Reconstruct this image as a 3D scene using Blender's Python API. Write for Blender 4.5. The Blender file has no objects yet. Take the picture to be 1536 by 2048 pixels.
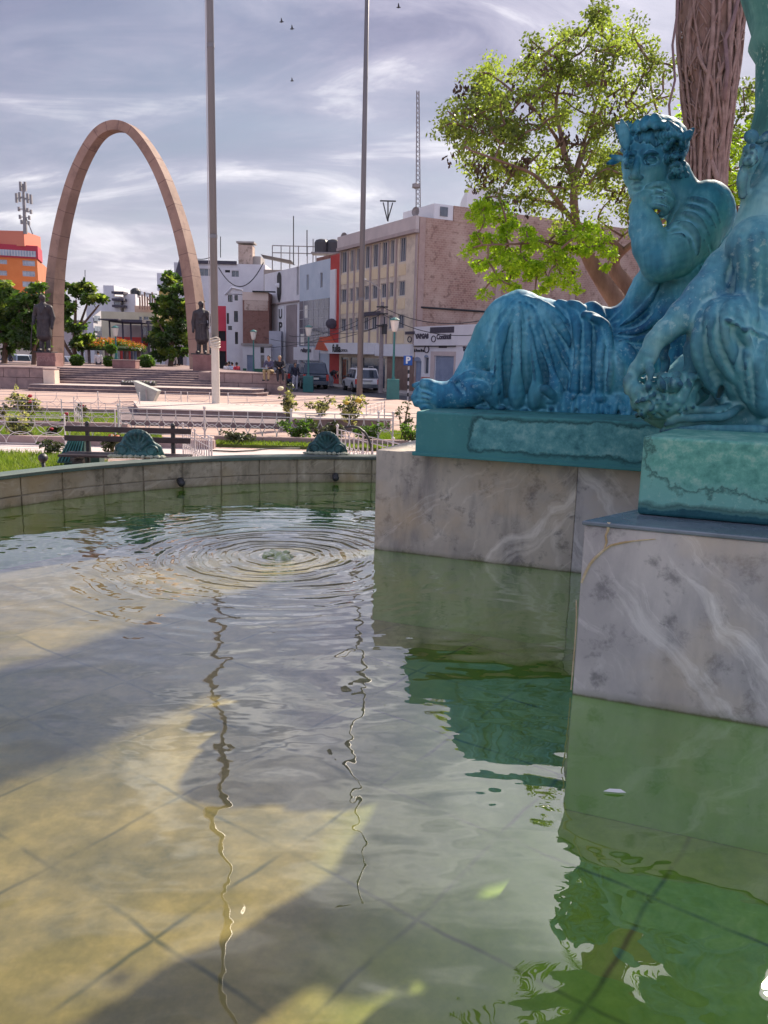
import bpy, bmesh, math, random
import numpy as np
from mathutils import Vector, Matrix
import openvdb as vdb
sc = bpy.context.scene
COL = sc.collection
rad = math.radians
random.seed(7); RNG = np.random.default_rng(11)

# ------------------------------------------------------------ camera
PITCH, ROLL, EYE, FPX = rad(10.9), rad(1.45), 1.15, 1600.0
fw = np.array([0, math.cos(PITCH), -math.sin(PITCH)]); up0 = np.array([0, math.sin(PITCH), math.cos(PITCH)]); rt0 = np.array([1., 0, 0])
cup = up0*math.cos(ROLL) - rt0*math.sin(ROLL); crt = rt0*math.cos(ROLL) + up0*math.sin(ROLL)
cam_d = bpy.data.cameras.new('camera'); cam = bpy.data.objects.new('camera', cam_d); COL.objects.link(cam)
M3 = Matrix((crt.tolist(), cup.tolist(), (-fw).tolist())).transposed()
cam.matrix_world = Matrix.Translation((0, 0, EYE)) @ M3.to_4x4()
cam_d.sensor_fit = 'VERTICAL'; cam_d.sensor_height = 36; cam_d.lens = 36*FPX/2048; cam_d.clip_end = 60000; cam_d.clip_start = 0.05
sc.camera = cam
CAM = np.array([0, 0, EYE])
def ray(x, y): return crt*(x-768)/FPX - cup*(y-1024)/FPX + fw
def PY(x, y, Y): d = ray(x, y); return CAM + d*Y/d[1]            # point of the view at distance Y
def PZ(x, y, z): d = ray(x, y); return CAM + d*(z-EYE)/d[2]      # point of the view at height z

# ------------------------------------------------------------ world, sun, exposure
SUN_EL, SUN_AZ = rad(37), rad(32)          # azimuth to the right of +Y
SUN_V = Vector((math.sin(SUN_AZ)*math.cos(SUN_EL), math.cos(SUN_AZ)*math.cos(SUN_EL), math.sin(SUN_EL)))
w = bpy.data.worlds.new('World'); sc.world = w; w.use_nodes = True
nt = w.node_tree; nt.nodes.clear()
def N(nt, t, **k):
    n = nt.nodes.new(t)
    for a, b in k.items(): setattr(n, a, b)
    return n
def ramp(nt, stops, fac=None, interp='LINEAR'):
    r = N(nt, 'ShaderNodeValToRGB'); cr = r.color_ramp; cr.interpolation = interp
    while len(cr.elements) < len(stops): cr.elements.new(0.5)
    for e, (p, c) in zip(cr.elements, stops):
        e.position = p; e.color = (c, c, c, 1) if isinstance(c, (int, float)) else (*c, 1)
    if fac is not None: nt.links.new(fac, r.inputs['Fac'])
    return r
def mth(nt, op, a, b=None, c=None, clamp=False):
    m = N(nt, 'ShaderNodeMath', operation=op, use_clamp=clamp)
    for i, v in enumerate((a, b, c)):
        if v is None: continue
        if isinstance(v, (int, float)): m.inputs[i].default_value = v
        else: nt.links.new(v, m.inputs[i])
    return m.outputs[0]
def mix(nt, f, a, b, mode='MIX'):
    m = N(nt, 'ShaderNodeMix', data_type='RGBA', blend_type=mode)
    for s, v in ((m.inputs['Factor'], f), (m.inputs['A'], a), (m.inputs['B'], b)):
        if isinstance(v, (int, float)): s.default_value = v if s.type == 'VALUE' else (v, v, v, 1)
        elif isinstance(v, tuple): s.default_value = (*v, 1)
        else: nt.links.new(v, s)
    return m.outputs['Result']
sky = N(nt, 'ShaderNodeTexSky', sky_type='NISHITA', sun_disc=False)
sky.sun_elevation = SUN_EL; sky.sun_rotation = SUN_AZ; sky.dust_density = 1.2; sky.ozone_density = 2.0; sky.air_density = 1.0
tc = N(nt, 'ShaderNodeTexCoord'); sep = N(nt, 'ShaderNodeSeparateXYZ'); nt.links.new(tc.outputs['Generated'], sep.inputs[0])
zz = mth(nt, 'ADD', mth(nt, 'MAXIMUM', sep.outputs['Z'], 0.0), 0.26)
cx = mth(nt, 'DIVIDE', sep.outputs['X'], zz); cy = mth(nt, 'DIVIDE', sep.outputs['Y'], zz)
cmb = N(nt, 'ShaderNodeCombineXYZ'); nt.links.new(cx, cmb.inputs[0]); nt.links.new(cy, cmb.inputs[1])
def cloud(scale, rot, sx, sy, off, det, dist):
    mp = N(nt, 'ShaderNodeMapping'); nt.links.new(cmb.outputs[0], mp.inputs[0])
    mp.inputs['Location'].default_value = off; mp.inputs['Rotation'].default_value = (0, 0, rad(rot)); mp.inputs['Scale'].default_value = (sx, sy, 1)
    n = N(nt, 'ShaderNodeTexNoise'); n.inputs['Scale'].default_value = scale; n.inputs['Detail'].default_value = det
    n.inputs['Roughness'].default_value = 0.58; n.inputs['Distortion'].default_value = dist
    nt.links.new(mp.outputs[0], n.inputs['Vector']); return n.outputs['Fac']
c1 = cloud(0.75, 34, 1.0, 1.9, (3.1, 1.7, 0), 8, 0.7)
c2 = cloud(2.6, 50, 0.6, 1.6, (7.3, 0.4, 0), 9, 0.9)
c3 = cloud(0.9, 20, 1, 1.2, (1.3, 5.2, 0), 6, 0.3)
cover = ramp(nt, [(0.36, 0.15), (0.60, 1.0)], mth(nt, 'ADD', mth(nt, 'MULTIPLY', c1, 0.68), mth(nt, 'MULTIPLY', c2, 0.32)))
tone = ramp(nt, [(0.38, (0.13, 0.145, 0.265)), (0.47, (0.245, 0.25, 0.385)), (0.54, (0.41, 0.40, 0.53)), (0.63, (1.05, 1.02, 1.05))],
            mth(nt, 'ADD', mth(nt, 'MULTIPLY', c2, 0.5), mth(nt, 'MULTIPLY', c3, 0.5)))
vs = N(nt, 'ShaderNodeVectorMath', operation='SCALE'); nt.links.new(sky.outputs[0], vs.inputs[0]); vs.inputs['Scale'].default_value = SKY_K = 0.062
# thin cloud lights up round the sun
dt = N(nt, 'ShaderNodeVectorMath', operation='DOT_PRODUCT'); nt.links.new(tc.outputs['Generated'], dt.inputs[0]); dt.inputs[1].default_value = SUN_V
glow = ramp(nt, [(0.88, 0.0), (0.955, 0.35), (0.985, 1.2), (1.0, 2.2)], dt.outputs['Value'])
cl = mix(nt, 1.0, tone.outputs[0], mix(nt, 1.0, (1., 0.97, 0.93), glow.outputs[0], 'MULTIPLY'), 'ADD')
full = mix(nt, mth(nt, 'MULTIPLY', cover.outputs[0], 0.9), vs.outputs[0], cl)
# paler towards the horizon
hz = ramp(nt, [(0.0, 0.75), (0.16, 0.18), (0.35, 0.0)], sep.outputs['Z'])
full = mix(nt, hz.outputs[0], full, (0.60, 0.575, 0.66))
# sky behind the viewer brightened and toned overhead as added fill for the shade
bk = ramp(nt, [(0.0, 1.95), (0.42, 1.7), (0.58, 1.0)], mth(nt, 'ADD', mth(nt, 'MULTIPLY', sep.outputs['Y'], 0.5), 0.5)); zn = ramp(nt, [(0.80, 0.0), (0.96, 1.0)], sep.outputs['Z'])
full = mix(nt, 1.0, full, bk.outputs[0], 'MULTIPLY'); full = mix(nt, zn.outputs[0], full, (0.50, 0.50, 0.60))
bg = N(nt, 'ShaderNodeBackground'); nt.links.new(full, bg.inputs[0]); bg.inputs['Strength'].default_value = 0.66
wo = N(nt, 'ShaderNodeOutputWorld'); nt.links.new(bg.outputs[0], wo.inputs[0])
sl = bpy.data.lights.new('sun', 'SUN'); sl.energy = 4.8; sl.angle = rad(0.6); sl.color = (1.0, 0.86, 0.70)
so = bpy.data.objects.new('sun', sl); COL.objects.link(so); so.rotation_euler = SUN_V.to_track_quat('Z', 'Y').to_euler(); so.location = (20, 30, 40)
sc.view_settings.view_transform = 'Standard'; sc.view_settings.look = 'None'; sc.view_settings.exposure = 0.9; sc.view_settings.gamma = 1.0
sc.render.engine = 'CYCLES'
sc.cycles.max_bounces = 7; sc.cycles.transparent_max_bounces = 16; sc.cycles.diffuse_bounces = 3; sc.cycles.glossy_bounces = 3
sc.cycles.sample_clamp_indirect = 4.0; sc.cycles.caustics_reflective = False; sc.cycles.caustics_refractive = False

# ------------------------------------------------------------ materials
MATS = {}
def pm(name, c1, c2=None, scale=4.0, rough=0.75, bump=0.0, bscale=None, metal=0.0, detail=5, lo=0.35, hi=0.65, c3=None, s3=1.0, spec=0.5, trans=0.0, stretch=None, coord='Object'):
    if name in MATS: return MATS[name]
    m = bpy.data.materials.new(name); m.use_nodes = True; t = m.node_tree; b = t.nodes['Principled BSDF']
    b.inputs['Roughness'].default_value = rough; b.inputs['Metallic'].default_value = metal; b.inputs['Specular IOR Level'].default_value = spec
    tcn = N(t, 'ShaderNodeTexCoord'); vec = tcn.outputs[coord]
    if stretch:
        mp = N(t, 'ShaderNodeMapping'); mp.inputs['Scale'].default_value = stretch; t.links.new(vec, mp.inputs[0]); vec = mp.outputs[0]
    col = (*c1, 1); sock = None
    if c2 is not None:
        n = N(t, 'ShaderNodeTexNoise'); n.inputs['Scale'].default_value = scale; n.inputs['Detail'].default_value = detail; n.inputs['Roughness'].default_value = 0.62
        t.links.new(vec, n.inputs['Vector'])
        sock = ramp(t, [(lo, c1), (hi, c2)], n.outputs['Fac']).outputs[0]
        if c3 is not None:
            n2 = N(t, 'ShaderNodeTexNoise'); n2.inputs['Scale'].default_value = s3; n2.inputs['Detail'].default_value = 7; n2.inputs['Roughness'].default_value = 0.7
            t.links.new(vec, n2.inputs['Vector'])
            sock = mix(t, ramp(t, [(0.5, 0.0), (0.68, 1.0)], n2.outputs['Fac']).outputs[0], sock, c3)
        t.links.new(sock, b.inputs['Base Color'])
    else: b.inputs['Base Color'].default_value = col
    if bump:
        nb = N(t, 'ShaderNodeTexNoise'); nb.inputs['Scale'].default_value = bscale or scale*4; nb.inputs['Detail'].default_value = 6
        t.links.new(vec, nb.inputs['Vector'])
        bp = N(t, 'ShaderNodeBump'); bp.inputs['Strength'].default_value = bump; bp.inputs['Distance'].default_value = 0.02
        t.links.new(nb.outputs['Fac'], bp.inputs['Height']); t.links.new(bp.outputs[0], b.inputs['Normal'])
    if trans:
        tr = N(t, 'ShaderNodeBsdfTranslucent'); ms = N(t, 'ShaderNodeMixShader'); ms.inputs[0].default_value = trans
        if sock is not None: t.links.new(mix(t, 1.0, sock, (1.5, 1.6, 0.75), 'MULTIPLY'), tr.inputs[0])
        else: tr.inputs[0].default_value = (min(1, c1[0]*1.5), min(1, c1[1]*1.6), c1[2]*.75, 1)
        t.links.new(b.outputs[0], ms.inputs[1]); t.links.new(tr.outputs[0], ms.inputs[2])
        t.links.new(ms.outputs[0], t.nodes['Material Output'].inputs[0])
    MATS[name] = m; return m
def glassy(name, c, rough=0.08):
    return pm(name, c, tuple(x*1.6+.01 for x in c), scale=1.3, rough=rough, spec=0.9)

# ------------------------------------------------------------ mesh helpers
def frame_rot(a): c, s = math.cos(a), math.sin(a); return np.array([[c, -s, 0], [s, c, 0], [0, 0, 1]])
class MB:
    def __init__(s): s.v = []; s.f = []; s.n = 0
    def add(s, v, f):
        v = np.asarray(v, float); s.v.append(v); o = s.n
        s.f.extend([tuple(i+o for i in q) for q in f]); s.n += len(v); return s
    def box(s, c, d, a=0.0, taper=1.0):
        x, y, z = np.array(d)/2
        v = np.array([[-x, -y, -z], [x, -y, -z], [x, y, -z], [-x, y, -z], [-x*taper, -y*taper, z], [x*taper, -y*taper, z], [x*taper, y*taper, z], [-x*taper, y*taper, z]])
        return s.add(v@frame_rot(a).T + np.array(c), [(3, 2, 1, 0), (4, 5, 6, 7), (0, 1, 5, 4), (1, 2, 6, 5), (2, 3, 7, 6), (3, 0, 4, 7)])
    def tube(s, pts, r, n=8, cap=True):
        pts = np.asarray(pts, float); m = len(pts); r = np.broadcast_to(np.asarray(r, float), (m,))
        T = np.gradient(pts, axis=0); T /= np.linalg.norm(T, axis=1)[:, None]+1e-9
        ref = np.array([0, 0, 1.]) if abs(T[0][2]) < .9 else np.array([1., 0, 0])
        V = []; u = np.cross(T[0], ref); u /= np.linalg.norm(u)
        for i in range(m):
            u = u - T[i]*np.dot(u, T[i]); u /= np.linalg.norm(u)+1e-9; w_ = np.cross(T[i], u)
            a = np.arange(n)*2*math.pi/n
            V.append(pts[i] + r[i]*(np.cos(a)[:, None]*u + np.sin(a)[:, None]*w_))
        F = [(i*n+j, i*n+(j+1) % n, (i+1)*n+(j+1) % n, (i+1)*n+j) for i in range(m-1) for j in range(n)]
        if cap: F += [tuple(range(n-1, -1, -1)), tuple((m-1)*n+j for j in range(n))]
        return s.add(np.concatenate(V), F)
    def lathe(s, prof, n=32, c=(0, 0, 0), sx=1, sy=1, a0=0):
        V = []; m = len(prof)
        for r, z in prof:
            a = a0+np.arange(n)*2*math.pi/n
            V.append(np.stack([r*np.cos(a)*sx, r*np.sin(a)*sy, np.full(n, z)], 1))
        F = [(i*n+j, i*n+(j+1) % n, (i+1)*n+(j+1) % n, (i+1)*n+j) for i in range(m-1) for j in range(n)]
        F += [tuple(range(n-1, -1, -1)), tuple((m-1)*n+j for j in range(n))]
        return s.add(np.concatenate(V)+np.array(c), F)
    def prism(s, poly, z0, z1):
        p = np.array(poly, float); n = len(p)
        if np.sum(p[:, 0]*np.roll(p[:, 1], -1)-np.roll(p[:, 0], -1)*p[:, 1]) < 0: p = p[::-1]
        V = np.concatenate([np.c_[p, np.full(n, z0)], np.c_[p, np.full(n, z1)]])
        return s.add(V, [tuple(range(n-1, -1, -1)), tuple(range(n, 2*n))]+[(i, (i+1) % n, n+(i+1) % n, n+i) for i in range(n)])
    def xprism(s, poly, o, ex, ez, ey, th):     # polygon in the (ex, ez) plane, thickness along ey
        p = np.array(poly, float); n = len(p); o, ex, ez, ey = map(lambda q: np.array(q, float), (o, ex, ez, ey))
        A = o + p[:, :1]*ex + p[:, 1:2]*ez; V = np.concatenate([A, A+ey*th])
        return s.add(V, [tuple(range(n)), tuple(range(2*n-1, n-1, -1))]+[(i, n+i, n+(i+1) % n, (i+1) % n) for i in range(n)])
    def ball(s, c, r, n=10, m=7):
        r = np.broadcast_to(np.array(r, float), (3,))
        V = [[0, 0, -1]]
        for i in range(1, m):
            ph = -math.pi/2+math.pi*i/m
            for j in range(n): a = 2*math.pi*j/n; V.append([math.cos(ph)*math.cos(a), math.cos(ph)*math.sin(a), math.sin(ph)])
        V.append([0, 0, 1]); F = [(0, 1+(j+1) % n, 1+j) for j in range(n)]
        for i in range(m-2):
            for j in range(n): F.append((1+i*n+j, 1+i*n+(j+1) % n, 1+(i+1)*n+(j+1) % n, 1+(i+1)*n+j))
        L = 1+(m-2)*n; F += [(L+j, L+(j+1) % n, L+n) for j in range(n)]
        return s.add(np.array(V)*r+np.array(c), F)
    def build(s, name, mat, parent=None, smooth=False, bevel=0, sub=None, local=False):
        V = np.concatenate(s.v) if s.v else np.zeros((3, 3))
        return link_mesh(name, V, s.f, mat, parent, smooth, bevel, local)
def link_mesh(name, V, F, mat, parent=None, smooth=False, bevel=0, local=False, fast=False):
    me = bpy.data.meshes.new(name); V = np.asarray(V, float); off = np.zeros(3)
    if not local:
        if parent is not None: off = np.array(WORLD[parent.name])
        else: off = np.array([V[:, 0].mean(), V[:, 1].mean(), V[:, 2].min()])
    V = V-off
    if fast:                                        # F is an (n, k) array
        F = np.asarray(F); n, k = F.shape
        me.vertices.add(len(V)); me.vertices.foreach_set('co', V.astype(np.float32).ravel())
        me.loops.add(n*k); me.loops.foreach_set('vertex_index', F.astype(np.int32).ravel())
        me.polygons.add(n); me.polygons.foreach_set('loop_start', np.arange(0, n*k, k, dtype=np.int32)); me.polygons.foreach_set('loop_total', np.full(n, k, np.int32))
        me.update(calc_edges=True)
    else: me.from_pydata(V.tolist(), [], F); me.update()
    me.validate()
    for m in (mat if isinstance(mat, (list, tuple)) else [mat]): me.materials.append(m)
    if smooth: me.polygons.foreach_set('use_smooth', [True]*len(me.polygons))
    o = bpy.data.objects.new(name, me); COL.objects.link(o)
    if parent is not None:
        o.parent = parent; WORLD[o.name] = WORLD[parent.name] if not local else (0, 0, 0)
    else: o.location = off; WORLD[o.name] = tuple(off)
    if bevel:
        b = o.modifiers.new('bevel', 'BEVEL'); b.width = bevel; b.segments = 2; b.limit_method = 'ANGLE'; b.angle_limit = rad(40)
    return o
WORLD = {}
def thing(name, label, cat, loc, group=None, rz=0):
    o = bpy.data.objects.new(name, None); COL.objects.link(o); o.location = loc; o.rotation_euler = (0, 0, rz); o.empty_display_size = .2
    WORLD[o.name] = tuple(loc) if rz == 0 else (0, 0, 0)
    return tag(o, label, cat, group)
def tag(o, label, cat, group=None):
    o['label'] = label; o['category'] = cat
    if group: o['group'] = group
    return o
def struct(o): o['kind'] = 'structure'; return o
def stuff(o, label=None, cat=None):
    o['kind'] = 'stuff'
    if label: o['label'] = label; o['category'] = cat
    return o
def copy_thing(root, loc, rz=0, label=None, group=None, scale=1.0):
    def rec(o, par):
        c = o.copy(); COL.objects.link(c)
        if par is not None: c.parent = par
        for ch in [x for x in o.children]: rec(ch, c)
        return c
    r = rec(root, None); r.location = loc; r.rotation_euler = (0, 0, rz); r.scale = (scale,)*3
    if label: r['label'] = label
    if group: r['group'] = group
    return r
def text_mesh(s, size, mat, parent, o, ex, ez, name='lettering', depth=0.01, align='CENTER', bold=0.0, xs=1.0):
    cu = bpy.data.curves.new('txt', 'FONT'); cu.body = s; cu.size = size; cu.extrude = depth; cu.align_x = align; cu.align_y = 'CENTER'; cu.offset = bold
    to = bpy.data.objects.new('txt', cu); COL.objects.link(to); bpy.context.view_layer.update()
    me = bpy.data.meshes.new_from_object(to.evaluated_get(bpy.context.evaluated_depsgraph_get()))
    V = np.array([v.co[:] for v in me.vertices]); F = [tuple(p.vertices) for p in me.polygons]
    bpy.data.objects.remove(to); bpy.data.curves.remove(cu); bpy.data.meshes.remove(me)
    ex = np.array(ex, float); ez = np.array(ez, float); ey = np.cross(ex, ez)      # ex x ez points out of the face
    W = np.array(o) + V[:, :1]*ex*xs + V[:, 1:2]*ez + V[:, 2:3]*ey
    return link_mesh(name, W, F, mat, parent)
# ------------------------------------------------------------ SDF sculpting tool (numpy field -> mesh)
class Sculpt:
    def __init__(s, lo, hi, vox, depth=None):
        s.lo = np.array(lo, float); s.hi = np.array(hi, float); s.h = vox
        s.n = np.ceil((s.hi-s.lo)/vox).astype(int)+1; s.d = np.full(s.n, 0.25, np.float32); s.depth = depth
    def _reg(s, a, b):
        i0 = np.clip(np.floor((a-s.lo)/s.h).astype(int), 0, s.n-1); i1 = np.clip(np.ceil((b-s.lo)/s.h).astype(int)+1, 1, s.n)
        if np.any(i1 <= i0): return None, None
        g = [s.lo[k]+s.h*np.arange(i0[k], i1[k], dtype=np.float32) for k in range(3)]
        return tuple(slice(i0[k], i1[k]) for k in range(3)), np.meshgrid(*g, indexing='ij', sparse=True)
    def _apply(s, sl, d, k, op):
        f = s.d[sl]
        if op == 'add':
            h = np.clip(.5+.5*(f-d)/k, 0, 1); s.d[sl] = f*(1-h)+d*h-k*h*(1-h)
        else:
            h = np.clip(.5-.5*(f+d)/k, 0, 1); s.d[sl] = f*(1-h)-d*h+k*h*(1-h)
    def cone(s, a, ra, b, rb, k=.02, op='add'):
        a = np.array(a, float); b = np.array(b, float); m = max(ra, rb)+k*1.5+.015
        sl, g = s._reg(np.minimum(a, b)-m, np.maximum(a, b)+m)
        if sl is None: return
        ab = b-a; L = float(ab@ab)+1e-9
        t = np.clip(((g[0]-a[0])*ab[0]+(g[1]-a[1])*ab[1]+(g[2]-a[2])*ab[2])/L, 0, 1)
        d = np.sqrt((g[0]-a[0]-t*ab[0])**2+(g[1]-a[1]-t*ab[1])**2+(g[2]-a[2]-t*ab[2])**2)-(ra+(rb-ra)*t)
        s._apply(sl, d, k, op)
    def ellw(s, c, r, R=None, k=.02, op='add'):
        c = np.array(c, float); r = np.array(r, float); m = r.max()+k*1.5+.015
        sl, g = s._reg(c-m, c+m)
        if sl is None: return
        q = [g[0]-c[0], g[1]-c[1], g[2]-c[2]]
        if R is not None: q = [q[0]*R[0, i]+q[1]*R[1, i]+q[2]*R[2, i] for i in range(3)]
        k0 = np.sqrt((q[0]/r[0])**2+(q[1]/r[1])**2+(q[2]/r[2])**2); k1 = np.sqrt((q[0]/r[0]**2)**2+(q[1]/r[1]**2)**2+(q[2]/r[2]**2)**2)+1e-6
        s._apply(sl, k0*(k0-1)/k1, k, op)
    # view-anchored wrappers: (px, py, dy) with radii in pixels of the photograph at that distance
    def P(s, p): return PY(p[0], p[1], s.depth(p[0])+p[2])
    def chain(s, pts, k=.02, op='add', step=None):
        for p, q in zip(pts[:-1], pts[1:]):
            A, B = s.P(p), s.P(q); s.cone(A, p[3]*A[1]/FPX, B, q[3]*B[1]/FPX, k, op)
    def fold(s, pts, k=.012, op='add', n=5):
        """smooth curve through the points (Catmull-Rom)"""
        p = np.array(pts, float); p = np.vstack([2*p[0]-p[1], p, 2*p[-1]-p[-2]]); out = []
        for i in range(1, len(p)-2):
            for t in np.linspace(0, 1, n, endpoint=False):
                out.append(.5*((2*p[i])+(p[i+1]-p[i-1])*t+(2*p[i-1]-5*p[i]+4*p[i+1]-p[i+2])*t*t+(3*p[i]-p[i-1]-3*p[i+1]+p[i+2])*t**3))
        out.append(p[-2]); s.chain(out, k, op)
    def ell(s, p, r, rot=0, k=.02, op='add', tilt=0):
        A = s.P(p); sca = A[1]/FPX; a = rad(rot); ca, sa = math.cos(a), math.sin(a); cb, sb = math.cos(rad(tilt)), math.sin(rad(tilt))
        R = np.array([[ca, 0, sa], [0, 1, 0], [-sa, 0, ca]])@np.array([[cb, -sb, 0], [sb, cb, 0], [0, 0, 1]])   # columns = local axes (x, depth, z)
        s.ellw(A, (r[0]*sca, r[2]*sca, r[1]*sca), R, k, op)
    def surf(s, px, py, off=0.0):
        """distance offset (dy) at which the view first meets the modelled surface"""
        d = ray(px, py); Y = np.arange(s.lo[1], s.hi[1], s.h*.5); Q = CAM+d[None]*(Y/d[1])[:, None]
        i = np.round((Q-s.lo)/s.h).astype(int); ok = np.all((i >= 0) & (i < s.n), 1); i = np.clip(i, 0, s.n-1)
        v = np.where(ok, s.d[i[:, 0], i[:, 1], i[:, 2]], 1); w_ = np.where(v < 0)[0]
        return (Y[w_[0]] if len(w_) else s.depth(px)+.02)-s.depth(px)+off
    def on(s, pts, lift=0.0, k=.006, op='add', n=5, taper=True):
        """stroke lying on the surface: pts (px, py, r); lift in units of r"""
        p = np.array(pts, float); m = len(p); q = []
        for j, (x, y, r) in enumerate(p):
            f = (.35 if j in (0, m-1) else 1.) if taper else 1.
            q.append((x, y, s.surf(x, y)-lift*r*s.depth(x)/FPX, r*f))
        s.fold(q, k, op, n)
    def noise(s, amp, scale, seed=1):
        r = np.random.default_rng(seed); gs = [np.linspace(0, n*s.h/scale, n).astype(np.float32) for n in s.n]
        f = np.zeros(s.n, np.float32)
        for _ in range(5):
            kx = r.normal(size=3); ph = r.uniform(0, 6.28)
            f += np.sin(gs[0][:, None, None]*kx[0]*3+gs[1][None, :, None]*kx[1]*3+gs[2][None, None, :]*kx[2]*3+ph)
        s.d += amp*f/3
    def mesh(s, name, mat, parent=None, smooth_it=1):
        s.d[0] = s.d[-1] = .2; s.d[:, 0] = s.d[:, -1] = .2; s.d[:, :, 0] = s.d[:, :, -1] = .2
        g = vdb.FloatGrid(background=.25); g.copyFromArray(np.clip(s.d, -.2, .25)); pts, quads = g.convertToQuads(isovalue=0.0)
        V = pts.astype(float)*s.h+s.lo; Q = quads.astype(np.int64)[:, ::-1]
        e = np.concatenate([Q[:, [0, 1]], Q[:, [1, 2]], Q[:, [2, 3]], Q[:, [3, 0]]])
        for _ in range(smooth_it):
            acc = np.zeros_like(V); cnt = np.zeros(len(V))
            for k in range(3): acc[:, k] = np.bincount(e[:, 0], V[e[:, 1], k], len(V))+np.bincount(e[:, 1], V[e[:, 0], k], len(V))
            cnt = np.bincount(e[:, 0], minlength=len(V))+np.bincount(e[:, 1], minlength=len(V))
            V = V*.4+.6*acc/np.maximum(cnt, 1)[:, None]
        return link_mesh(name, V, Q, mat, parent, smooth=True, fast=True)

# ------------------------------------------------------------ fountain materials
def marble(name, base, dark, vein, warm, sc_=1.0, sd=0.0, algae=True, ang=48):
    m = bpy.data.materials.new(name); m.use_nodes = True; t = m.node_tree; b = t.nodes['Principled BSDF']; L = t.links.new
    g = N(t, 'ShaderNodeNewGeometry'); pos = g.outputs['Position']
    mp = N(t, 'ShaderNodeMapping'); L(pos, mp.inputs[0]); mp.inputs['Rotation'].default_value = (0, rad(-38), rad(20)); mp.inputs['Scale'].default_value = (2.2*sc_, 1.2*sc_, .55*sc_); mp.inputs['Location'].default_value = (sd, sd*2, 0)
    def nz(vec, sc0, det, ro, di=0.):
        n = N(t, 'ShaderNodeTexNoise'); n.inputs['Scale'].default_value = sc0; n.inputs['Detail'].default_value = det; n.inputs['Roughness'].default_value = ro; n.inputs['Distortion'].default_value = di; L(vec, n.inputs['Vector']); return n
    n1 = nz(mp.outputs[0], 2.6, 9, .60, .25); n2 = nz(pos, 9, 9, .72, .15)
    c = ramp(t, [(.30, dark), (.50, base), (.62, base), (.74, vein)], n1.outputs['Fac']).outputs[0]
    n0 = nz(pos, 3.2, 7, .6, .2); c = mix(t, ramp(t, [(.38, .45), (.56, 0.)], n0.outputs['Fac']).outputs[0], c, dark)
    c = mix(t, ramp(t, [(.34, .75), (.46, 0.)], n2.outputs['Fac']).outputs[0], c, tuple(x*.6 for x in dark))
    n3 = nz(pos, 2.2, 6, .55); c = mix(t, ramp(t, [(.48, 0.), (.68, .75)], n3.outputs['Fac']).outputs[0], c, warm)
    nw = N(t, 'ShaderNodeTexNoise'); nw.inputs['Scale'].default_value = 2.4; nw.inputs['Detail'].default_value = 5; L(pos, nw.inputs['Vector']); vw = N(t, 'ShaderNodeVectorMath', operation='SCALE'); L(nw.outputs['Color'], vw.inputs[0]); vw.inputs['Scale'].default_value = .28; va = N(t, 'ShaderNodeVectorMath', operation='ADD'); L(pos, va.inputs[0]); L(vw.outputs[0], va.inputs[1])
    mq = N(t, 'ShaderNodeMapping', vector_type='TEXTURE'); L(va.outputs[0], mq.inputs[0]); mq.inputs['Rotation'].default_value = (0, rad(ang), rad(-21)); mq.inputs['Scale'].default_value = (1/(6.5*sc_), .4, 1/(.6*sc_)); mq.inputs['Location'].default_value = (sd*1.7, 0, sd)
    n4 = nz(mq.outputs[0], 1.15, 8, .7, .9); c = mix(t, ramp(t, [(.53, 0.), (.68, .6)], n4.outputs['Fac']).outputs[0], c, tuple(min(1, x*1.08) for x in vein))
    if algae:                                           # growth below and just over the water line
        s = N(t, 'ShaderNodeSeparateXYZ'); L(pos, s.inputs[0])
        hgt = mth(t, 'ADD', s.outputs['Z'], mth(t, 'MULTIPLY', mth(t, 'SUBTRACT', n2.outputs['Fac'], .5), .03))
        c = mix(t, ramp(t, [(0.0, .9), (.008, .35), (.03, 0.)], hgt).outputs[0], c, mix(t, ramp(t, [(.492, 0.), (.50, 1.)], mth(t, 'ADD', s.outputs['Z'], .5)).outputs[0], mix(t, n1.outputs['Fac'], (.05, .26, .02), (.36, .70, .09)), (.12, .13, .055)))
    L(c, b.inputs['Base Color']); b.inputs['Roughness'].default_value = .55; b.inputs['Specular IOR Level'].default_value = .35
    bp = N(t, 'ShaderNodeBump'); bp.inputs['Strength'].default_value = .25; bp.inputs['Distance'].default_value = .004; L(n2.outputs['Fac'], bp.inputs['Height']); L(bp.outputs[0], b.inputs['Normal'])
    return m
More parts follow.
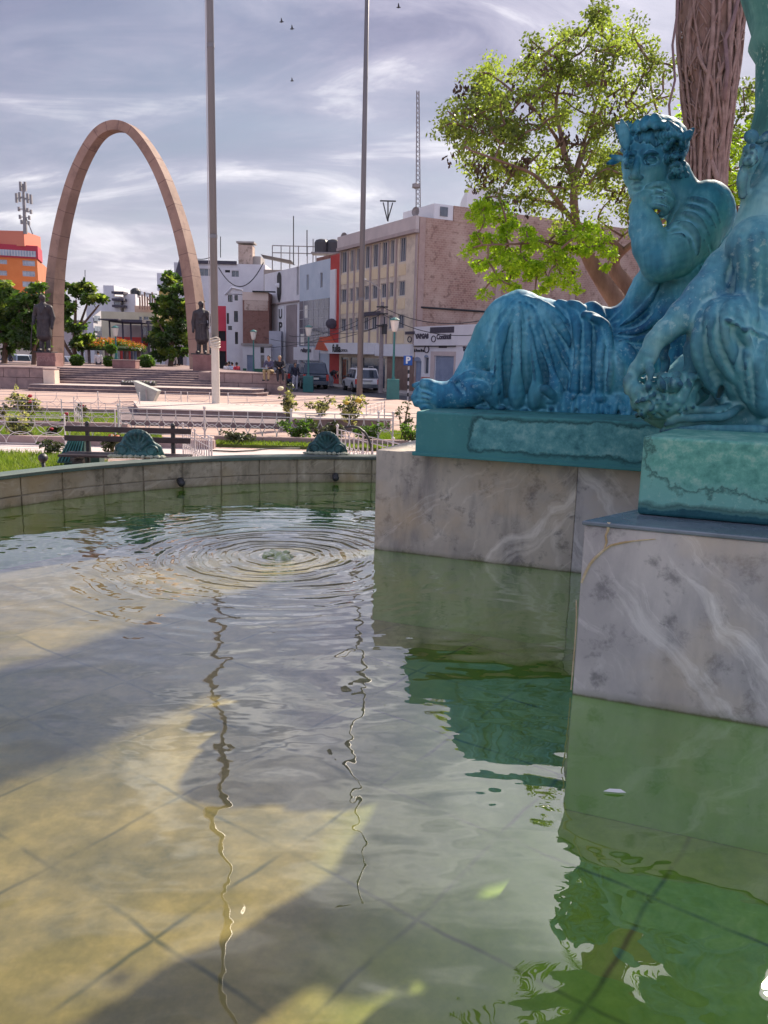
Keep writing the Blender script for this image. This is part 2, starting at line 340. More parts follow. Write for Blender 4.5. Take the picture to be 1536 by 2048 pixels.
def patina(name, deep, mid, pale, spots, sc_=1.0, rough=.66, spotamt=.45, green=.6):
    m = bpy.data.materials.new(name); m.use_nodes = True; t = m.node_tree; b = t.nodes['Principled BSDF']; L = t.links.new
    g = N(t, 'ShaderNodeNewGeometry'); pos = g.outputs['Position']
    n1 = N(t, 'ShaderNodeTexNoise'); n1.inputs['Scale'].default_value = 2.3*sc_; n1.inputs['Detail'].default_value = 7; n1.inputs['Roughness'].default_value = .6; n1.inputs['Distortion'].default_value = .6; L(pos, n1.inputs['Vector'])
    mp = N(t, 'ShaderNodeMapping'); L(pos, mp.inputs[0]); mp.inputs['Scale'].default_value = (9, 9, 1.3)
    n2 = N(t, 'ShaderNodeTexNoise'); n2.inputs['Scale'].default_value = 1.4*sc_; n2.inputs['Detail'].default_value = 6; n2.inputs['Roughness'].default_value = .65; L(mp.outputs[0], n2.inputs['Vector'])
    f = mth(t, 'ADD', mth(t, 'MULTIPLY', n1.outputs['Fac'], .6), mth(t, 'MULTIPLY', n2.outputs['Fac'], .4))
    c = ramp(t, [(.36, deep), (.5, mid), (.64, pale)], f).outputs[0]
    n3 = N(t, 'ShaderNodeTexNoise'); n3.inputs['Scale'].default_value = 34*sc_; n3.inputs['Detail'].default_value = 5; n3.inputs['Roughness'].default_value = .7; L(pos, n3.inputs['Vector'])
    n5 = N(t, 'ShaderNodeTexNoise'); n5.inputs['Scale'].default_value = 3.1*sc_; n5.inputs['Detail'].default_value = 3; L(pos, n5.inputs['Vector'])
    sp = mth(t, 'MULTIPLY', ramp(t, [(.56, 0.), (.63, 1.)], n3.outputs['Fac']).outputs[0], ramp(t, [(.45, 0.), (.6, spotamt)], n5.outputs['Fac']).outputs[0])
    c = mix(t, sp, c, spots)
    n7 = N(t, 'ShaderNodeTexNoise'); n7.inputs['Scale'].default_value = 1.15; n7.inputs['Detail'].default_value = 5; n7.inputs['Roughness'].default_value = .6; L(pos, n7.inputs['Vector'])
    c = mix(t, ramp(t, [(.44, 0.), (.62, green)], n7.outputs['Fac']).outputs[0], c, mix(t, f, (.02, .13, .12), (.14, .40, .34)))
    # shade painted dark into the hollows for contrast, raised edges made paler
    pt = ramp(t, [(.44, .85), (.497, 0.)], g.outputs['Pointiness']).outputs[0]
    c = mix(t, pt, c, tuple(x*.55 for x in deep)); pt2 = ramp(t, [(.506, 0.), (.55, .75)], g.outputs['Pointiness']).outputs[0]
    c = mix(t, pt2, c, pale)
    L(c, b.inputs['Base Color']); b.inputs['Roughness'].default_value = rough; b.inputs['Metallic'].default_value = .0; b.inputs['Specular IOR Level'].default_value = .3
    bp = N(t, 'ShaderNodeBump'); bp.inputs['Strength'].default_value = .35; bp.inputs['Distance'].default_value = .004
    L(mth(t, 'ADD', n3.outputs['Fac'], mth(t, 'MULTIPLY', n1.outputs['Fac'], 1.5)), bp.inputs['Height']); L(bp.outputs[0], b.inputs['Normal'])
    return m
M_marble = marble('veined_marble', (.54, .475, .40), (.25, .225, .215), (.84, .77, .69), (.58, .43, .27))
M_marble2 = marble('veined_marble_front', (.54, .50, .49), (.30, .28, .295), (.88, .84, .82), (.58, .48, .38), sc_=.8, sd=3.7, ang=-40)
M_stone = marble('basin_stone', (.36, .32, .25), (.17, .15, .11), (.50, .45, .36), (.34, .26, .14), sc_=2.2, sd=1.2)
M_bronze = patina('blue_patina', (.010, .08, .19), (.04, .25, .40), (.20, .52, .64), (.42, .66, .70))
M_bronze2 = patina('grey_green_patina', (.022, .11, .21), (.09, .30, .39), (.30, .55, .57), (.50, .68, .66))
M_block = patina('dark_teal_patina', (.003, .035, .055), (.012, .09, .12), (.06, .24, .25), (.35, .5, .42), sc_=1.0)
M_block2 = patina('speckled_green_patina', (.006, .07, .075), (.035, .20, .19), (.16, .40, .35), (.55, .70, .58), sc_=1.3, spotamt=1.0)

# ------------------------------------------------------------ basin
BC = np.array([.05, 4.2]); BR = 3.22; WT = .25
def basin_pt(a, off=0.0):
    rx = (BR if math.cos(a) < 0 else 4.9)+off; ry = (BR if math.sin(a) > 0 else 3.95)+off
    return BC+np.array([rx*math.cos(a), ry*math.sin(a)])
def ring(offs_z, n=160):
    V = []; F = []
    for off, z in offs_z:
        for j in range(n): V.append([*basin_pt(2*math.pi*j/n, off), z])
    m = len(offs_z)
    for i in range(m-1):
        for j in range(n): F.append((i*n+j, (i+1)*n+j, (i+1)*n+(j+1) % n, i*n+(j+1) % n))
    return V, F
basin = thing('fountain_basin', 'low round fountain basin wall of weathered stone blocks holding green water', 'fountain basin', (BC[0], BC[1], -.8))
V, F = ring([(0, -.5), (0, WT-.03), (.13, WT-.03), (.13, -.8)]); mb = MB(); mb.add(V, F); mb.build('wall', M_stone, basin)
# inner facing: two courses of blocks with open joints
M_joint = pm('dark_joint', (.02, .022, .012), rough=.9)
NB = 58
for course, (z0, z1) in enumerate(((-.30, .075), (.083, WT-.034))):
    mb = MB()
    for i in range(NB):
        a0 = 2*math.pi*(i+.02+(0 if course else .0))/NB; a1 = 2*math.pi*(i+.985)/NB
        if math.cos((a0+a1)/2) > .55: continue
        pr = .012+random.uniform(-.003, .004); aa = np.linspace(a0, a1, 5)
        inn = [basin_pt(a, -pr) for a in aa]; out = [basin_pt(a, .03) for a in aa[::-1]]
        mb.prism(inn+out, z0+random.uniform(-.003, .003), z1)
    mb.build('block_course', M_stone, basin, bevel=.004)
V, F = ring([(-.03, WT-.032), (-.035, WT-.006), (-.02, WT+.002), (.11, WT+.002), (.125, WT-.010), (.125, WT-.036)])
mb = MB(); mb.add(V, F)
M_cop = patina('bronze_coping_patina', (.010, .022, .028), (.03, .05, .055), (.13, .15, .14), (.3, .33, .28), sc_=2.2)
mb.build('coping', M_cop, basin, smooth=False)
# floor: worn slabs under water, joints at about 36 degrees
def floor_mat():
    m = bpy.data.materials.new('pool_floor_slabs'); m.use_nodes = True; t = m.node_tree; b = t.nodes['Principled BSDF']; L = t.links.new
    g = N(t, 'ShaderNodeNewGeometry'); pos = g.outputs['Position']
    nz = N(t, 'ShaderNodeTexNoise'); nz.inputs['Scale'].default_value = 2.5; nz.inputs['Detail'].default_value = 3; L(pos, nz.inputs['Vector'])
    wv = N(t, 'ShaderNodeVectorMath', operation='SCALE'); L(nz.outputs['Color'], wv.inputs[0]); wv.inputs['Scale'].default_value = .05
    ad = N(t, 'ShaderNodeVectorMath', operation='ADD'); L(pos, ad.inputs[0]); L(wv.outputs[0], ad.inputs[1])
    mp = N(t, 'ShaderNodeMapping'); L(ad.outputs[0], mp.inputs[0]); mp.inputs['Rotation'].default_value = (0, 0, rad(36)); mp.inputs['Location'].default_value = (.07, .30, 0)
    s = N(t, 'ShaderNodeSeparateXYZ'); L(mp.outputs[0], s.inputs[0])
    def line(o): return mth(t, 'ABSOLUTE', mth(t, 'SUBTRACT', mth(t, 'FRACT', mth(t, 'MULTIPLY', o, 1/.52)), .5))
    d = mth(t, 'MAXIMUM', line(s.outputs[0]), line(s.outputs[1]))
    n1 = N(t, 'ShaderNodeTexNoise'); n1.inputs['Scale'].default_value = 1.9; n1.inputs['Detail'].default_value = 9; n1.inputs['Roughness'].default_value = .65; L(pos, n1.inputs['Vector'])
    n2 = N(t, 'ShaderNodeTexNoise'); n2.inputs['Scale'].default_value = 14; n2.inputs['Detail'].default_value = 7; n2.inputs['Roughness'].default_value = .7; L(pos, n2.inputs['Vector'])
    c = ramp(t, [(.32, (.07, .07, .025)), (.5, (.25, .19, .075)), (.68, (.48, .35, .15))], mth(t, 'ADD', mth(t, 'MULTIPLY', n1.outputs['Fac'], .7), mth(t, 'MULTIPLY', n2.outputs['Fac'], .3))).outputs[0]
    sx = N(t, 'ShaderNodeSeparateXYZ'); L(pos, sx.inputs[0])
    side = ramp(t, [(-.3, 0.), (.0, .0), (.45, .85), (1., .9)], mth(t, 'ADD', mth(t, 'MULTIPLY', sx.outputs[0], .6), mth(t, 'MULTIPLY', n1.outputs['Fac'], .3))).outputs[0]
    c = mix(t, side, c, mix(t, n2.outputs['Fac'], (.08, .25, .02), (.32, .52, .08)))   # thicker algae round the pedestals
    n6 = N(t, 'ShaderNodeTexNoise'); n6.inputs['Scale'].default_value = 4; n6.inputs['Detail'].default_value = 6; L(pos, n6.inputs['Vector'])
    c = mix(t, mth(t, 'MULTIPLY', ramp(t, [(.476, 0.), (.496, .75)], d).outputs[0], ramp(t, [(.38, .1), (.62, 1.)], n6.outputs['Fac']).outputs[0]), c, (.022, .035, .012))
    L(c, b.inputs['Base Color']); b.inputs['Roughness'].default_value = .9
    return m
mb = MB(); mb.add([[*basin_pt(2*math.pi*j/96, .1), -.45] for j in range(96)], [tuple(range(96))])
mb.build('pool_floor', floor_mat(), basin)
# water surface
RC = PZ(555, 1112, 0)
def water_mat():
    m = bpy.data.materials.new('pool_water'); m.use_nodes = True; t = m.node_tree; t.nodes.clear(); L = t.links.new
    g = N(t, 'ShaderNodeNewGeometry'); pos = g.outputs['Position']
    def nz(scale, st, det, dist=0., off=(0, 0, 0)):
        mp = N(t, 'ShaderNodeMapping'); L(pos, mp.inputs[0]); mp.inputs['Scale'].default_value = st; mp.inputs['Location'].default_value = off
        n = N(t, 'ShaderNodeTexNoise'); n.inputs['Scale'].default_value = scale; n.inputs['Detail'].default_value = det; n.inputs['Distortion'].default_value = dist; L(mp.outputs[0], n.inputs['Vector']); return n.outputs['Fac']
    s = N(t, 'ShaderNodeSeparateXYZ'); L(pos, s.inputs[0])
    dx = mth(t, 'SUBTRACT', s.outputs[0], float(RC[0])); dy = mth(t, 'SUBTRACT', s.outputs[1], float(RC[1]))
    r = mth(t, 'SQRT', mth(t, 'ADD', mth(t, 'MULTIPLY', dx, dx), mth(t, 'MULTIPLY', dy, dy)))
    wob = mth(t, 'MULTIPLY', nz(2.2, (1, 1, 1), 4), .17)
    rr = mth(t, 'ADD', r, wob)
    ring1 = mth(t, 'SINE', mth(t, 'MULTIPLY', rr, 2*math.pi/.062)); ring2 = mth(t, 'SINE', mth(t, 'MULTIPLY', rr, 2*math.pi/.105))
    a1 = mth(t, 'MULTIPLY', ring1, ramp(t, [(0, .8), (.10, .55), (.20, .28), (.38, 0.)], mth(t, 'MULTIPLY', r, .33)).outputs[0])
    a2 = mth(t, 'MULTIPLY', ring2, ramp(t, [(0, .6), (.16, .62), (.32, .22), (.58, 0.)], mth(t, 'MULTIPLY', r, .33)).outputs[0])
    patch = ramp(t, [(.36, .05), (.62, 1.)], nz(2.6, (1, 1, 1), 2, off=(4, 1, 0))).outputs[0]
    h = mth(t, 'MULTIPLY', mth(t, 'MULTIPLY', mth(t, 'ADD', a1, a2), patch), .0052)
    h = mth(t, 'ADD', h, mth(t, 'MULTIPLY', nz(3.1, (.75, 1, 1), 2, .3), .011))
    far = ramp(t, [(.0, .25), (.55, 1.)], mth(t, 'MULTIPLY', s.outputs[1], .12)).outputs[0]
    h = mth(t, 'ADD', h, mth(t, 'MULTIPLY', mth(t, 'MULTIPLY', nz(9., (.7, 1, 1), 2, .2), far), .0022))
    bp = N(t, 'ShaderNodeBump'); bp.inputs['Strength'].default_value = 1.0; bp.inputs['Distance'].default_value = 1.0; L(h, bp.inputs['Height'])
    gl = N(t, 'ShaderNodeBsdfGlossy'); gl.inputs['Roughness'].default_value = .0; L(bp.outputs[0], gl.inputs['Normal']); gl.inputs['Color'].default_value = (1, 1, 1, 1)
    tr = N(t, 'ShaderNodeBsdfTransparent'); tr.inputs['Color'].default_value = (.88, .92, .76, 1)
    # faint suspended matter
    df = N(t, 'ShaderNodeBsdfDiffuse'); df.inputs['Color'].default_value = (.22, .27, .13, 1)
    m0 = N(t, 'ShaderNodeMixShader'); m0.inputs[0].default_value = .015; L(tr.outputs[0], m0.inputs[1]); L(df.outputs[0], m0.inputs[2])
    lw = N(t, 'ShaderNodeLayerWeight'); L(bp.outputs[0], lw.inputs['Normal']); lw.inputs['Blend'].default_value = .5
    fr = mth(t, 'ADD', .04, mth(t, 'MULTIPLY', .96, mth(t, 'POWER', lw.outputs['Facing'], 2.2)))
    ms = N(t, 'ShaderNodeMixShader'); L(fr, ms.inputs[0]); L(m0.outputs[0], ms.inputs[1]); L(gl.outputs[0], ms.inputs[2])
    o = N(t, 'ShaderNodeOutputMaterial'); L(ms.outputs[0], o.inputs[0]); return m
mb = MB(); mb.add([[*basin_pt(2*math.pi*j/128, .02), 0] for j in range(128)], [tuple(range(128))])
struct(mb.build('water', water_mat()))
# bubbling jet at the ripple centre
S = Sculpt(RC+np.array([-.14, -.14, -.03]), RC+np.array([.14, .14, .08]), .004)
for i in range(26):
    a = random.uniform(0, 6.28); q = random.random()**.6*.085; c = RC+np.array([q*math.cos(a), q*math.sin(a), random.uniform(-.006, .010)])
    S.ellw(c, (random.uniform(.012, .03), random.uniform(.012, .03), random.uniform(.006, .016)), k=.01)
M_foam = pm('bubbling_water', (.30, .36, .16), (.7, .72, .62), scale=40, rough=.12, lo=.45, hi=.7, spec=1)
tag(S.mesh('water_splash', M_foam), 'small bubbling splash at the centre of the ripple rings', 'splash')
M_white = pm('white_feather', (.75, .75, .72), rough=.7)
mb = MB(); c = PZ(1228, 1583, .004); mb.add(np.array([[-.03, 0, 0], [-.01, .008, .004], [.02, .006, .004], [.032, -.004, 0], [.01, -.009, .002], [-.015, -.006, .002]])+c, [(0, 5, 4, 3, 2, 1)])
tag(mb.build('petal', M_white), 'tiny white petal floating on the dark green water by the front pedestal', 'petal')

# ------------------------------------------------------------ marble pedestals
U = np.array([.93, -.36]); U /= np.linalg.norm(U); Nn = np.array([-U[1], U[0]])      # along the faces / away from the viewer
PT = .61
rl = np.array([-.055, 4.76])
def poly(o, spec): return [np.array(o)+U*a+Nn*b for a, b in spec]
ped = thing('rear_pedestal', 'long veined marble pedestal rising from the water under the reclining bronze youth', 'pedestal', (.6, 4.9, -.45))
mb = MB(); mb.prism(poly(rl, [(0, 0), (1.1865, 0), (1.1865, .95), (0, .95)]), -.45, PT); mb.build('marble_body', M_marble, ped, bevel=.004)
mb = MB(); mb.prism(poly(rl, [(1.187, .003), (2.9, .003), (2.9, .95), (1.187, .95)]), -.45, PT); mb.build('marble_body', M_marble2, ped, bevel=.003)
fl = np.array([.68, 2.66])
ped2 = thing('front_pedestal', 'big pale marble pedestal block with a repaired crack at its corner, nearest the viewer', 'pedestal', (1.3, 3.0, -.45))
mb = MB(); mb.prism(poly(fl, [(0, 0), (1.9, 0), (1.9, 1.5), (.80, 1.5), (.30, .62)]), -.45, PT); mb.build('marble_body', M_marble2, ped2, bevel=.006)
M_wet = pm('wet_ledge', (.10, .13, .16), (.20, .24, .29), scale=5, rough=.18, spec=.7)
mb = MB(); mb.prism(poly(fl, [(-.008, -.008), (1.9, -.008), (1.9, 1.49), (.80, 1.49), (.29, .62)]), PT+.001, PT+.016); mb.build('ledge', M_wet, ped2, bevel=.004)
# cracks: filled fissures modelled as thin raised mortar
M_fill = pm('crack_mortar', (.62, .52, .36), (.42, .30, .16), scale=22, rough=.8)
def on_front(px, py):                       # where the view meets the front face of the front pedestal
    d = ray(px, py); n3 = np.array([*Nn, 0]); o = np.array([*fl, 0]); t_ = ((o-CAM)@n3)/(d@n3); return CAM+d*t_-n3*.0015
def crack(pts, r, name='crack'):
    P3 = [on_front(*p) for p in pts]; P3 = [np.array(p)+np.array([random.uniform(-.002, .002), 0, random.uniform(-.002, .002)]) for p in P3]
    mb = MB(); mb.tube(P3, r, 5); return mb.build(name, M_fill, ped2)
crack([(1164, 1165), (1170, 1146), (1180, 1128), (1192, 1115), (1205, 1102), (1222, 1092), (1240, 1087), (1262, 1082), (1290, 1080), (1312, 1077)], [.004, .005, .005, .005, .0045, .004, .004, .003, .0025, .0015])
crack([(1218, 1046), (1215, 1060), (1212, 1072), (1213, 1084), (1209, 1098)], [.007, .005, .004, .004, .003])
crack([(1152, 1200), (1154, 1235), (1150, 1280), (1147, 1330), (1143, 1380)], .0025, 'rusty_edge')

# bronze plinth blocks
bl0 = PZ(829, 911, PT)[:2]; T1 = .862
brz = thing('reclining_statue', 'blue-green bronze reclining youth with leaf wreath resting chin on hand', 'statue', (.9, 4.8, PT))
mb = MB(); mb.prism(poly(bl0, [(0, 0), (2.6, 0), (2.6, .72), (0, .72)]), PT+.002, T1); b1 = mb.build('plinth_block', M_block, brz, bevel=.012)
mb = MB(); mb.prism(poly(bl0, [(-.012, -.012), (2.6, -.012), (2.6, .73), (-.012, .73)]), PT+.001, PT+.022); mb.build('plinth_foot', M_block, brz, bevel=.004)
b20 = PZ(1273, 1029, PT+.016)[:2]; T2 = float(PY(1290, 872, b20[1]+.0)[2])
brz2 = thing('seated_statue', 'grey-green bronze draped seated figure reaching down to a shell basket, at right edge', 'statue', (1.5, 3.2, PT))
mb = MB(); mb.prism(poly(b20, [(0, 0), (1.6, 0), (1.6, 1.2), (.45, 1.2), (.10, .5)]), PT+.018, T2); mb.build('plinth_block', M_block2, brz2, bevel=.010)
# pale corroded field on the long side of the rear plinth, dark wet margin along the foot of the front one
def add_field(m, o2, s0, s1, z0, z1, cols, rag=.05, soft=.012):
    t = m.node_tree; b = t.nodes['Principled BSDF']; L = t.links.new; old = b.inputs['Base Color'].links[0].from_socket
    g = N(t, 'ShaderNodeNewGeometry'); d = N(t, 'ShaderNodeVectorMath', operation='SUBTRACT'); L(g.outputs['Position'], d.inputs[0]); d.inputs[1].default_value = (float(o2[0]), float(o2[1]), 0)
    dp = N(t, 'ShaderNodeVectorMath', operation='DOT_PRODUCT'); L(d.outputs[0], dp.inputs[0]); dp.inputs[1].default_value = (float(U[0]), float(U[1]), 0); sp = N(t, 'ShaderNodeSeparateXYZ'); L(g.outputs['Position'], sp.inputs[0])
    n = N(t, 'ShaderNodeTexNoise'); n.inputs['Scale'].default_value = 9; n.inputs['Detail'].default_value = 8; n.inputs['Roughness'].default_value = .62; L(g.outputs['Position'], n.inputs['Vector'])
    n2 = N(t, 'ShaderNodeTexNoise'); n2.inputs['Scale'].default_value = 26; n2.inputs['Detail'].default_value = 8; n2.inputs['Roughness'].default_value = .75; L(g.outputs['Position'], n2.inputs['Vector'])
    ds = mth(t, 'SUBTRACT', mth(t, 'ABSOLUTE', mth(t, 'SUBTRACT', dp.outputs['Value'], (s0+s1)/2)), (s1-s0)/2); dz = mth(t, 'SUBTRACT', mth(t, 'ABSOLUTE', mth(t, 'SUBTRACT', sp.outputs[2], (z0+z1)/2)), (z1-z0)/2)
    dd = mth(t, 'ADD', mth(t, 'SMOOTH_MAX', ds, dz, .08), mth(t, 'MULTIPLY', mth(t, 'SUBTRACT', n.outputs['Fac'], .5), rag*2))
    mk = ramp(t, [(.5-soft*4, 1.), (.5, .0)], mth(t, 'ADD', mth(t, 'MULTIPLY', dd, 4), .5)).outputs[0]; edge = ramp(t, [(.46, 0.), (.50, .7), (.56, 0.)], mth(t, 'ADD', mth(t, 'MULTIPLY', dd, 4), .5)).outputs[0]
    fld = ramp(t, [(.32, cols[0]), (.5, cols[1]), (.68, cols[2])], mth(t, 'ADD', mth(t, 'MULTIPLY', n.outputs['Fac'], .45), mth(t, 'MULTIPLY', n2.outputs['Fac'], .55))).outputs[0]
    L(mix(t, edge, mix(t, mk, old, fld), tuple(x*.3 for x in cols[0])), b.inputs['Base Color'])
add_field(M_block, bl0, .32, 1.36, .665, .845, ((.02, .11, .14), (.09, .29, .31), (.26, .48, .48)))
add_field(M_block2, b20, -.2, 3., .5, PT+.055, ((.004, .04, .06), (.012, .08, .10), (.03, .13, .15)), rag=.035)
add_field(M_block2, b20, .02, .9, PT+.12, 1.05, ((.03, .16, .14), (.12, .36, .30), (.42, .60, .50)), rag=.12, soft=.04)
# ------------------------------------------------------------ reclining youth
def dep1(px): return np.interp(px, [800, 960, 1150, 1300, 1500], [5.02, 4.98, 4.92, 4.82, 4.72])
S = Sculpt((.1, 4.15, .80), (2.55, 5.75, 2.45), .0075, dep1)
C = S.chain; E = S.ell; FO = S.fold
# foot (near) and toes
C([(946, 783, -.10, 31), (912, 790, -.10, 26), (880, 792, -.10, 27), (862, 788, -.11, 24)], .03)
E((925, 775, -.06), (32, 26, 30), k=.03)
C([(872, 782, -.12, 20), (858, 772, -.13, 14), (848, 768, -.13, 11)], .012)
for x0, y0, x1, y1, r_ in ((856, 790, 838, 781, 9), (852, 800, 833, 793, 9), (854, 808, 838, 803, 9), (864, 813, 850, 812, 8)): C([(x0, y0, -.11, r_+2), (x1, y1, -.12, r_), (x1-4, y1+3, -.12, r_-1)], .006)
C([(893, 792, .02, 20), (862, 776, .0, 16), (838, 772, .0, 9), (828, 771, 0, 5)], .01)        # second foot behind
for q_ in ([(834, 788, 2.5), (846, 790, 3.5), (862, 794, 2.5)], [(830, 799, 2.5), (846, 801, 3.5), (862, 804, 2.5)], [(838, 809, 2.5), (850, 810, 3), (866, 811, 2.5)], [(840, 777, 2), (856, 782, 3.5), (872, 790, 3)]): S.on(q_, 0, .004, 'sub')
for q_ in ([(900, 760, 3), (918, 770, 5), (930, 790, 5)], [(955, 765, 3), (968, 790, 6), (966, 815, 5)]): S.on(q_, 0, .012, 'sub')
# shin and knee
C([(922, 765, -.02, 18), (940, 745, -.02, 24), (966, 712, 0, 34), (990, 672, 0, 40), (1014, 640, 0, 42), (1040, 622, 0, 37)], .04)
C([(1040, 622, 0, 37), (1090, 645, .0, 42), (1150, 672, .02, 50), (1210, 705, .05, 56), (1255, 725, .06, 62)], .04)
C([(1060, 640, .05, 30), (1150, 700, .06, 60), (1240, 740, .06, 60)], .05)
E((1235, 735, -.04), (72, 62, 60), k=.05); E((1180, 770, .02), (110, 40, 55), k=.04)
# hanging drape under the knee
E((1060, 730, .0), (66, 100, 40), k=.05); E((1075, 800, .0), (92, 30, 52), k=.04); E((990, 800, 0), (60, 26, 40), k=.03); E((1020, 690, -.02), (40, 90, 40), k=.05)
ON = S.on
for pts in ([(1030, 610, 7), (1008, 670, 12), (1000, 730, 15), (992, 785, 17), (984, 822, 16)],
            [(1040, 606, 8), (1036, 670, 13), (1034, 735, 15), (1034, 790, 14), (1034, 824, 12)],
            [(1052, 608, 7), (1064, 680, 12), (1070, 745, 14), (1072, 800, 13), (1074, 824, 11)],
            [(1062, 612, 6), (1090, 680, 11), (1106, 740, 13), (1112, 800, 13), (1112, 826, 10)],
            [(1078, 618, 6), (1112, 672, 9), (1140, 720, 10), (1160, 760, 10)],
            [(1095, 628, 5), (1126, 668, 8), (1146, 700, 8)],
            [(945, 772, 8), (972, 780, 12), (990, 812, 16)], [(958, 752, 6), (980, 758, 9), (996, 785, 10)],
            [(905, 766, 4), (930, 752, 5), (958, 748, 6), (985, 752, 6)]): ON(pts, .25, .022)
for pts in ([(1022, 650, 3), (1016, 700, 6), (1014, 760, 8), (1012, 824, 9)], [(1046, 640, 3), (1050, 700, 6), (1053, 760, 8), (1054, 826, 9)],
            [(1062, 640, 3), (1080, 700, 6), (1090, 760, 8), (1093, 822, 8)], [(1082, 640, 3), (1108, 700, 6), (1124, 750, 8), (1134, 806, 8)],
            [(1100, 640, 2), (1130, 690, 4), (1150, 730, 5)]): ON(pts, -.1, .014, 'sub')
for pts in ([(1000, 650, 1.5), (992, 720, 2.5), (982, 790, 2.5)], [(1028, 650, 1.5), (1024, 730, 3), (1022, 810, 3)], [(1040, 680, 1.5), (1042, 740, 3), (1042, 812, 3)], [(1058, 660, 1.5), (1070, 760, 3), (1076, 815, 3)], [(1075, 680, 2), (1100, 745, 3), (1108, 805, 3)]): ON(pts, .1, .006)
# soft diagonal pulls over the knee and thigh
for pts in ([(1050, 592, 3), (1085, 612, 6), (1120, 650, 7), (1148, 700, 5)], [(1070, 596, 3), (1110, 622, 5), (1138, 650, 5)], [(1030, 600, 3), (1000, 640, 5), (975, 690, 4)], [(1216, 690, 4), (1240, 730, 6), (1250, 775, 5)], [(1222, 672, 4), (1262, 700, 5), (1282, 740, 4)]): ON(pts, 0, .02)
# cloth over the far thigh: broad folded panel
E((1178, 690, -.07), (40, 84, 26), k=.018)
for pts in ([(1118, 606, 7), (1144, 620, 10), (1156, 655, 11), (1156, 710, 11), (1150, 778, 12)],
            [(1140, 606, 6), (1162, 618, 9), (1174, 650, 9), (1176, 710, 9), (1172, 782, 10)],
            [(1168, 630, 7), (1192, 640, 10), (1201, 670, 11), (1203, 720, 11), (1200, 784, 12)],
            [(1186, 636, 6), (1210, 650, 8), (1218, 690, 8), (1219, 740, 8), (1216, 784, 8)]): ON(pts, .35, .012, taper=False)
for pts in ([(1165, 650, 3), (1165, 700, 4), (1161, 782, 5)], [(1188, 660, 4), (1189, 710, 6), (1187, 784, 7)], [(1143, 650, 3), (1144, 710, 4), (1139, 775, 5)], [(1211, 680, 2), (1212, 730, 3), (1209, 784, 4)]): ON(pts, 0, .008, 'sub')
# resting hand and far forearm
C([(1340, 575, .18, 34), (1285, 608, .12, 24), (1238, 630, .04, 17), (1208, 630, .0, 14)], .02)
E((1190, 625, .0), (28, 13, 18), rot=-8, k=.015)
for i, (x, y) in enumerate(((1160, 622), (1158, 630), (1162, 637), (1170, 641))): C([(1190, 622+i*4, -.03, 8), (1172, y-5, -.04, 7), (x, y+1, -.04, 5)], .006)
# lower and upper torso (leaning back)
C([(1250, 715, .06, 60), (1290, 655, .08, 55), (1330, 590, .10, 58), (1368, 510, .14, 70), (1398, 450, .14, 58)], .06)
E((1400, 470, .12), (62, 95, 60), rot=8, k=.05)
C([(1255, 660, .0, 26), (1285, 610, -.02, 34), (1305, 575, 0, 40)], .04)
E((1418, 600, .12), (60, 95, 60), k=.06)
# cloth swag across the belly
for pts in ([(1225, 655, -.04, 6), (1262, 645, -.06, 8), (1300, 615, -.08, 9), (1330, 575, -.08, 8)], [(1235, 664, -.04, 6), (1280, 655, -.07, 9), (1318, 622, -.10, 9), (1345, 585, -.1, 8)],
            [(1245, 672, -.03, 6), (1290, 668, -.07, 8), (1330, 640, -.10, 9)], [(1220, 650, -.02, 5), (1250, 622, -.05, 5), (1280, 590, -.06, 5), (1296, 560, -.06, 5)]): FO(pts, .014)
for pts in ([(1232, 668, 4), (1280, 660, 7), (1320, 628, 8), (1345, 590, 6)], [(1240, 682, 4), (1290, 676, 7), (1330, 650, 7)], [(1236, 655, 3), (1270, 632, 5), (1300, 600, 5), (1318, 570, 4)]): S.on(pts, .5, .008)
for pts in ([(1240, 675, 2), (1288, 668, 4), (1328, 640, 4)], [(1240, 660, 2), (1280, 648, 4), (1318, 612, 4)]): S.on(pts, 0, .006, 'sub')
# raised far thigh that carries the elbow
C([(1345, 665, -.06, 30), (1348, 620, -.10, 34), (1375, 580, -.08, 40), (1430, 560, .0, 42), (1500, 580, .08, 50)], .035)
E((1360, 700, .0), (52, 60, 40), k=.05)
# near arm: shoulder, sleeve, elbow, forearm
E((1412, 425, -.02), (52, 58, 48), k=.04)
C([(1408, 432, -.04, 50), (1385, 475, -.10, 48), (1350, 508, -.18, 42), (1326, 522, -.22, 37)], .03)
E((1322, 530, -.22), (32, 30, 34), k=.025)
C([(1318, 524, -.22, 36), (1302, 492, -.20, 34), (1290, 455, -.17, 29), (1281, 420, -.14, 20), (1282, 402, -.13, 17)], .02)
for pts in ([(1330, 458, 4), (1352, 448, 6), (1378, 454, 7), (1394, 478, 7), (1396, 510, 6)],
            [(1340, 438, 3), (1370, 428, 5), (1398, 440, 5), (1418, 470, 4)], [(1350, 420, 2), (1378, 412, 4), (1408, 424, 4), (1432, 455, 3)],
            [(1360, 402, 2), (1390, 398, 4), (1422, 410, 4), (1440, 445, 3)],
            [(1408, 480, 4), (1420, 520, 6), (1428, 560, 5)], [(1424, 450, 3), (1442, 500, 5), (1450, 545, 4)], [(1400, 530, 3), (1408, 560, 5), (1412, 590, 4)],
            [(1345, 470, 3), (1372, 472, 4), (1384, 495, 4)]): S.on(pts, .45, .009)
for pts in ([(1336, 468, 2), (1360, 462, 4), (1380, 474, 4), (1386, 500, 3)], [(1345, 446, 1.5), (1372, 440, 3), (1396, 456, 3)], [(1414, 480, 2), (1430, 530, 4), (1436, 565, 3)]): S.on(pts, .1, .006, 'sub')
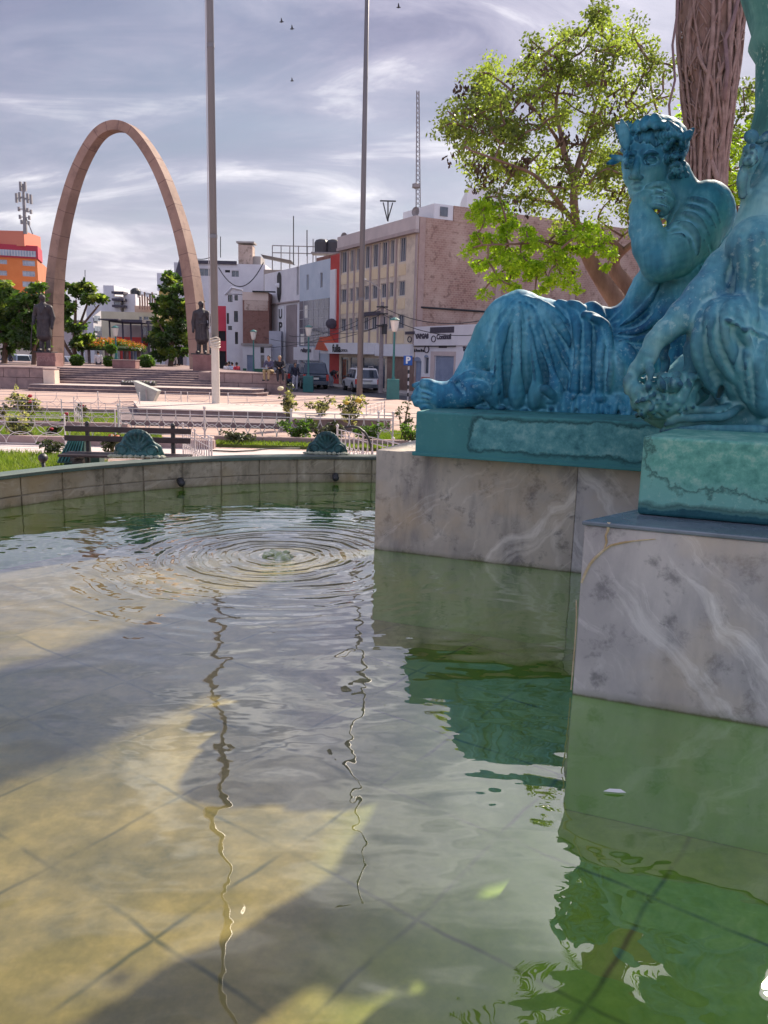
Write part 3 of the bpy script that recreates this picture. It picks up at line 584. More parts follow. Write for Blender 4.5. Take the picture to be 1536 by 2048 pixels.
# neck and chest toward the head
C([(1385, 425, .04, 40), (1362, 392, .02, 34), (1342, 355, .01, 36)], .03)
C([(1350, 440, .06, 26), (1335, 470, .06, 30)], .03)
for pts in ([(1362, 392, -.06, 4), (1345, 425, -.05, 5), (1330, 455, -.03, 5)], [(1400, 385, -.03, 4), (1380, 388, -.05, 4), (1366, 376, -.06, 4)]): FO(pts, .01)
# fleece and rocks on the plinth
r3 = np.random.default_rng(9)
for i in range(70):
    x = r3.uniform(1085, 1275); y = 812+(x-1085)*.05+r3.uniform(-22, 18); E((x, y, -.12+r3.uniform(-.06, .05)), (r3.uniform(6, 16), r3.uniform(6, 13), 14), k=.012, rot=r3.uniform(-40, 40))
for i in range(16): x = 1118+i*9.5; FO([(x, 780+r3.uniform(-4, 4), -.10, 6), (x+3, 800, -.17, 6), (x+r3.uniform(-5, 5), 826+r3.uniform(0, 8), -.19, 4)], .007)
for i in range(26): x = r3.uniform(960, 1130); E((x, 818+(x-960)*.06+r3.uniform(-5, 6), -.12+r3.uniform(-.04, .04)), (r3.uniform(5, 14), 6, 12), k=.012)
FO([(1075, 790, -.16, 7), (1088, 778, -.2, 9), (1100, 786, -.2, 9), (1112, 800, -.17, 8)], .006)
C([(1321, 449, -.16, 9), (1325, 446, .10, 9), (1332, 440, .5, 12)], .006, 'sub')
S.noise(.0012, .035, 4); S.noise(.0015, .12, 8)
S.mesh('figure', M_bronze, brz, 1)


# ---- head, wreath and chin hand, modelled finer
S = Sculpt((1.02, 4.25, 1.95), (2.05, 5.25, 2.78), .0045, dep1); C = S.chain; E = S.ell; FO = S.fold
C([(1375, 412, .05, 36), (1362, 392, .03, 33), (1342, 355, .02, 35)], .03)
# head: skull, face mask, jaw
E((1317, 290, .03), (55, 50, 54), rot=8, k=.02)
E((1296, 322, -.035), (48, 52, 42), rot=6, k=.03)
C([(1290, 345, -.05, 36), (1284, 375, -.07, 25), (1280, 390, -.085, 15)], .03)
C([(1338, 340, -.01, 26), (1318, 372, -.03, 22), (1290, 390, -.07, 13)], .03)
E((1262, 352, -.075), (15, 17, 14), k=.02); E((1306, 352, -.085), (22, 20, 16), k=.025)          # cheeks
C([(1252, 309, -.115, 6), (1268, 307, -.148, 6)], .012); C([(1283, 306, -.148, 6), (1304, 300, -.13, 7), (1324, 306, -.10, 6)], .012)   # brow ridges
for c_, r_ in (((1260, 324, -.150), (12, 8, 14)), ((1303, 320, -.150), (15, 9, 14))): E(c_, r_, k=.012, op='sub')
for c_, r_ in (((1261, 325, -.107), (9.5, 6.5, 12)), ((1302, 321, -.108), (12, 7.5, 13))): E(c_, r_, k=.003)
for x, y, s_ in ((1261, 324, 9), (1302, 320, 13)):        # lids and brows on the surface
    S.on([(x-s_, y+3, 1.8), (x-s_*.4, y-5, 2.3), (x+s_*.4, y-5.5, 2.3), (x+s_, y+1, 1.8)], .6, .002)
    S.on([(x-s_, y+3, 1.6), (x-s_*.3, y+7, 2.0), (x+s_*.4, y+7, 2.0), (x+s_, y+1, 1.6)], .5, .002)
    S.on([(x-s_*1.1, y-11, 2), (x, y-17, 3), (x+s_*1.2, y-12, 2)], .4, .005)
C([(1276, 308, -.130, 6.0), (1273, 332, -.158, 6.5), (1269, 350, -.188, 8.5)], .008); E((1263, 354, -.155), (6, 5, 7), k=.006); E((1279, 355, -.155), (7, 5.5, 7), k=.006)
FO([(1264, 370, -.116, 2.2), (1272, 368, -.138, 3.2), (1281, 368, -.140, 3.2), (1289, 370, -.128, 2.2)], .006)
FO([(1266, 376, -.112, 2.4), (1274, 377, -.137, 4.), (1282, 377, -.136, 3.8), (1288, 375, -.122, 2.4)], .008)
C([(1262, 373.5, -.140, 1.5), (1278, 372.5, -.160, 1.8), (1293, 373, -.146, 1.5)], .003, 'sub')
E((1279, 392, -.108), (13, 9, 12), k=.015)
# hair: fringe curls and side locks, laid on the skull
r2 = np.random.default_rng(5)
for i in range(19):
    t_ = i/18; x = 1250+t_*112; y = 254+8*math.sin(t_*3.1)+t_*15; dx = -9 if t_ < .3 else (8 if t_ > .55 else -2); cv = 7 if i % 2 else -6
    S.on([(x+8-t_*8, y-14, 3.2), (x+dx*.2, y-2, 4.6), (x+dx, y+10, 4.8), (x+dx+cv, y+21+r2.uniform(-3, 4), 3.4)], .55, .0015)
for i in range(46):
    x, y = 1336+r2.uniform(0, 34), 285+r2.uniform(0, 66)
    if x < 1346 and y > 330: continue
    a = r2.uniform(0, 6.28); S.on([(x+6*math.cos(a), y+6*math.sin(a), 4), (x+6*math.cos(a+1.6), y+6*math.sin(a+1.6), 5), (x+6*math.cos(a+3.2), y+6*math.sin(a+3.2), 3.5)], .7, .003, n=3)
for i in range(16):
    x, y = 1249+r2.uniform(-2, 9), 268+i*4; S.on([(x, y-6, 4), (x-2, y+3, 5), (x+3, y+9, 3)], .7, .003, n=3)
for i in range(17):
    a = rad(196+i*9.2); S.on([(1322+14*math.cos(a), 238-6*math.sin(a), 3), (1320+38*math.cos(a), 258+20*math.sin(a)+6, 3.6), (1318+52*math.cos(a), 268+20*math.sin(a)+10, 3)], .5, .003, n=3)
# laurel band and leaves
BAND = [(1250, 276, 4), (1270, 258, 6), (1300, 248, 6.5), (1334, 254, 6.5), (1362, 272, 5), (1370, 290, 4)]
S.on(BAND, .5, .004)
def leaf(p0, p1, w, k=.004):
    n = 9
    for i in range(n):
        t_ = i/(n-1); q = [p0[j]+(p1[j]-p0[j])*t_ for j in range(3)]; r_ = w*math.sin(math.pi*(.12+.86*t_))**.8
        E(q, (max(2.5, r_), max(2.5, r_), 4), k=k)
    C([(*p0, 3), (*p1, 2.4)], .003)
for (x0, y0, x1, y1, w_, l0, l1) in ((1252, 296, 1244, 240, 12, -.02, -.03), (1262, 284, 1232, 250, 11, -.02, .0), (1240, 318, 1215, 327, 6.5, .02, .0), (1252, 320, 1220, 312, 6, .02, .02),
        (1362, 288, 1387, 257, 9, -.01, .0), (1366, 276, 1383, 263, 8, .02, .03), (1288, 256, 1298, 233, 12, -.012, .04), (1314, 254, 1308, 229, 12, -.012, .05), (1336, 258, 1346, 243, 8, -.010, .03), (1272, 262, 1276, 240, 8, -.015, .01)):
    d0 = S.surf(x0, y0)+l0; leaf((x0, y0, d0), (x1, y1, d0+l1-l0), w_)
# hand under the chin
E((1302, 394, -.14), (18, 15, 17), rot=20, k=.02)
for i, (xa, ya, xb, yb, xc, yc) in enumerate(((1298, 377, 1320, 370, 1336, 380), (1300, 389, 1326, 383, 1343, 395), (1300, 401, 1326, 397, 1342, 409), (1299, 412, 1319, 410, 1332, 421))):
    FO([(xa, ya, -.15, 8), (xb, yb, -.185, 7.6), (xc, yc, -.165, 7), (xc-10, yc+9, -.14, 6)], .0015)
for q_ in ([(1294, 383, 1.5), (1312, 377, 2.8), (1338, 388, 2.4)], [(1294, 395, 1.5), (1314, 390, 2.8), (1340, 402, 2.4)], [(1294, 407, 1.5), (1314, 404, 2.8), (1336, 414, 2.4)]): S.on(q_, .2, .0015, 'sub')
C([(1288, 396, -.15, 10), (1296, 380, -.13, 8), (1306, 372, -.12, 7)], .006)
C([(1281, 425, -.13, 18), (1290, 402, -.14, 18)], .015)
S.noise(.0012, .03, 4)
S.mesh('head', M_bronze, brz, 1)

# ------------------------------------------------------------ seated figure (right edge)
def dep2(px): return np.interp(px, [1200, 1300, 1536, 1800], [3.50, 3.42, 3.28, 3.2])
S = Sculpt((.80, 2.72, .70), (2.45, 4.15, 2.55), .0075, dep2)
C = S.chain; E = S.ell; FO = S.fold
# lower knee and draped legs
E((1452, 655, -.12), (60, 58, 62), k=.03)
C([(1450, 660, -.12, 58), (1462, 740, -.06, 58), (1482, 810, .0, 48)], .05)
C([(1470, 650, -.02, 58), (1560, 640, .12, 70), (1680, 650, .3, 80)], .06)
C([(1540, 680, -.04, 60), (1550, 760, -.04, 70), (1550, 830, 0, 60)], .06)
E((1500, 830, .05), (110, 40, 70), k=.04)
ON = S.on
for pts in ([(1402, 622, 6), (1400, 680, 10), (1416, 740, 12), (1440, 805, 12)],
            [(1425, 604, 6), (1420, 650, 10), (1440, 710, 12), (1470, 765, 12)],
            [(1456, 602, 5), (1448, 645, 9), (1456, 695, 11), (1480, 745, 12), (1505, 775, 9)],
            [(1508, 680, 8), (1490, 725, 14), (1496, 780, 15), (1520, 832, 12)],
            [(1532, 678, 8), (1512, 735, 12), (1520, 800, 12), (1530, 830, 10)],
            [(1470, 612, 4), (1478, 650, 7), (1500, 690, 8)], [(1388, 660, 4), (1396, 720, 7), (1420, 780, 8)]): ON(pts, .15, .022)
for pts in ([(1412, 640, 3), (1410, 695, 5), (1432, 760, 7), (1455, 805, 6)], [(1438, 630, 3), (1432, 675, 5), (1452, 725, 6), (1476, 770, 6)], [(1482, 700, 4), (1478, 745, 7), (1492, 800, 7)], [(1500, 720, 4), (1502, 760, 5), (1508, 815, 5)], [(1462, 640, 2), (1470, 680, 4), (1492, 720, 4)]): ON(pts, 0, .012, 'sub')
r4 = np.random.default_rng(12)
px_ = 1448
ON([(1450, 638, 4)]+[(1450+i*8, 640+i*3.6+r4.uniform(-4, 4), r4.uniform(3, 6)) for i in range(1, 12)], .6, .003, n=2)   # broken seam
# upper knee
E((1420, 780, .28), (90, 90, 60), k=.05); E((1350, 800, .22), (80, 60, 40), k=.05)
E((1509, 494, -.10), (46, 50, 46), k=.012)
C([(1509, 492, -.10, 46), (1516, 560, -.06, 44), (1522, 620, .0, 46)], .03); C([(1515, 490, -.08, 46), (1600, 500, .15, 60), (1690, 540, .25, 70)], .05)
for pts in ([(1480, 480, 3), (1484, 530, 6), (1482, 585, 7), (1490, 625, 5)], [(1500, 470, 3), (1508, 530, 7), (1504, 590, 8), (1514, 640, 6)], [(1524, 468, 3), (1532, 540, 7), (1530, 610, 8)]): ON(pts, .1, .02)
# shaggy pelt between the knees
for i in range(14): x = 1456+r4.uniform(0, 34); FO([(x, 580+r4.uniform(-6, 10), -.04, 4), (x-5+r4.uniform(-4, 4), 600, -.08, 4), (x+r4.uniform(-6, 8), 618+r4.uniform(-4, 8), -.09, 3)], .004)
# reaching arm and hand
C([(1540, 450, .14, 44), (1490, 505, .06, 42), (1450, 540, -.02, 38), (1410, 590, -.08, 35), (1366, 634, -.12, 29), (1330, 664, -.14, 21), (1308, 684, -.15, 17), (1296, 712, -.16, 17), (1280, 738, -.16, 19)], .025)
E((1277, 744, -.15), (20, 26, 20), rot=35, k=.02)
for i, (x0, y0, x1, y1, x2, y2) in enumerate(((1268, 742, 1254, 762, 1254, 784), (1274, 752, 1262, 776, 1266, 798), (1284, 756, 1274, 782, 1280, 806), (1292, 752, 1288, 776, 1296, 792))):
    FO([(x0, y0, -.17, 8), (x1, y1, -.20, 8), (x2, y2, -.19, 6.5)], .004)
C([(1296, 722, -.18, 9), (1300, 742, -.22, 8), (1302, 758, -.23, 6)], .006)
# shell basket with ragged rim
E((1326, 798, -.12), (64, 42, 55), rot=-6, k=.01); E((1330, 762, -.15), (52, 22, 44), k=.01, op='sub')
for i in range(120):
    a = r4.uniform(0, 2*math.pi); b = r4.uniform(-.2, 1.0)
    E((1326+60*math.cos(a)*math.cos(b*1.2), 792+30*b+r4.uniform(-4, 4), -.12+.11*math.sin(a)*math.cos(b*1.2)), (r4.uniform(4, 8), r4.uniform(4, 8), 6), k=.004, rot=r4.uniform(0, 90))
for i in range(26): a = i/26*6.283; E((1328+56*math.cos(a), 768+9*math.sin(a)-(4 if i % 2 else 0), -.13-.09*math.sin(a)), (8, 6, 8), k=.004)
for i in range(20): E((r4.uniform(1325, 1385), r4.uniform(752, 775), -.14+r4.uniform(-.05, .03)), (12, 12, 14), k=.01)
for i in range(46): x_, y_ = r4.uniform(1270, 1385), r4.uniform(785, 832); ON([(x_, y_-5, 3), (x_+r4.uniform(-7, 7), y_, 4.5), (x_+r4.uniform(-9, 9), y_+7, 3)], .5 if i % 2 else 0, .003, 'add' if i % 2 else 'sub', n=3)
for i in range(14): x_ = r4.uniform(1290, 1380); ON([(x_, 752, 4), (x_+5, 768, 6), (x_+r4.uniform(-4, 10), 786, 5)], .5, .004, n=3)
FO([(1370, 745, -.14, 8), (1352, 775, -.20, 8), (1342, 805, -.22, 7)], .008); FO([(1384, 758, -.14, 8), (1368, 790, -.2, 8), (1352, 820, -.2, 6)], .008)
# hanging sleeve end, twisted end of cloth
C([(1392, 665, -.08, 16), (1384, 700, -.10, 15), (1384, 745, -.11, 15), (1392, 768, -.12, 12)], .02)
FO([(1334, 690, -.06, 6), (1326, 708, -.08, 8), (1332, 726, -.06, 7), (1326, 750, -.08, 6)], .008)
FO([(1386, 775, -.10, 4), (1394, 796, -.10, 7), (1384, 812, -.10, 3)], .006)
# foot under hem
C([(1324, 862, -.14, 6), (1352, 850, -.14, 13), (1395, 844, -.12, 19), (1445, 838, -.08, 24), (1500, 836, 0, 34)], .02)
for pts in ([(1330, 850, -.16, 5), (1360, 838, -.18, 7), (1400, 836, -.2, 7), (1450, 832, -.18, 7), (1480, 815, -.12, 7)], [(1345, 836, -.15, 4), (1380, 822, -.14, 6), (1430, 820, -.16, 7), (1470, 810, -.1, 7)], [(1330, 862, -.19, 4), (1380, 858, -.22, 6), (1450, 858, -.22, 8), (1530, 860, -.2, 9)]): FO(pts, .01)
E((1560, 850, .05), (130, 26, 90), k=.03)
# torso, shoulder, second arm, head with wreath: mostly out of the frame but whole
C([(1640, 640, .30, 90), (1640, 520, .32, 85), (1635, 420, .32, 80)], .08)
C([(1610, 320, .22, 50), (1565, 365, .18, 46), (1532, 412, .15, 44), (1508, 460, .13, 40)], .012)
C([(1630, 390, .3, 60), (1590, 350, .28, 40), (1562, 330, .26, 40)], .04)
E((1552, 330, .25), (46, 58, 52), rot=10, k=.02); C([(1520, 345, .20, 20), (1512, 362, .19, 14), (1520, 395, .2, 16)], .02); C([(1505, 352, .18, 5), (1500, 366, .17, 6)], .008)
for i in range(30): E((r4.uniform(1502, 1575), r4.uniform(275, 345), .20+r4.uniform(-.05, .05)), (8, 8, 8), k=.006)
for i in range(16): E((r4.uniform(1500, 1530), r4.uniform(370, 430), .20+r4.uniform(-.04, .04)), (9, 10, 9), k=.008)
E((1507, 312, .13), (16, 20, 22), k=.008); FO([(1500, 330, .12, 12), (1489, 352, .11, 11), (1487, 374, .11, 9), (1494, 398, .12, 8)], .01)
for i in range(26): E((1498+r4.uniform(-9, 14), r4.uniform(292, 330), .04+r4.uniform(-.02, .06)), (6, 6, 7), k=.003)
for i in range(14): x_ = 1486+r4.uniform(-4, 14); FO([(x_, 336+r4.uniform(-4, 14), .06, 4), (x_-5, 362, .05, 5), (x_-4+r4.uniform(-4, 6), 386+r4.uniform(-6, 10), .07, 3)], .003)
E((1509, 316, .035), (6, 8, 7), k=.003); E((1503, 273, .12), (15, 13, 9), k=.004); leaf((1520, 285, .17), (1538, 262, .16), 9)
for pts in ([(1462, 505, 3), (1458, 540, 5), (1452, 580, 4)], [(1394, 625, 2), (1405, 603, 4), (1430, 592, 4), (1470, 596, 3)]): S.on(pts, 0, .006, 'sub')
E((1413, 775, .0), (12, 34, 80), rot=14, k=.01, op='sub')
S.noise(.0012, .035, 14); S.noise(.0015, .11, 18)
S.mesh('figure', M_bronze2, brz2, 1)

# ------------------------------------------------------------ central stem and upper bowl
core = PY(1640, 300, 4.15)[:2]
col = thing('fountain_column', 'tall green bronze baluster column flaring into an upper fountain bowl, top right corner', 'fountain column', (core[0], core[1], PT))
mb = MB(); mb.lathe([(.42, PT), (.42, .9), (.34, .95), (.34, 1.3), (.33, 1.9), (.34, 2.1), (.36, 2.15), (.33, 2.25), (.31, 2.4), (.33, 2.62), (.37, 2.68), (.36, 2.74), (.46, 3.0), (.62, 3.3)], 40, (*core, 0))
mb.build('stem', M_block2, col, smooth=True)
mb = MB(); n = 48; pr = [(.60, 3.30), (.95, 3.42), (1.25, 3.62), (1.42, 3.85), (1.50, 3.92), (1.52, 4.0), (1.44, 4.02), (1.3, 3.9), (.9, 3.7), (.2, 3.6)]
mb.lathe(pr, n, (*core, 0)); mb.build('bowl', M_block2, col, smooth=True)
# ============================================================ environment materials
M_plaza = pm('pink_paving', (.40, .275, .235), (.50, .36, .31), scale=.35, rough=.85, bump=.05, bscale=9, c3=(.34, .25, .225), s3=.9)
M_asph = pm('asphalt', (.045, .048, .058), (.08, .08, .095), scale=.6, rough=.9, bump=.1, bscale=30)
M_walk = pm('sidewalk_concrete', (.30, .28, .28), (.40, .37, .36), scale=.8, rough=.9)
M_pstone = pm('pink_granite', (.25, .175, .17), (.35, .25, .235), scale=3., rough=.8, bump=.1, bscale=20, c3=(.20, .15, .15), s3=1.2)
M_pstone_d = pm('shaded_riser_stone', (.15, .115, .125), (.23, .175, .18), scale=3., rough=.85, c3=(.09, .07, .08), s3=4)  # risers' shade put into a darker stone colour, reused on other dark stonework
M_tread = pm('pale_tread', (.46, .38, .35), (.58, .48, .44), scale=2, rough=.8)
M_cream = pm('cream_sunlit_pier', (.62, .50, .42), (.70, .58, .48), scale=3, rough=.8)  # lighter tone stands in for sun on the stair pier
M_grass = pm('lawn_soil', (.06, .085, .018), (.12, .14, .035), scale=3, rough=1)
M_blade = pm('grass_blade', (.10, .17, .018), (.22, .27, .05), scale=2.5, rough=.6, trans=.45)
M_kerb = pm('rose_kerb', (.27, .185, .18), (.36, .26, .25), scale=2, rough=.85)
M_wire = pm('white_wire', (.70, .66, .66), (.50, .46, .46), scale=6, rough=.5)
M_pole = pm('painted_pole', (.16, .165, .19), (.21, .215, .24), scale=.6, rough=.45, stretch=(1, 1, .15))
M_polel = pm('concrete_pole', (.62, .57, .50), (.70, .64, .57), scale=2, rough=.6)
M_bench = pm('bench_slat', (.014, .008, .012), (.03, .018, .023), scale=5, rough=.5)
M_iron = pm('black_iron', (.02, .022, .028), rough=.5)
M_glass = glassy('window_glass', (.045, .06, .085)); M_glassl = glassy('pale_window_glass', (.22, .26, .33))
M_frame = pm('window_frame', (.45, .45, .48), rough=.5); M_dframe = pm('dark_frame', (.05, .04, .04), rough=.6)
M_dark = pm('dark_opening', (.02, .02, .025), rough=.9)
M_green = pm('lamp_green', (.02, .13, .13), (.03, .17, .165), scale=3, rough=.4)
M_lamp = pm('opal_lantern', (.75, .72, .66), rough=.35)
M_bark = pm('bark', (.085, .055, .042), (.19, .125, .095), scale=5, rough=.95, bump=.7, bscale=14, stretch=(1, 1, .35))
M_bark2 = pm('pale_bark', (.15, .09, .07), (.27, .175, .135), scale=5, rough=.95, bump=.6, bscale=14, stretch=(1, 1, .3))
M_barkv = pm('vine_bark', (.21, .135, .12), (.32, .215, .19), scale=7, rough=.95, bump=.9, bscale=20, c3=(.12, .08, .07), s3=3, stretch=(1, 1, .3))
M_vine = pm('vine_root', (.20, .135, .125), (.33, .24, .225), scale=9, rough=.9)
LG = [pm('leaf_dark', (.022, .05, .012), (.05, .10, .02), scale=9, rough=.45, trans=.35), pm('leaf_mid', (.05, .11, .018), (.10, .18, .03), scale=9, rough=.45, trans=.45),
      pm('leaf_lime_sunlit', (.20, .34, .02), (.36, .50, .04), scale=9, rough=.5, trans=.6), pm('leaf_olive', (.085, .12, .03), (.16, .20, .05), scale=9, rough=.5, trans=.5), pm('seed_pod', (.05, .028, .02), (.09, .05, .03), scale=9, rough=.8)]  # the lime tone stands for sunlit leaves

# ============================================================ ground
mb = MB(); s_ = 9000; mb.add([[-s_, -600, -1.05], [s_, -600, -1.05], [s_, 12000, -1.05], [-s_, 12000, -1.05]], [(0, 1, 2, 3)]); struct(mb.build('ground', pm('far_ground', (.16, .14, .13), (.22, .19, .17), scale=.02, rough=1)))
def g2(px, py, z=-.8): return list(PZ(px, py, z)[:2])
mb = MB(); mb.add([[*p, -1.04] for p in [(-90, 44), (60, 20), (60, 40), (24, 38), (-6, 90), (-60, 160), (-160, 160)]], [tuple(range(7))]); struct(mb.build('road', M_asph))
edge = [g2(560, 783), g2(640, 787), g2(700, 791), g2(770, 797), g2(850, 805), (6.5, 31), (14, 26), (30, 22)]
pz = [(-60, -14), (34, -14), (34, 20)]+[tuple(p) for p in edge[::-1][:-1]]+[tuple(edge[0]), (-9, 43.0), (-60, 43.0)]
hole = [list(basin_pt(2*math.pi*j/64, .3)) for j in range(64)]
def sheet_with_hole(outer, inner, z):
    bm = bmesh.new(); eds = []
    for lp in (outer, inner):
        vs_ = [bm.verts.new((*p, z)) for p in lp]; eds += [bm.edges.new((vs_[i], vs_[(i+1) % len(vs_)])) for i in range(len(vs_))]
    bmesh.ops.triangle_fill(bm, edges=eds, use_beauty=True); bmesh.ops.recalc_face_normals(bm, faces=bm.faces)
    me_ = [v.co[:] for v in bm.verts]; bm.verts.index_update(); F = [tuple(v.index for v in f.verts) for f in bm.faces]
    F = [f if np.cross(np.array(me_[f[1]])-me_[f[0]], np.array(me_[f[2]])-me_[f[0]])[2] > 0 else f[::-1] for f in F]; bm.free(); return me_, F
V, F = sheet_with_hole(pz, hole, -.8); mb = MB(); mb.add(V, F); struct(mb.build('plaza', M_plaza))
mb = MB(); n = len(pz); mb.add([[*p, -.8] for p in pz]+[[*p, -1.05] for p in pz], [(i, n+i, n+(i+1) % n, (i+1) % n) for i in range(n)]); struct(mb.build('plaza_kerb', M_kerb))
mb = MB()                                      # paving joints as narrow inlaid strips
for i in range(24): y = 13+i*1.35; mb.add([[-30, y, -.796], [5, y, -.796], [5, y+.03, -.796], [-30, y+.03, -.796]], [(0, 1, 2, 3)]) if y < 39 else None
struct(mb.build('paving_joint', pm('paving_joint', (.27, .2, .185), rough=.9)))

# ============================================================ raised platform, stairs and walls behind
PT2 = .2
def xr(px, Y): return float(PY(px, 700, Y)[0])
mb = MB(); mb.prism([(xr(420, 44.7), 44.7), (xr(420, 44.7), 41.9), (xr(572, 41.7), 41.7), (xr(572, 41.7)-11, 64), (-60, 64), (-60, 40.4), (xr(107, 40.3), 40.4), (xr(112, 44.7), 44.7)], -1.0, PT2-.002); struct(mb.build('platform', M_pstone))
def stone_wall(name, label, x0, y0, x1, y1, z0, z1, course=.55, blk=1.3, mat=M_pstone, pier=None):
    t = thing(name, label, 'wall', ((x0+x1)/2, (y0+y1)/2, z0)); L = math.hypot(x1-x0, y1-y0); ex = np.array([(x1-x0)/L, (y1-y0)/L]); nn = np.array([ex[1], -ex[0]])
    a = math.atan2(ex[1], ex[0]); k = 0; mb = MB(); z = z0
    c = (np.array([x0, y0])+np.array([x1, y1]))/2-nn*.22; mj = MB(); mj.box((*c, (z0+z1)/2-.02), (L-.02, .4, z1-z0-.05), a); mj.build('core', pm('mortar_shadow', (.10, .075, .075), rough=.95), t)
    while z < z1-.1:
        h = min(course, z1-z-.0); s = -(k % 2)*blk/2
        while s < L:
            a0, a1 = max(0, s), min(L, s+blk)
            if a1-a0 > .05: m_ = (a0+a1)/2; p = np.array([x0, y0])+ex*m_-nn*(.2+random.uniform(-.006, .006)); mb.box((*p, z+h/2), (a1-a0-.02, .45, h-.02), a)
            s += blk
        z += h; k += 1
    mb.build('stone_blocks', mat, t, bevel=.008)
    mc = MB(); mc.box((*c, z1+.03), (L+.05, .56, .06), a); mc.build('wall_cap', M_pstone, t, bevel=.01); return t
stone_wall('retaining_wall', 'left purple-pink granite block retaining wall under the trees beside the stairs', -34, 40.2, xr(84, 40.2), 40.2, -.8, PT2)
stone_wall('retaining_wall', 'granite block wall right of the stairs with two people sitting on top', xr(420, 41.6), 41.6, xr(572, 41.5), 41.4, -.8, PT2-.02, course=.5, blk=1.45)
t = thing('stair_pier', 'stone pier toned pale cream as if sunlit, at the left end of the broad stairs', 'pier', (xr(97, 39.8), 39.9, -.5)); mb = MB(); x0, x1 = xr(85, 39.7), xr(108, 39.7)
mb.box(((x0+x1)/2, 39.9, -.16), (x1-x0, .6, .68)); mb.build('pier_block', M_cream, t, bevel=.01); mb = MB(); mb.box(((x0+x1)/2, 39.9, .215), (x1-x0+.06, .66, .05)); mb.build('pier_cap', M_pstone, t, bevel=.008)
st = thing('stairs', 'broad flight of granite steps with shade-darkened risers climbing to the parabolic arch', 'stairs', (xr(265, 42), 42.5, -.5)); NS = 7
for i in range(NS):
    y = 40.6+i*.62; z0 = -.5+i*.1; mb = MB(); xa, xb = xr(108+i, y), xr(428-i*2, y); nn_ = 22; mb.box(((xa+xb)/2, (y+45.3)/2, z0+.05), (xb-xa, 45.3-y, .096)); mb.build('step', M_pstone_d, st)
    mb = MB(); mb.box(((xa+xb)/2, y+.3, z0+.1), (xb-xa-.02, .62, .012)); mb.build('tread', M_pstone, st)
lp = thing('low_platform', 'low two-step stone platform in front of the stairs with bright sunlit edge', 'platform', (xr(280, 39), 39.5, -.8))
for i, (y, z0, z1) in enumerate(((38.3, -.8, -.66), (38.7, -.66, -.5))):
    mb = MB(); xa, xb = xr(52+i*4, y), xr(512-i*8, y); mb.prism([(xa, y), (xb, y), (xb+.4, y+.8), (xb+.2, 41.4), (xa, 41.4)], z0, z1-.02); mb.build('step', M_pstone_d, lp)
    mb = MB(); mb.prism([(xa-.03, y-.03), (xb+.03, y-.03), (xb+.43, y+.8), (xb+.2, 41.35), (xa, 41.35)], z1-.02, z1); mb.build('tread', M_tread if i else M_pstone, lp)

# ============================================================ parabolic arch
A0 = np.array([xr(101, 53), 53.]); A1 = np.array([xr(406, 49), 49.]); AC = (A0+A1)/2; ADir = (A1-A0)/np.linalg.norm(A1-A0); APer = np.array([-ADir[1], ADir[0]])
fs = np.array([0, .2, .365, .545, .67, .79, .87, .92, .965, 1.]); gs = np.array([0, .02, .08, .185, .29, .42, .54, .64, .78, 1.])
HS = 5.95; TOPZ = float(PY(238, 243, 51)[2]); HT = TOPZ-PT2
u = np.concatenate([-np.linspace(1, 0, 46)**1.0, np.linspace(0, 1, 46)[1:]])
ff = np.interp(np.abs(u), np.linspace(0, 1, len(fs)), fs)*np.sign(u); gg = np.interp(np.abs(u), np.linspace(0, 1, len(fs)), gs)
ker = np.ones(7)/7
def sm(a): b = a.copy(); b[3:-3] = np.convolve(a, ker, 'valid'); return b
ff, gg = sm(ff), sm(sm(gg)); gg -= gg.min(); gg /= gg.max(); ff /= np.abs(ff).max()
P2 = np.stack([ff*HS, TOPZ-gg*HT], 1); T2_ = np.gradient(P2, axis=0); T2_ /= np.linalg.norm(T2_, axis=1)[:, None]; IN = np.stack([T2_[:, 1], -T2_[:, 0]], 1)
th = .54+.24*gg; dpt = .34+.20*gg
arch = thing('parabolic_arch', 'tall slender pink stone parabolic arch standing over the stairs', 'monument', (*AC, PT2))
V = []; 
for i in range(len(P2)):
    o_, i_ = P2[i], P2[i]+IN[i]*th[i]
    for (a, b) in ((o_, -1), (o_, 1), (i_, 1), (i_, -1)): q = AC+ADir*a[0]+APer*b*dpt[i]; V.append([q[0], q[1], max(PT2, a[1])])
F = [(i*4+j, i*4+(j+1) % 4, (i+1)*4+(j+1) % 4, (i+1)*4+j) for i in range(len(P2)-1) for j in range(4)]+[(3, 2, 1, 0), tuple(len(V)-4+k for k in range(4))]
M_arch = pm('arch_stone', (.27, .175, .14), (.37, .245, .20), scale=.55, rough=.8, c3=(.19, .12, .10), s3=.9, bump=.05, bscale=8)
V = np.array(V); JV = []; JF = []
for i in range(3, len(P2)-3, 4):              # open joints between the stone courses
    c = V[i*4:i*4+4].mean(0); a = (V[i*4:i*4+4]-c)*1.006+c; b = a+(V[i*4+4:i*4+8]-V[i*4:i*4+4])*.035/np.linalg.norm(P2[i+1]-P2[i]); o_ = len(V)+len(JV)*4
    JV += [a, b]; JF += [(o_+j, o_+4+j, o_+4+(j+1) % 4, o_+(j+1) % 4) for j in range(4)]
mb = MB(); mb.add(np.concatenate([V]+JV), [f[::-1] for f in F]+JF); ab_ = mb.build('arch_body', [M_arch, pm('arch_joint', (.16, .095, .085), rough=.9)], arch)
for i in range(len(JF)): ab_.data.polygons[len(F)+i].material_index = 1

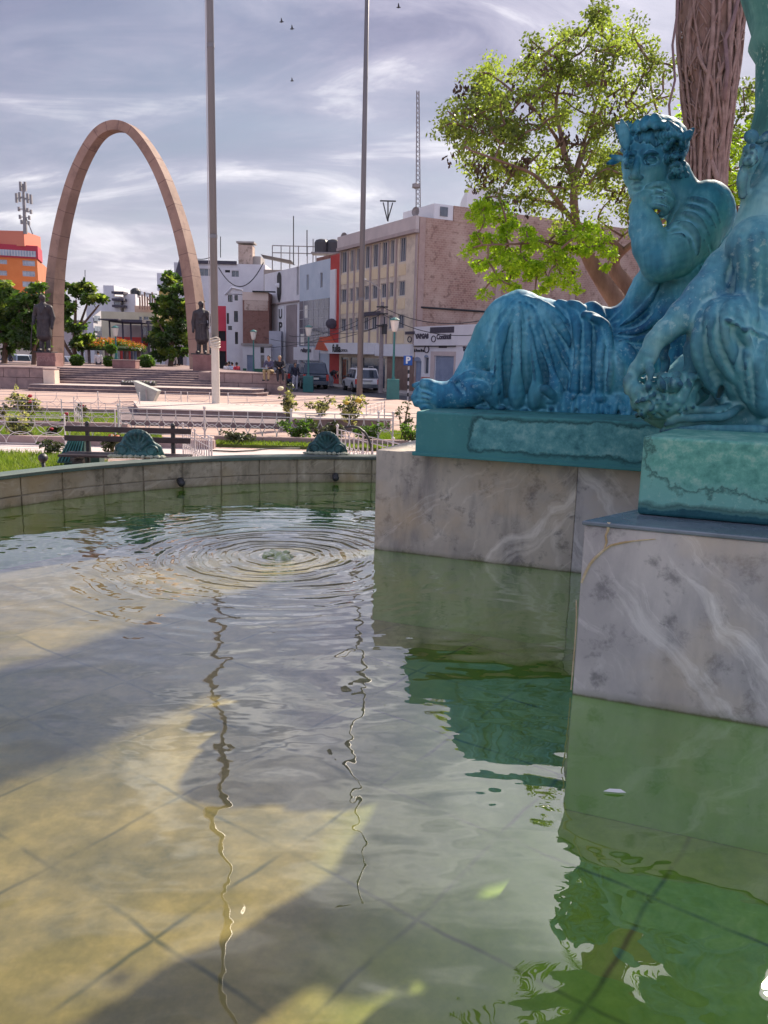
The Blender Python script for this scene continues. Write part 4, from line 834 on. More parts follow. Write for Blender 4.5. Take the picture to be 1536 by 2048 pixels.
# ------------------------------------------------------------ figures in the round (coats, trousers, hair are parts)
def man_parts(pose='stand'):
    """joint positions for a 1.75 m figure, facing -Y, origin at the feet"""
    J = dict(pel=(0, 0, .93), chest=(0, 0, 1.28), neck=(0, 0, 1.48), head=(0, -.02, 1.63), shL=(.19, 0, 1.42), shR=(-.19, 0, 1.42), elL=(.25, .02, 1.15), elR=(-.25, .02, 1.15), haL=(.25, -.08, .90), haR=(-.25, -.08, .90),
             hpL=(.10, 0, .90), hpR=(-.10, 0, .90), knL=(.11, -.02, .50), knR=(-.11, .0, .50), anL=(.11, .03, .08), anR=(-.12, .05, .08), toL=(.13, -.14, .04), toR=(-.14, -.12, .04))
    if pose == 'walk': J.update(knL=(.11, -.16, .50), anL=(.11, -.22, .10), toL=(.12, -.38, .06), knR=(-.11, .05, .48), anR=(-.11, .32, .12), toR=(-.11, .16, .04), haL=(.27, .12, .92), haR=(-.24, -.22, .98))
    if pose == 'sit': J.update(pel=(0, .02, .10), chest=(0, -.08, .45), neck=(0, -.15, .64), head=(0, -.22, .78), shL=(.19, -.12, .58), shR=(-.19, -.12, .58), elL=(.24, -.28, .36), elR=(-.24, -.28, .36), haL=(.10, -.45, .30), haR=(-.10, -.45, .28),
                      hpL=(.10, 0, .08), hpR=(-.10, 0, .08), knL=(.14, -.46, .12), knR=(-.14, -.46, .12), anL=(.14, -.50, -.32), anR=(-.12, -.46, -.34), toL=(.15, -.66, -.36), toR=(-.14, -.62, -.38))
    if pose == 'bend': J.update(pel=(0, .12, .88), chest=(0, -.18, 1.05), neck=(0, -.38, 1.08), head=(0, -.50, 1.02), shL=(.19, -.32, 1.05), shR=(-.19, -.32, 1.05), elL=(.22, -.36, .80), elR=(-.22, -.36, .80), haL=(.12, -.46, .60), haR=(-.12, -.46, .60), hpL=(.1, .12, .86), hpR=(-.1, .12, .86))
    return {k: np.array(v) for k, v in J.items()}
M_skin = pm('skin', (.36, .20, .13), rough=.6); M_hair = pm('dark_hair', (.015, .012, .012), rough=.7)
def person(label, loc, rz, pose, top, bottom, height=1.72, hair=M_hair, shoe=None, group='people in the square', cat='person', name='person'):
    J = man_parts(pose); k = height/1.75; t = thing(name, label, cat, tuple(loc), group, rz); t.scale = (k, k, k)
    allp = np.array(list(J.values())); lo, hi = allp.min(0)-.25, allp.max(0)+.25
    def sc_(): return Sculpt(lo, hi, .022)
    def go(S, nm, m): return S.mesh(nm, m, t, 1)
    WORLD[t.name] = (0, 0, 0)
    S = sc_(); S.ellw(J['head'], (.078, .095, .115), k=.02); S.cone(J['head']-np.array([0, -.01, .08]), .05, J['neck']-np.array([0, 0, .06]), .06)
    S.cone(J['neck'], .06, J['chest'], .10, .05); S.cone(J['chest'], .1, J['pel'], .1, .05); S.ellw(J['head']+np.array([0, -.095, -.01]), (.016, .022, .026), k=.012)
    for s in 'LR':
        S.cone(J['sh'+s], .045, J['el'+s], .04); S.cone(J['el'+s], .04, J['ha'+s], .028); S.cone(J['ha'+s], .034, J['ha'+s]+(J['ha'+s]-J['el'+s])*.28, .02, .01); S.cone(J['ha'+s], .014, J['ha'+s]+np.array([0, -.05, -.03]), .012, .01)
        S.cone(J['hp'+s], .08, J['kn'+s], .05); S.cone(J['kn'+s], .05, J['an'+s], .035); S.cone(J['sh'+s], .06, J['chest'], .08, .04); S.cone(J['hp'+s], .08, J['pel'], .08, .04)
    go(S, 'body', M_skin)
    S = sc_(); S.cone(J['neck']-np.array([0, 0, .02]), .075, J['chest'], .145, .06); S.cone(J['chest'], .15, J['pel'], .135, .05); 
    for s in 'LR': S.cone(J['sh'+s], .075, J['chest'], .12, .05); S.cone(J['sh'+s], .07, J['el'+s], .058); S.cone(J['el'+s], .058, J['ha'+s]*.9+J['el'+s]*.1, .045)
    go(S, 'jacket', top)
    S = sc_(); S.cone(J['pel'], .13, (J['hpL']+J['hpR'])/2, .13, .04)
    for s in 'LR': S.cone(J['hp'+s], .105, J['kn'+s], .078, .03); S.cone(J['kn'+s], .078, J['an'+s], .06, .03)
    go(S, 'trousers', bottom)
    S = sc_()
    for s in 'LR': S.cone(J['an'+s]+np.array([0, .03, -.02]), .045, J['to'+s], .038)
    go(S, 'shoes', shoe or M_iron)
    S = sc_(); S.ellw(J['head']+np.array([0, .025, .03]), (.09, .10, .105), k=.02); S.ellw(J['head']+np.array([0, -.10, -.02]), (.07, .08, .085), k=.01, op='sub'); go(S, 'hair', hair)
    return t
def cloth(n, c): return pm(n, c, tuple(x*1.3+.005 for x in c), scale=6, rough=.85)

M_dbz = pm('dark_bronze', (.018, .015, .021), (.040, .033, .042), scale=4, rough=.6, c3=(.055, .045, .05), s3=3)
def hero(label, px, pyt, pyb, Y, block_px, flip, words, blabel):
    Xc = xr(px, Y); zb = float(PY(px, pyb, Y)[2]); H_ = float(PY(px, pyt, Y)[2])-zb; k = H_/1.78
    t = thing('officer_statue', label, 'statue', (Xc, Y, zb)); WORLD[t.name] = (Xc, Y, zb)
    S = Sculpt(np.array([-.75*k, -.6*k, -.05*k])+[Xc, Y, zb], np.array([.75*k, .6*k, 1.95*k])+[Xc, Y, zb], .032)
    def W(p): return np.array([Xc+flip*p[0]*k, Y+p[1]*k, zb+p[2]*k])
    def cn(a, ra, b, rb, kk=.05, op='add'): S.cone(W(a), ra*k, W(b), rb*k, kk*k, op)
    S.ellw(W((0, -.02, 1.655)), (.082*k, .1*k, .12*k), k=.02); cn((0, -.05, 1.70), .095, (0, .0, 1.70), .085, .01); S.ellw(W((0, -.12, 1.64)), (.018*k, .03*k, .03*k), k=.02); cn((0, 0, 1.56), .06, (0, 0, 1.45), .075); cn((0, -.08, 1.555), .03, (0, -.05, 1.54), .035, .02)
    cn((-.16, 0, 1.38), .11, (.16, 0, 1.38), .11, .06); cn((0, 0, 1.35), .19, (0, .0, 1.0), .185, .06); cn((-.03, 0, 1.0), .18, (-.03, 0, .52), .20, .06); cn((.03, 0, 1.0), .18, (.05, 0, .52), .20, .06)
    cn((-.22, 0, 1.38), .085, (-.29, .02, 1.08), .075, .04); cn((-.29, .02, 1.08), .07, (-.28, -.06, .82), .05, .03); S.ellw(W((-.28, -.08, .76)), (.05*k, .05*k, .07*k), k=.03)
    cn((.22, 0, 1.38), .085, (.31, .03, 1.10), .075, .04); cn((.31, .03, 1.10), .07, (.27, -.16, .92), .05, .03); S.ellw(W((.26, -.2, .88)), (.05*k, .06*k, .05*k), k=.03)
    for s in (-1, 1): cn((s*.1, 0, .55), .085, (s*.11, .0, .08), .075, .02); cn((s*.11, .0, .05), .06, (s*.14, -.16, .04), .055, .03)
    for x in (-.14, -.05, .06, .15): cn((x, -.19, .98), .012, (x*1.2, -.2, .54), .022, .03, 'sub')
    for x in (-.05, .05): cn((x, -.19, 1.34), .012, (x, -.21, 1.0), .012, .02)
    cn((-.12, -.15, 1.40), .03, (0, -.2, 1.20), .02, .02); cn((.12, -.15, 1.40), .03, (0, -.2, 1.20), .02, .02); cn((-.19, -.1, 1.04), .02, (.19, -.1, 1.04), .02, .03)
    S.mesh('figure', M_dbz, t, 1)
    mb = MB(); mb.tube([W((.27, -.24, .90)), W((.33, -.25, .45)), W((.36, -.25, .03))], .018*k, 6); mb.tube([W((.22, -.24, .84)), W((.33, -.24, .86))], .014*k, 6); mb.build('sabre', M_dbz, t)
    mb = MB(); mb.box((Xc, Y, zb-.03), (1.05, .9, .07)); mb.build('bronze_base', M_dbz, t, bevel=.01)
    x0, x1 = xr(block_px[0], Y-.6), xr(block_px[1], Y-.6); bt = thing('statue_block', blabel, 'plinth', ((x0+x1)/2, Y, PT2))
    mb = MB(); mb.box(((x0+x1)/2, Y, (PT2+zb-.07)/2), (x1-x0, 1.2, zb-.07-PT2)); mb.build('stone_block', M_red, bt, bevel=.015)
    if words: text_mesh(words, .42, M_redd, bt, ((x0+x1)/2+.05, Y-.6, (PT2+zb)/2-.02), (1, 0, 0), (0, 0, 1), depth=.012)
    return t
M_red = pm('red_stone', (.20, .10, .095), (.29, .155, .145), scale=2.5, rough=.8); M_redd = pm('red_stone_lettering', (.33, .20, .19), rough=.8)
hero('dark bronze officer statue in long coat before the left arch leg', 91, 590, 703, 47., (72, 109), -1, 'GRAU', 'reddish stone plinth under the left bronze officer')
hero('dark bronze officer statue in long coat before the right arch leg', 404, 603, 707, 45.8, (385, 428), 1, '', 'reddish stone plinth under the right bronze officer')

# ============================================================ flagpoles
def pole(label, px, py, zb, r0, r1, top_z, lean, mat, lower=None):
    b = PZ(px, py, zb); t = thing('flagpole', label, 'flagpole', tuple(b), 'flagpoles'); top = b+np.array([lean[0], lean[1], top_z-zb])
    zs = np.linspace(0, 1, 14); pts = [b+(top-b)*q for q in zs]; 
    if lower:
        n_ = lower; mb = MB(); mb.tube([b, b+(top-b)*n_], [r0*1.12, r0*1.02], 16); mb.build('lower_shaft', M_polel, t, smooth=False)
        mb = MB(); mb.tube([b+(top-b)*n_, b+(top-b)*.5, top], [r0*.9, (r0+r1)*.5, r1], 20); mb.build('shaft', mat, t, smooth=True)
        mb = MB(); q = b+(top-b)*n_
        for i in range(5): a = np.linspace(0, 6.28, 16); mb.tube([q+np.array([r0*1.25*math.cos(x), r0*1.25*math.sin(x), -.25+i*.07+.03*math.sin(x*2+i)]) for x in a], .022, 5)
        mb.build('rope_coil', M_polel, t)
    else: mb = MB(); mb.tube([b, b+(top-b)*.4, top], [r0, r0*.8, r1], 20); mb.build('shaft', mat, t, smooth=True)
    for f_ in (.16, .33, .5, .68, .85): mb = MB(); q = b+(top-b)*f_; rr = r0*(1-f_)+r1*f_; mb.tube([q, q+np.array([0, 0, .12])], rr*1.08, 16); mb.build('joint_collar', mat, t)
    mb = MB(); mb.ball(top+np.array([0, 0, .1]), .16); mb.build('finial', mat, t, smooth=True)
    sx = -r0*1.5; mb = MB()
    for dx in ((-r0*1.25, -r0*1.75) if lower else ()): mb.tube([b+(top-b)*(lower*.9)+np.array([dx*.8, 0, 0]), top+np.array([-r1*1.2, 0, -.1])], .012, 4)
    if lower: mb.build('halyard', pm('halyard_rope', (.6, .58, .6), rough=.8), t)
    return t
p1 = PZ(432, 808, -.5); pole('thick grey flagpole on the low stone plinth, left of the two', 432, 808, -.5, .125, .075, p1[2]+33, (0, 0), M_pole, lower=.064)
pole('slender pale flagpole rising beside the parked white wagon', 719, 794, -.8, .15, .055, 28.5, (0, 0), pm('weathered_pole', (.13, .13, .145), (.19, .185, .20), scale=.6, rough=.5, stretch=(1, 1, .15)))
# plinth of the thick pole
pl = thing('pole_plinth', 'low stepped stone plinth carrying the thick flagpole', 'plinth', (xr(430, 24), 24, -.8))
yy = 23.4; mb = MB(); mb.prism([(xr(276, yy), yy), (xr(583, yy), yy), (xr(583, 26.6), 27), (xr(276, 27)-.2, 27)], -.66, -.5); mb.build('plinth_slab', M_pstone, pl, bevel=.01)
mb = MB(); mb.prism([(xr(276, yy)-.03, yy-.03), (xr(583, yy)+.03, yy-.03), (xr(583, 26.6)+.03, 27.03), (xr(276, 27)-.23, 27.03)], -.5, -.475); mb.build('top_slab', M_tread, pl)
yy = 21.6; mb = MB(); mb.prism([(xr(234, yy), yy), (xr(600, yy), yy), (xr(600, 27), 27.3), (xr(234, 27), 27.3)], -.80, -.66); mb.build('lower_step', M_pstone_d, pl, bevel=.01)
# long planter wall to the right
pw = thing('planter_wall', 'dark low planter wall with pale cap behind the white rose fence', 'planter', (xr(690, 22), 22, -.8))
mb = MB(); mb.prism([(xr(584, 21), 21), (xr(785, 22), 22), (xr(785, 24), 24), (xr(584, 24), 24)], -.8, -.5); mb.build('wall', M_pstone_d, pw); mb = MB(); mb.prism([(xr(584, 21)-.05, 20.95), (xr(785, 22)+.05, 21.95), (xr(785, 24), 24.1), (xr(584, 24), 24.1)], -.5, -.46); mb.build('cap', M_tread, pw)

# tapered grey stone cube marker
bn = thing('stone_marker', 'grey wedge-shaped concrete marker standing on the plaza before the stairs', 'marker', tuple(PZ(296, 803, -.8))); c = PZ(296, 803, -.8); mb = MB(); w0, w1 = .30, .50
mb.add(np.array([[-.30, -.2, 0], [.27, -.2, 0], [.27, .25, 0], [-.30, .25, 0], [-.52, -.28, .86], [.50, -.28, .46], [.50, .3, .46], [-.52, .3, .86]])*.95+c, [(3, 2, 1, 0), (4, 5, 6, 7), (0, 1, 5, 4), (1, 2, 6, 5), (2, 3, 7, 6), (3, 0, 4, 7)])
mb.build('marker_block', pm('grey_concrete', (.30, .32, .31), (.42, .44, .42), scale=3, rough=.8), bn, bevel=.01)
mb = MB(); mb.box(c+np.array([.02, -.285, .27]), (.05, .02, .5)); mb.build('ridge', M_walk, bn)
# flower bowl
fbw = thing('flower_trough', 'long dark trough of white flowers on the edge of the low platform', 'flower trough', tuple(PY(278, 772, 38.9))); c = PY(278, 771, 38.9); mb = MB(); mb.box(c+[0, 0, .06], (1.6, .35, .13), taper=1.05); mb.build('trough', M_iron, fbw)
mb = MB(); 
for i in range(90): mb.ball(c+[random.uniform(-.8, .8), random.uniform(-.15, .15), .15+random.uniform(0, .05)], random.uniform(.025, .05), 6, 4)
mb.build('flowers', pm('white_bloom', (.75, .72, .72), (.10, .13, .06), scale=9, lo=.42, hi=.5, rough=.8), fbw)['kind'] = 'stuff'

# ============================================================ beds, lawns, fences
def lawn(name, label, poly_, z, n, h=.07):
    P_ = np.array(poly_); mb = MB(); mb.prism(poly_, -.8, z); o = mb.build(name, M_grass); stuff(o, label, 'grass')
    lo, hi = P_.min(0), P_.max(0); V = []; F = []
    pts = RNG.uniform(lo, hi, (n, 2)); a = RNG.uniform(0, 3.14, n); hh = RNG.uniform(.5, 1.3, n)*h; ln = RNG.normal(0, .5, (n, 2))*hh[:, None]
    from mathutils import geometry
    x, y = pts[:, 0], pts[:, 1]; ins = np.zeros(n, bool); j = len(P_)-1
    for i in range(len(P_)):
        c_ = ((P_[i, 1] > y) != (P_[j, 1] > y)) & (x < (P_[j, 0]-P_[i, 0])*(y-P_[i, 1])/(P_[j, 1]-P_[i, 1]+1e-9)+P_[i, 0]); ins ^= c_; j = i
    pts, a, hh, ln = pts[ins], a[ins], hh[ins], ln[ins]; m = len(pts); dx = np.stack([np.cos(a), np.sin(a)], 1)*.012
    A = np.c_[pts-dx, np.full(m, z-.005)]; B = np.c_[pts+dx, np.full(m, z-.005)]; Cc = np.c_[pts+ln, z+hh]
    V = np.stack([A, B, Cc], 1).reshape(-1, 3); F = np.arange(3*m).reshape(m, 3)
    g = link_mesh('grass', V, F, M_blade, None, fast=True); g.name = 'grass'; stuff(g, label+' blades', 'grass'); return o
def quadpx(x0a, ya, x0b, yb, z=-.75, xe0=None, xe1=None):
    Pa, Pb = PZ(300, ya, z)[1], PZ(300, yb, z)[1]; return [(xr(x0a, Pb), Pb), (xr(x0b, Pb), Pb), (xr(xe1 or x0b, Pa), Pa), (xr(xe0 or x0a, Pa), Pa)]
lawn('far_lawn', 'narrow lime green grass bed farthest from the fountain', quadpx(-40, 829, 232, 850), -.74, 16000, .06)
lawn('middle_lawn', 'lime green grass strip behind the park bench', quadpx(-40, 862, 318, 883), -.74, 16000, .06)
lawn('near_lawn', 'bright green grass by the basin wall at the left edge', [(-9.5, 11.2), (xr(128, 11.5), 11.0), (xr(240, 12.4), 12.2), (xr(180, 14.2), 14.4), (-9.5, 14.6)], -.75, 26000, .11)
lawn('rose_bed_lawn', 'thin grass strip under the white fence of the rose bed', quadpx(430, 872, 810, 886), -.74, 9000, .06)
lawn('right_lawn', 'small sunlit grass patch behind the sloping fence on the right', quadpx(735, 852, 845, 872), -.74, 7000, .06)
def kerb(label, px0, px1, py, w=.18, z=-.62):
    Y = PZ((px0+px1)/2, py, -.8)[1]; x0, x1 = xr(px0, Y), xr(px1, Y); mb = MB(); nk = max(1, int((x1-x0)/1.0)); L = (x1-x0)/nk
    for i in range(nk): mb.box((x0+L*(i+.5), Y+w/2, (-.8+z)/2), (L-.012, w, z+.8))
    return tag(mb.build('kerb', M_kerb, bevel=.008), label, 'kerb', 'kerbs of the rose beds')
kerb('far dark kerb behind the narrow grass bed', -30, 232, 838-10); kerb('kerb between the far and the middle grass bed', -30, 250, 858); kerb('pink kerb stretching behind the bench', -30, 425, 893); kerb('pink kerb below the white rose fence', 425, 825, 893)
# narrow walk and path
mb = MB(); yA, yB = PZ(300, 905, -.8)[1], 16.6; mb.add([[-16, 14.6, -.792], [4, 14.6, -.792], [4, yB, -.792], [-16, yB, -.792]], [(0, 1, 2, 3)]); struct(mb.build('path', pm('pale_path', (.52, .44, .43), (.62, .53, .51), scale=.7, rough=.9)))
def fence(label, pts, h=.62, bay=.31, z0=-.8, r=.0075, post_every=6, grp='white wire fences round the rose beds', mat=None, slope=None):
    pts = np.array(pts, float); t = thing('wire_fence', label, 'fence', (pts[0][0], pts[0][1], z0), grp); mr, ma, posts = MB(), MB(), []; mat = mat or M_wire
    for a, b in zip(pts[:-1], pts[1:]):
        L = np.linalg.norm(b-a); ex = (b-a)/L; n = max(1, round(L/bay)); w = L/n
        def Q(s, z): return np.array([*(a+ex*s), z])
        z1, z2, z3 = z0+h, z0+h*.84, z0+h*.16
        for z in (z1, z2, z3, z0+h*.06): mr.tube([Q(0, z), Q(L, z)], r, 5)
        R_ = (z2-z3)/2
        for i in range(n):
            s = (i+.5)*w
            for sg, zc in ((1, z3), (-1, z2)):
                an = np.linspace(0, math.pi, 9); ma.tube([Q(s-w*.5*math.cos(q)*1.0, zc+sg*R_*1.12*math.sin(q)) for q in an], r*.85, 4)
            ma.tube([Q(i*w, z2), Q(i*w, z1)], r*.8, 4)
            if i % post_every == 0: posts.append(Q(i*w, z0))
        posts.append(Q(L, z0))
    mr.build('rails', mat, t); ma.build('scrollwork', mat, t); 
    for q in posts: mp_ = MB(); mp_.tube([q, q+[0, 0, h+.05]], r*2.0, 6); mp_.ball(q+[0, 0, h+.06], r*3.2, 6, 4); mp_.build('post', mat, t)
    return t
def gp(px, Y): return (xr(px, Y), Y)
fence('farthest wire fence, running across the pink plaza behind the beds', [gp(-60, 25.4), gp(276, 25.4)], bay=.62, h=.62)
fence('wire fence right of the thick flagpole by the yellow roses', [gp(455, 26.5), gp(772, 25.5), gp(735, 22.5)], bay=.62, h=.62)
fence('low wire frame standing left of the thick flagpole', [gp(328, 29), gp(360, 29)], h=.5, bay=.9); fence('low wire frame standing just beside the thick flagpole', [gp(373, 29), gp(418, 29)], h=.5, bay=.9)
fence('fence in front of the far grass bed with crossed wires', [gp(-60, 20.2), gp(236, 20.2)], h=.66, bay=.36)
fence('fence behind the middle lawn that ends by the plinth', [gp(-60, 17.4), gp(225, 17.6)], h=.62, bay=.5)
fence('near left fence with tall hoops in front of the path', [gp(-60, 15.9), gp(122, 15.9)], h=.62, bay=.62)
fence('ornate white fence with interlocking circles below the flagpole plinth', [gp(232, 18.3), gp(790, 18.1)], h=.68, bay=.33, r=.012)
fence('sloping short fence end seen between bench and flagpole', [gp(362, 14.6), gp(420, 12.2)], h=.62, bay=.2)
fence('long fence running toward the viewer right of the right bronze shell', [gp(677, 15.0), gp(826, 12.3)], h=.62, bay=.2, r=.010)
fence('fence on the far right behind the green bronze foot', [gp(772, 20.2), gp(905, 19.6)], h=.62, bay=.5)
fence('double post fence piece behind the bench', [gp(143, 21.2), gp(158, 19.2)], h=.66, bay=.5)

# bench
bt = PZ(246, 853, 0.0); Yb = 12.2; bx0, bx1 = xr(118, Yb), xr(376, Yb)
be = thing('park_bench', 'dark slatted park bench with iron posts behind the fountain wall', 'bench', ((bx0+bx1)/2, Yb, -.8))
for z, y in ((-.035, 12.28), (-.175, 12.24)): mb = MB(); mb.box(((bx0+bx1)/2, y, z), (bx1-bx0, .035, .085)); mb.build('back_slat', M_bench, be, bevel=.006)
for k, y in enumerate((12.12, 12.0, 11.88, 11.76)): mb = MB(); mb.box(((bx0+bx1)/2+.07, y, -.385), (bx1-bx0-.05, .095, .035)); mb.build('seat_slat', M_bench, be, bevel=.006)
for px in (162, 338):
    x = xr(px, Yb); mb = MB(); mb.tube([(x, 12.28, -.8), (x, 12.3, -.4), (x, 12.31, .03)], .035, 8); mb.ball((x, 12.31, .05), .035); mb.build('iron_post', M_iron, be)
    mb = MB(); mb.box((x, 11.95, -.43), (.05, .6, .05)); mb.box((x+.02, 11.85, -.62), (.16, .1, .36)); mb.build('leg', M_iron, be)
# floodlight and spot
fl_ = thing('floodlight', 'green louvred floodlight housing standing on the grass under the bench', 'floodlight', (xr(145, 12.8), 12.8, -.75)); x0, x1 = xr(118, 12.8), xr(166, 12.8)
zt, zb_ = float(PY(145, 880, 12.8)[2]), -.62; mb = MB(); mb.add([[x0-.05, 12.6, zb_], [x1, 12.6, zb_], [x1, 13.0, zb_], [x0-.05, 13.0, zb_], [x0+.1, 12.75, zt], [x1-.02, 12.75, zt], [x1-.02, 13.0, zt], [x0+.1, 13.0, zt]], [(3, 2, 1, 0), (4, 5, 6, 7), (0, 1, 5, 4), (1, 2, 6, 5), (2, 3, 7, 6), (3, 0, 4, 7)])
M_lou = pm('louvre_green', (.015, .05, .045), (.03, .08, .07), scale=8, rough=.4); mb.build('housing', M_lou, fl_, bevel=.01); mb = MB()
for i in range(7): q = i/7; mb.tube([(x0-.02+q*(x1-x0), 12.58, zb_+.03), (x0+.12+q*(x1-x0-.12), 12.72, zt+.01)], .012, 5)
mb.build('louvres', M_green, fl_); mb = MB(); mb.box(((x0+x1)/2, 12.8, -.70), (.3, .3, .14)); mb.box((x1+.1, 12.85, -.6), (.22, .25, .25)); mb.build('ballast_box', M_lou, fl_, bevel=.01)
spn = thing('spotlight', 'small round black spotlight by the grass at the basin rim', 'spotlight', tuple(PY(86, 930, 8.4))); c = PY(86, 916, 8.4); mb = MB(); mb.ball(c, (.05, .06, .05)); mb.tube([c, c-[0, 0, .5]], .02, 6); mb.build('lamp_head', M_iron, spn, smooth=True)
# hose
mb = MB(); hp = [PY(x, y, 13.6) for x, y in ((690, 856), (705, 853), (718, 856), (730, 866), (738, 880), (743, 896), (746, 915))]; mb.tube(hp, .022, 8); tag(mb.build('hose', M_iron, smooth=True), 'black irrigation hose arching behind the long fence', 'hose')
mb = MB(); hp = [PZ(x, y, -.77) for x, y in ((420, 901), (470, 903), (505, 901), (525, 898), (545, 897), (600, 897))]; mb.tube(hp, .016, 6); tag(mb.build('hose', M_iron, smooth=True), 'black hose lying along the pale path below the kerb', 'hose')

# bronze shells on the coping
M_shell = patina('shell_patina', (.005, .028, .032), (.015, .065, .075), (.05, .14, .15), (.30, .42, .38), sc_=2.5, rough=.5)
def shell(label, px, py, w_px, ang):
    c = PZ(px, py, WT+.012); k = w_px*c[1]/FPX/2; t = thing('bronze_shell', label, 'shell ornament', tuple(c), 'bronze shells on the basin rim')
    S = Sculpt(c+np.array([-1.3, -1.1, -.1])*k, c+np.array([1.3, 1.1, 1.35])*k, .0065)
    def W(x, y, z): return c+np.array([x, y, z])*k
    S.ellw(W(0, .05, .42), np.array([.60, .42, .62])*k, k=.02)
    S.ellw(W(-.62, -.05, .22), np.array([.34, .34, .34])*k, k=.02); S.ellw(W(.62, -.05, .22), np.array([.34, .34, .34])*k, k=.02); S.ellw(W(0, 0, .05), np.array([.98, .42, .14])*k, k=.02)
    for a_ in np.linspace(-1.25, 1.25, 7): S.cone(W(0, -.30, .22), .05*k, W(.50*math.sin(a_), -.26, .42+.52*math.cos(a_)), .12*k, .012)
    an = np.linspace(-1.9, 1.9, 15); rim = [W(.60*math.sin(q), -.18, .42+.60*math.cos(q)) for q in an]
    for a_, b_ in zip(rim[:-1], rim[1:]): S.cone(a_, .10*k, b_, .10*k, .008)
    S.ellw(W(0, -.62, .55), np.array([.34, .34, .34])*k, k=.02, op='sub')
    for a_ in np.linspace(-1.1, 1.1, 6): S.cone(W(0, -.34, .30), .015*k, W(.42*math.sin(a_), -.36, .42+.42*math.cos(a_)), .05*k, .01, 'sub')
    for sx in (-1, 1):
        q = [W(sx*(.62+.24*math.cos(a)*(1-a/12)), -.34, .24+.22*math.sin(a)*(1-a/12)) for a in np.linspace(0, 7, 16)]
        for a_, b_ in zip(q[:-1], q[1:]): S.cone(a_, .05*k, b_, .05*k, .006)
        S.cone(W(sx*.42, -.2, .60), .12*k, W(sx*.85, -.1, .38), .10*k, .015); S.cone(W(sx*.85, -.1, .30), .12*k, W(sx*.98, -.05, .04), .10*k, .015)
    S.mesh('casting', M_shell, t, 1)
    mb = MB(); r5 = random.Random(px)
    for i in range(60): mb.ball(W(r5.uniform(-1.1, 1.1), -.35+r5.uniform(-.1, .1), .0), (r5.uniform(.01, .03), .02, r5.uniform(.006, .02)), 6, 4)
    mb.build('lime_crust', pm('lime_crust', (.30, .32, .24), (.45, .45, .36), scale=12, rough=.95), t); return t
shell('green bronze scallop shell ornament on the rim in front of the bench', 279, 911, 96, 0)
shell('green bronze scallop shell ornament on the rim nearest the marble pedestal', 654, 905, 78, 0)
for px, py0, py1 in ((296, 960, 1000), (661, 935, 975)):
    mb = MB(); d = ray(px, py0); q = PY(px, py0, 7.0)
    a = math.atan2(PZ(px, 930, .1)[1]-BC[1], PZ(px, 930, .1)[0]-BC[0]); q = basin_pt(a, -.03)
    mb.tube([(*q, .07), (*basin_pt(a, -.07), .05)], .03, 10); mb.ball((*basin_pt(a, -.07), .05), (.032, .032, .032))
    tag(mb.build('water_spout', M_iron, smooth=True), 'dark round spout in the basin wall under the %s shell' % ('left' if px < 400 else 'right'), 'spout')
# ============================================================ trees
def leaves(centers, radii, n_each, size, k=None, squash=.8, droop=.3, seed=1):
    """leaf blades scattered through clumps: returns V, F (triangles pairs as quads)"""
    r = np.random.default_rng(seed); C_ = np.repeat(np.array(centers), n_each, 0); R_ = np.repeat(np.array(radii), n_each); m = len(C_)
    d = r.normal(size=(m, 3)); d /= np.linalg.norm(d, axis=1)[:, None]; p = C_+d*(R_*r.uniform(.25, 1, m)**.6)[:, None]*np.array([1, 1, squash])
    u = r.normal(size=(m, 3)); u[:, 2] = u[:, 2]*.5-droop; u /= np.linalg.norm(u, axis=1)[:, None]; v = np.cross(u, r.normal(size=(m, 3))); v /= np.linalg.norm(v, axis=1)[:, None]+1e-6
    s_ = size*r.uniform(.6, 1.3, m); L_ = u*s_[:, None]; W_ = v*(s_*.28)[:, None]
    V = np.stack([p, p+L_*.5+W_, p+L_, p+L_*.5-W_], 1).reshape(-1, 3); return V, np.arange(4*m).reshape(m, 4)
def grow(mb, skel_pts, targets, r_tip=.012, r0=.035, seed=3, wig=.12):
    """limbs from the nearest existing wood to each clump"""
    r = np.random.default_rng(seed); S_ = [np.array(p) for p in skel_pts]; base = S_[0]
    order = sorted(range(len(targets)), key=lambda i: min(np.linalg.norm(S_[j]-targets[i]) for j in range(0, len(S_), 2)))
    for i in order:
        T = np.array(targets[i]); A_ = np.array(S_); dd = np.linalg.norm(A_-T, axis=1)+.25*np.linalg.norm(A_-base, axis=1)*.3; j = int(np.argmin(dd)); a = A_[j]; L = np.linalg.norm(T-a)
        if L < .05: continue
        mid = (a+T)/2+r.normal(size=3)*wig*L+np.array([0, 0, .05*L]); ts = np.linspace(0, 1, 6)[:, None]; P_ = (1-ts)**2*a+2*ts*(1-ts)*mid+ts**2*T
        mb.tube(P_, np.linspace(min(r0, .012+L*.022), r_tip, 6), 5, cap=False); S_ += [q for q in P_[1:]]
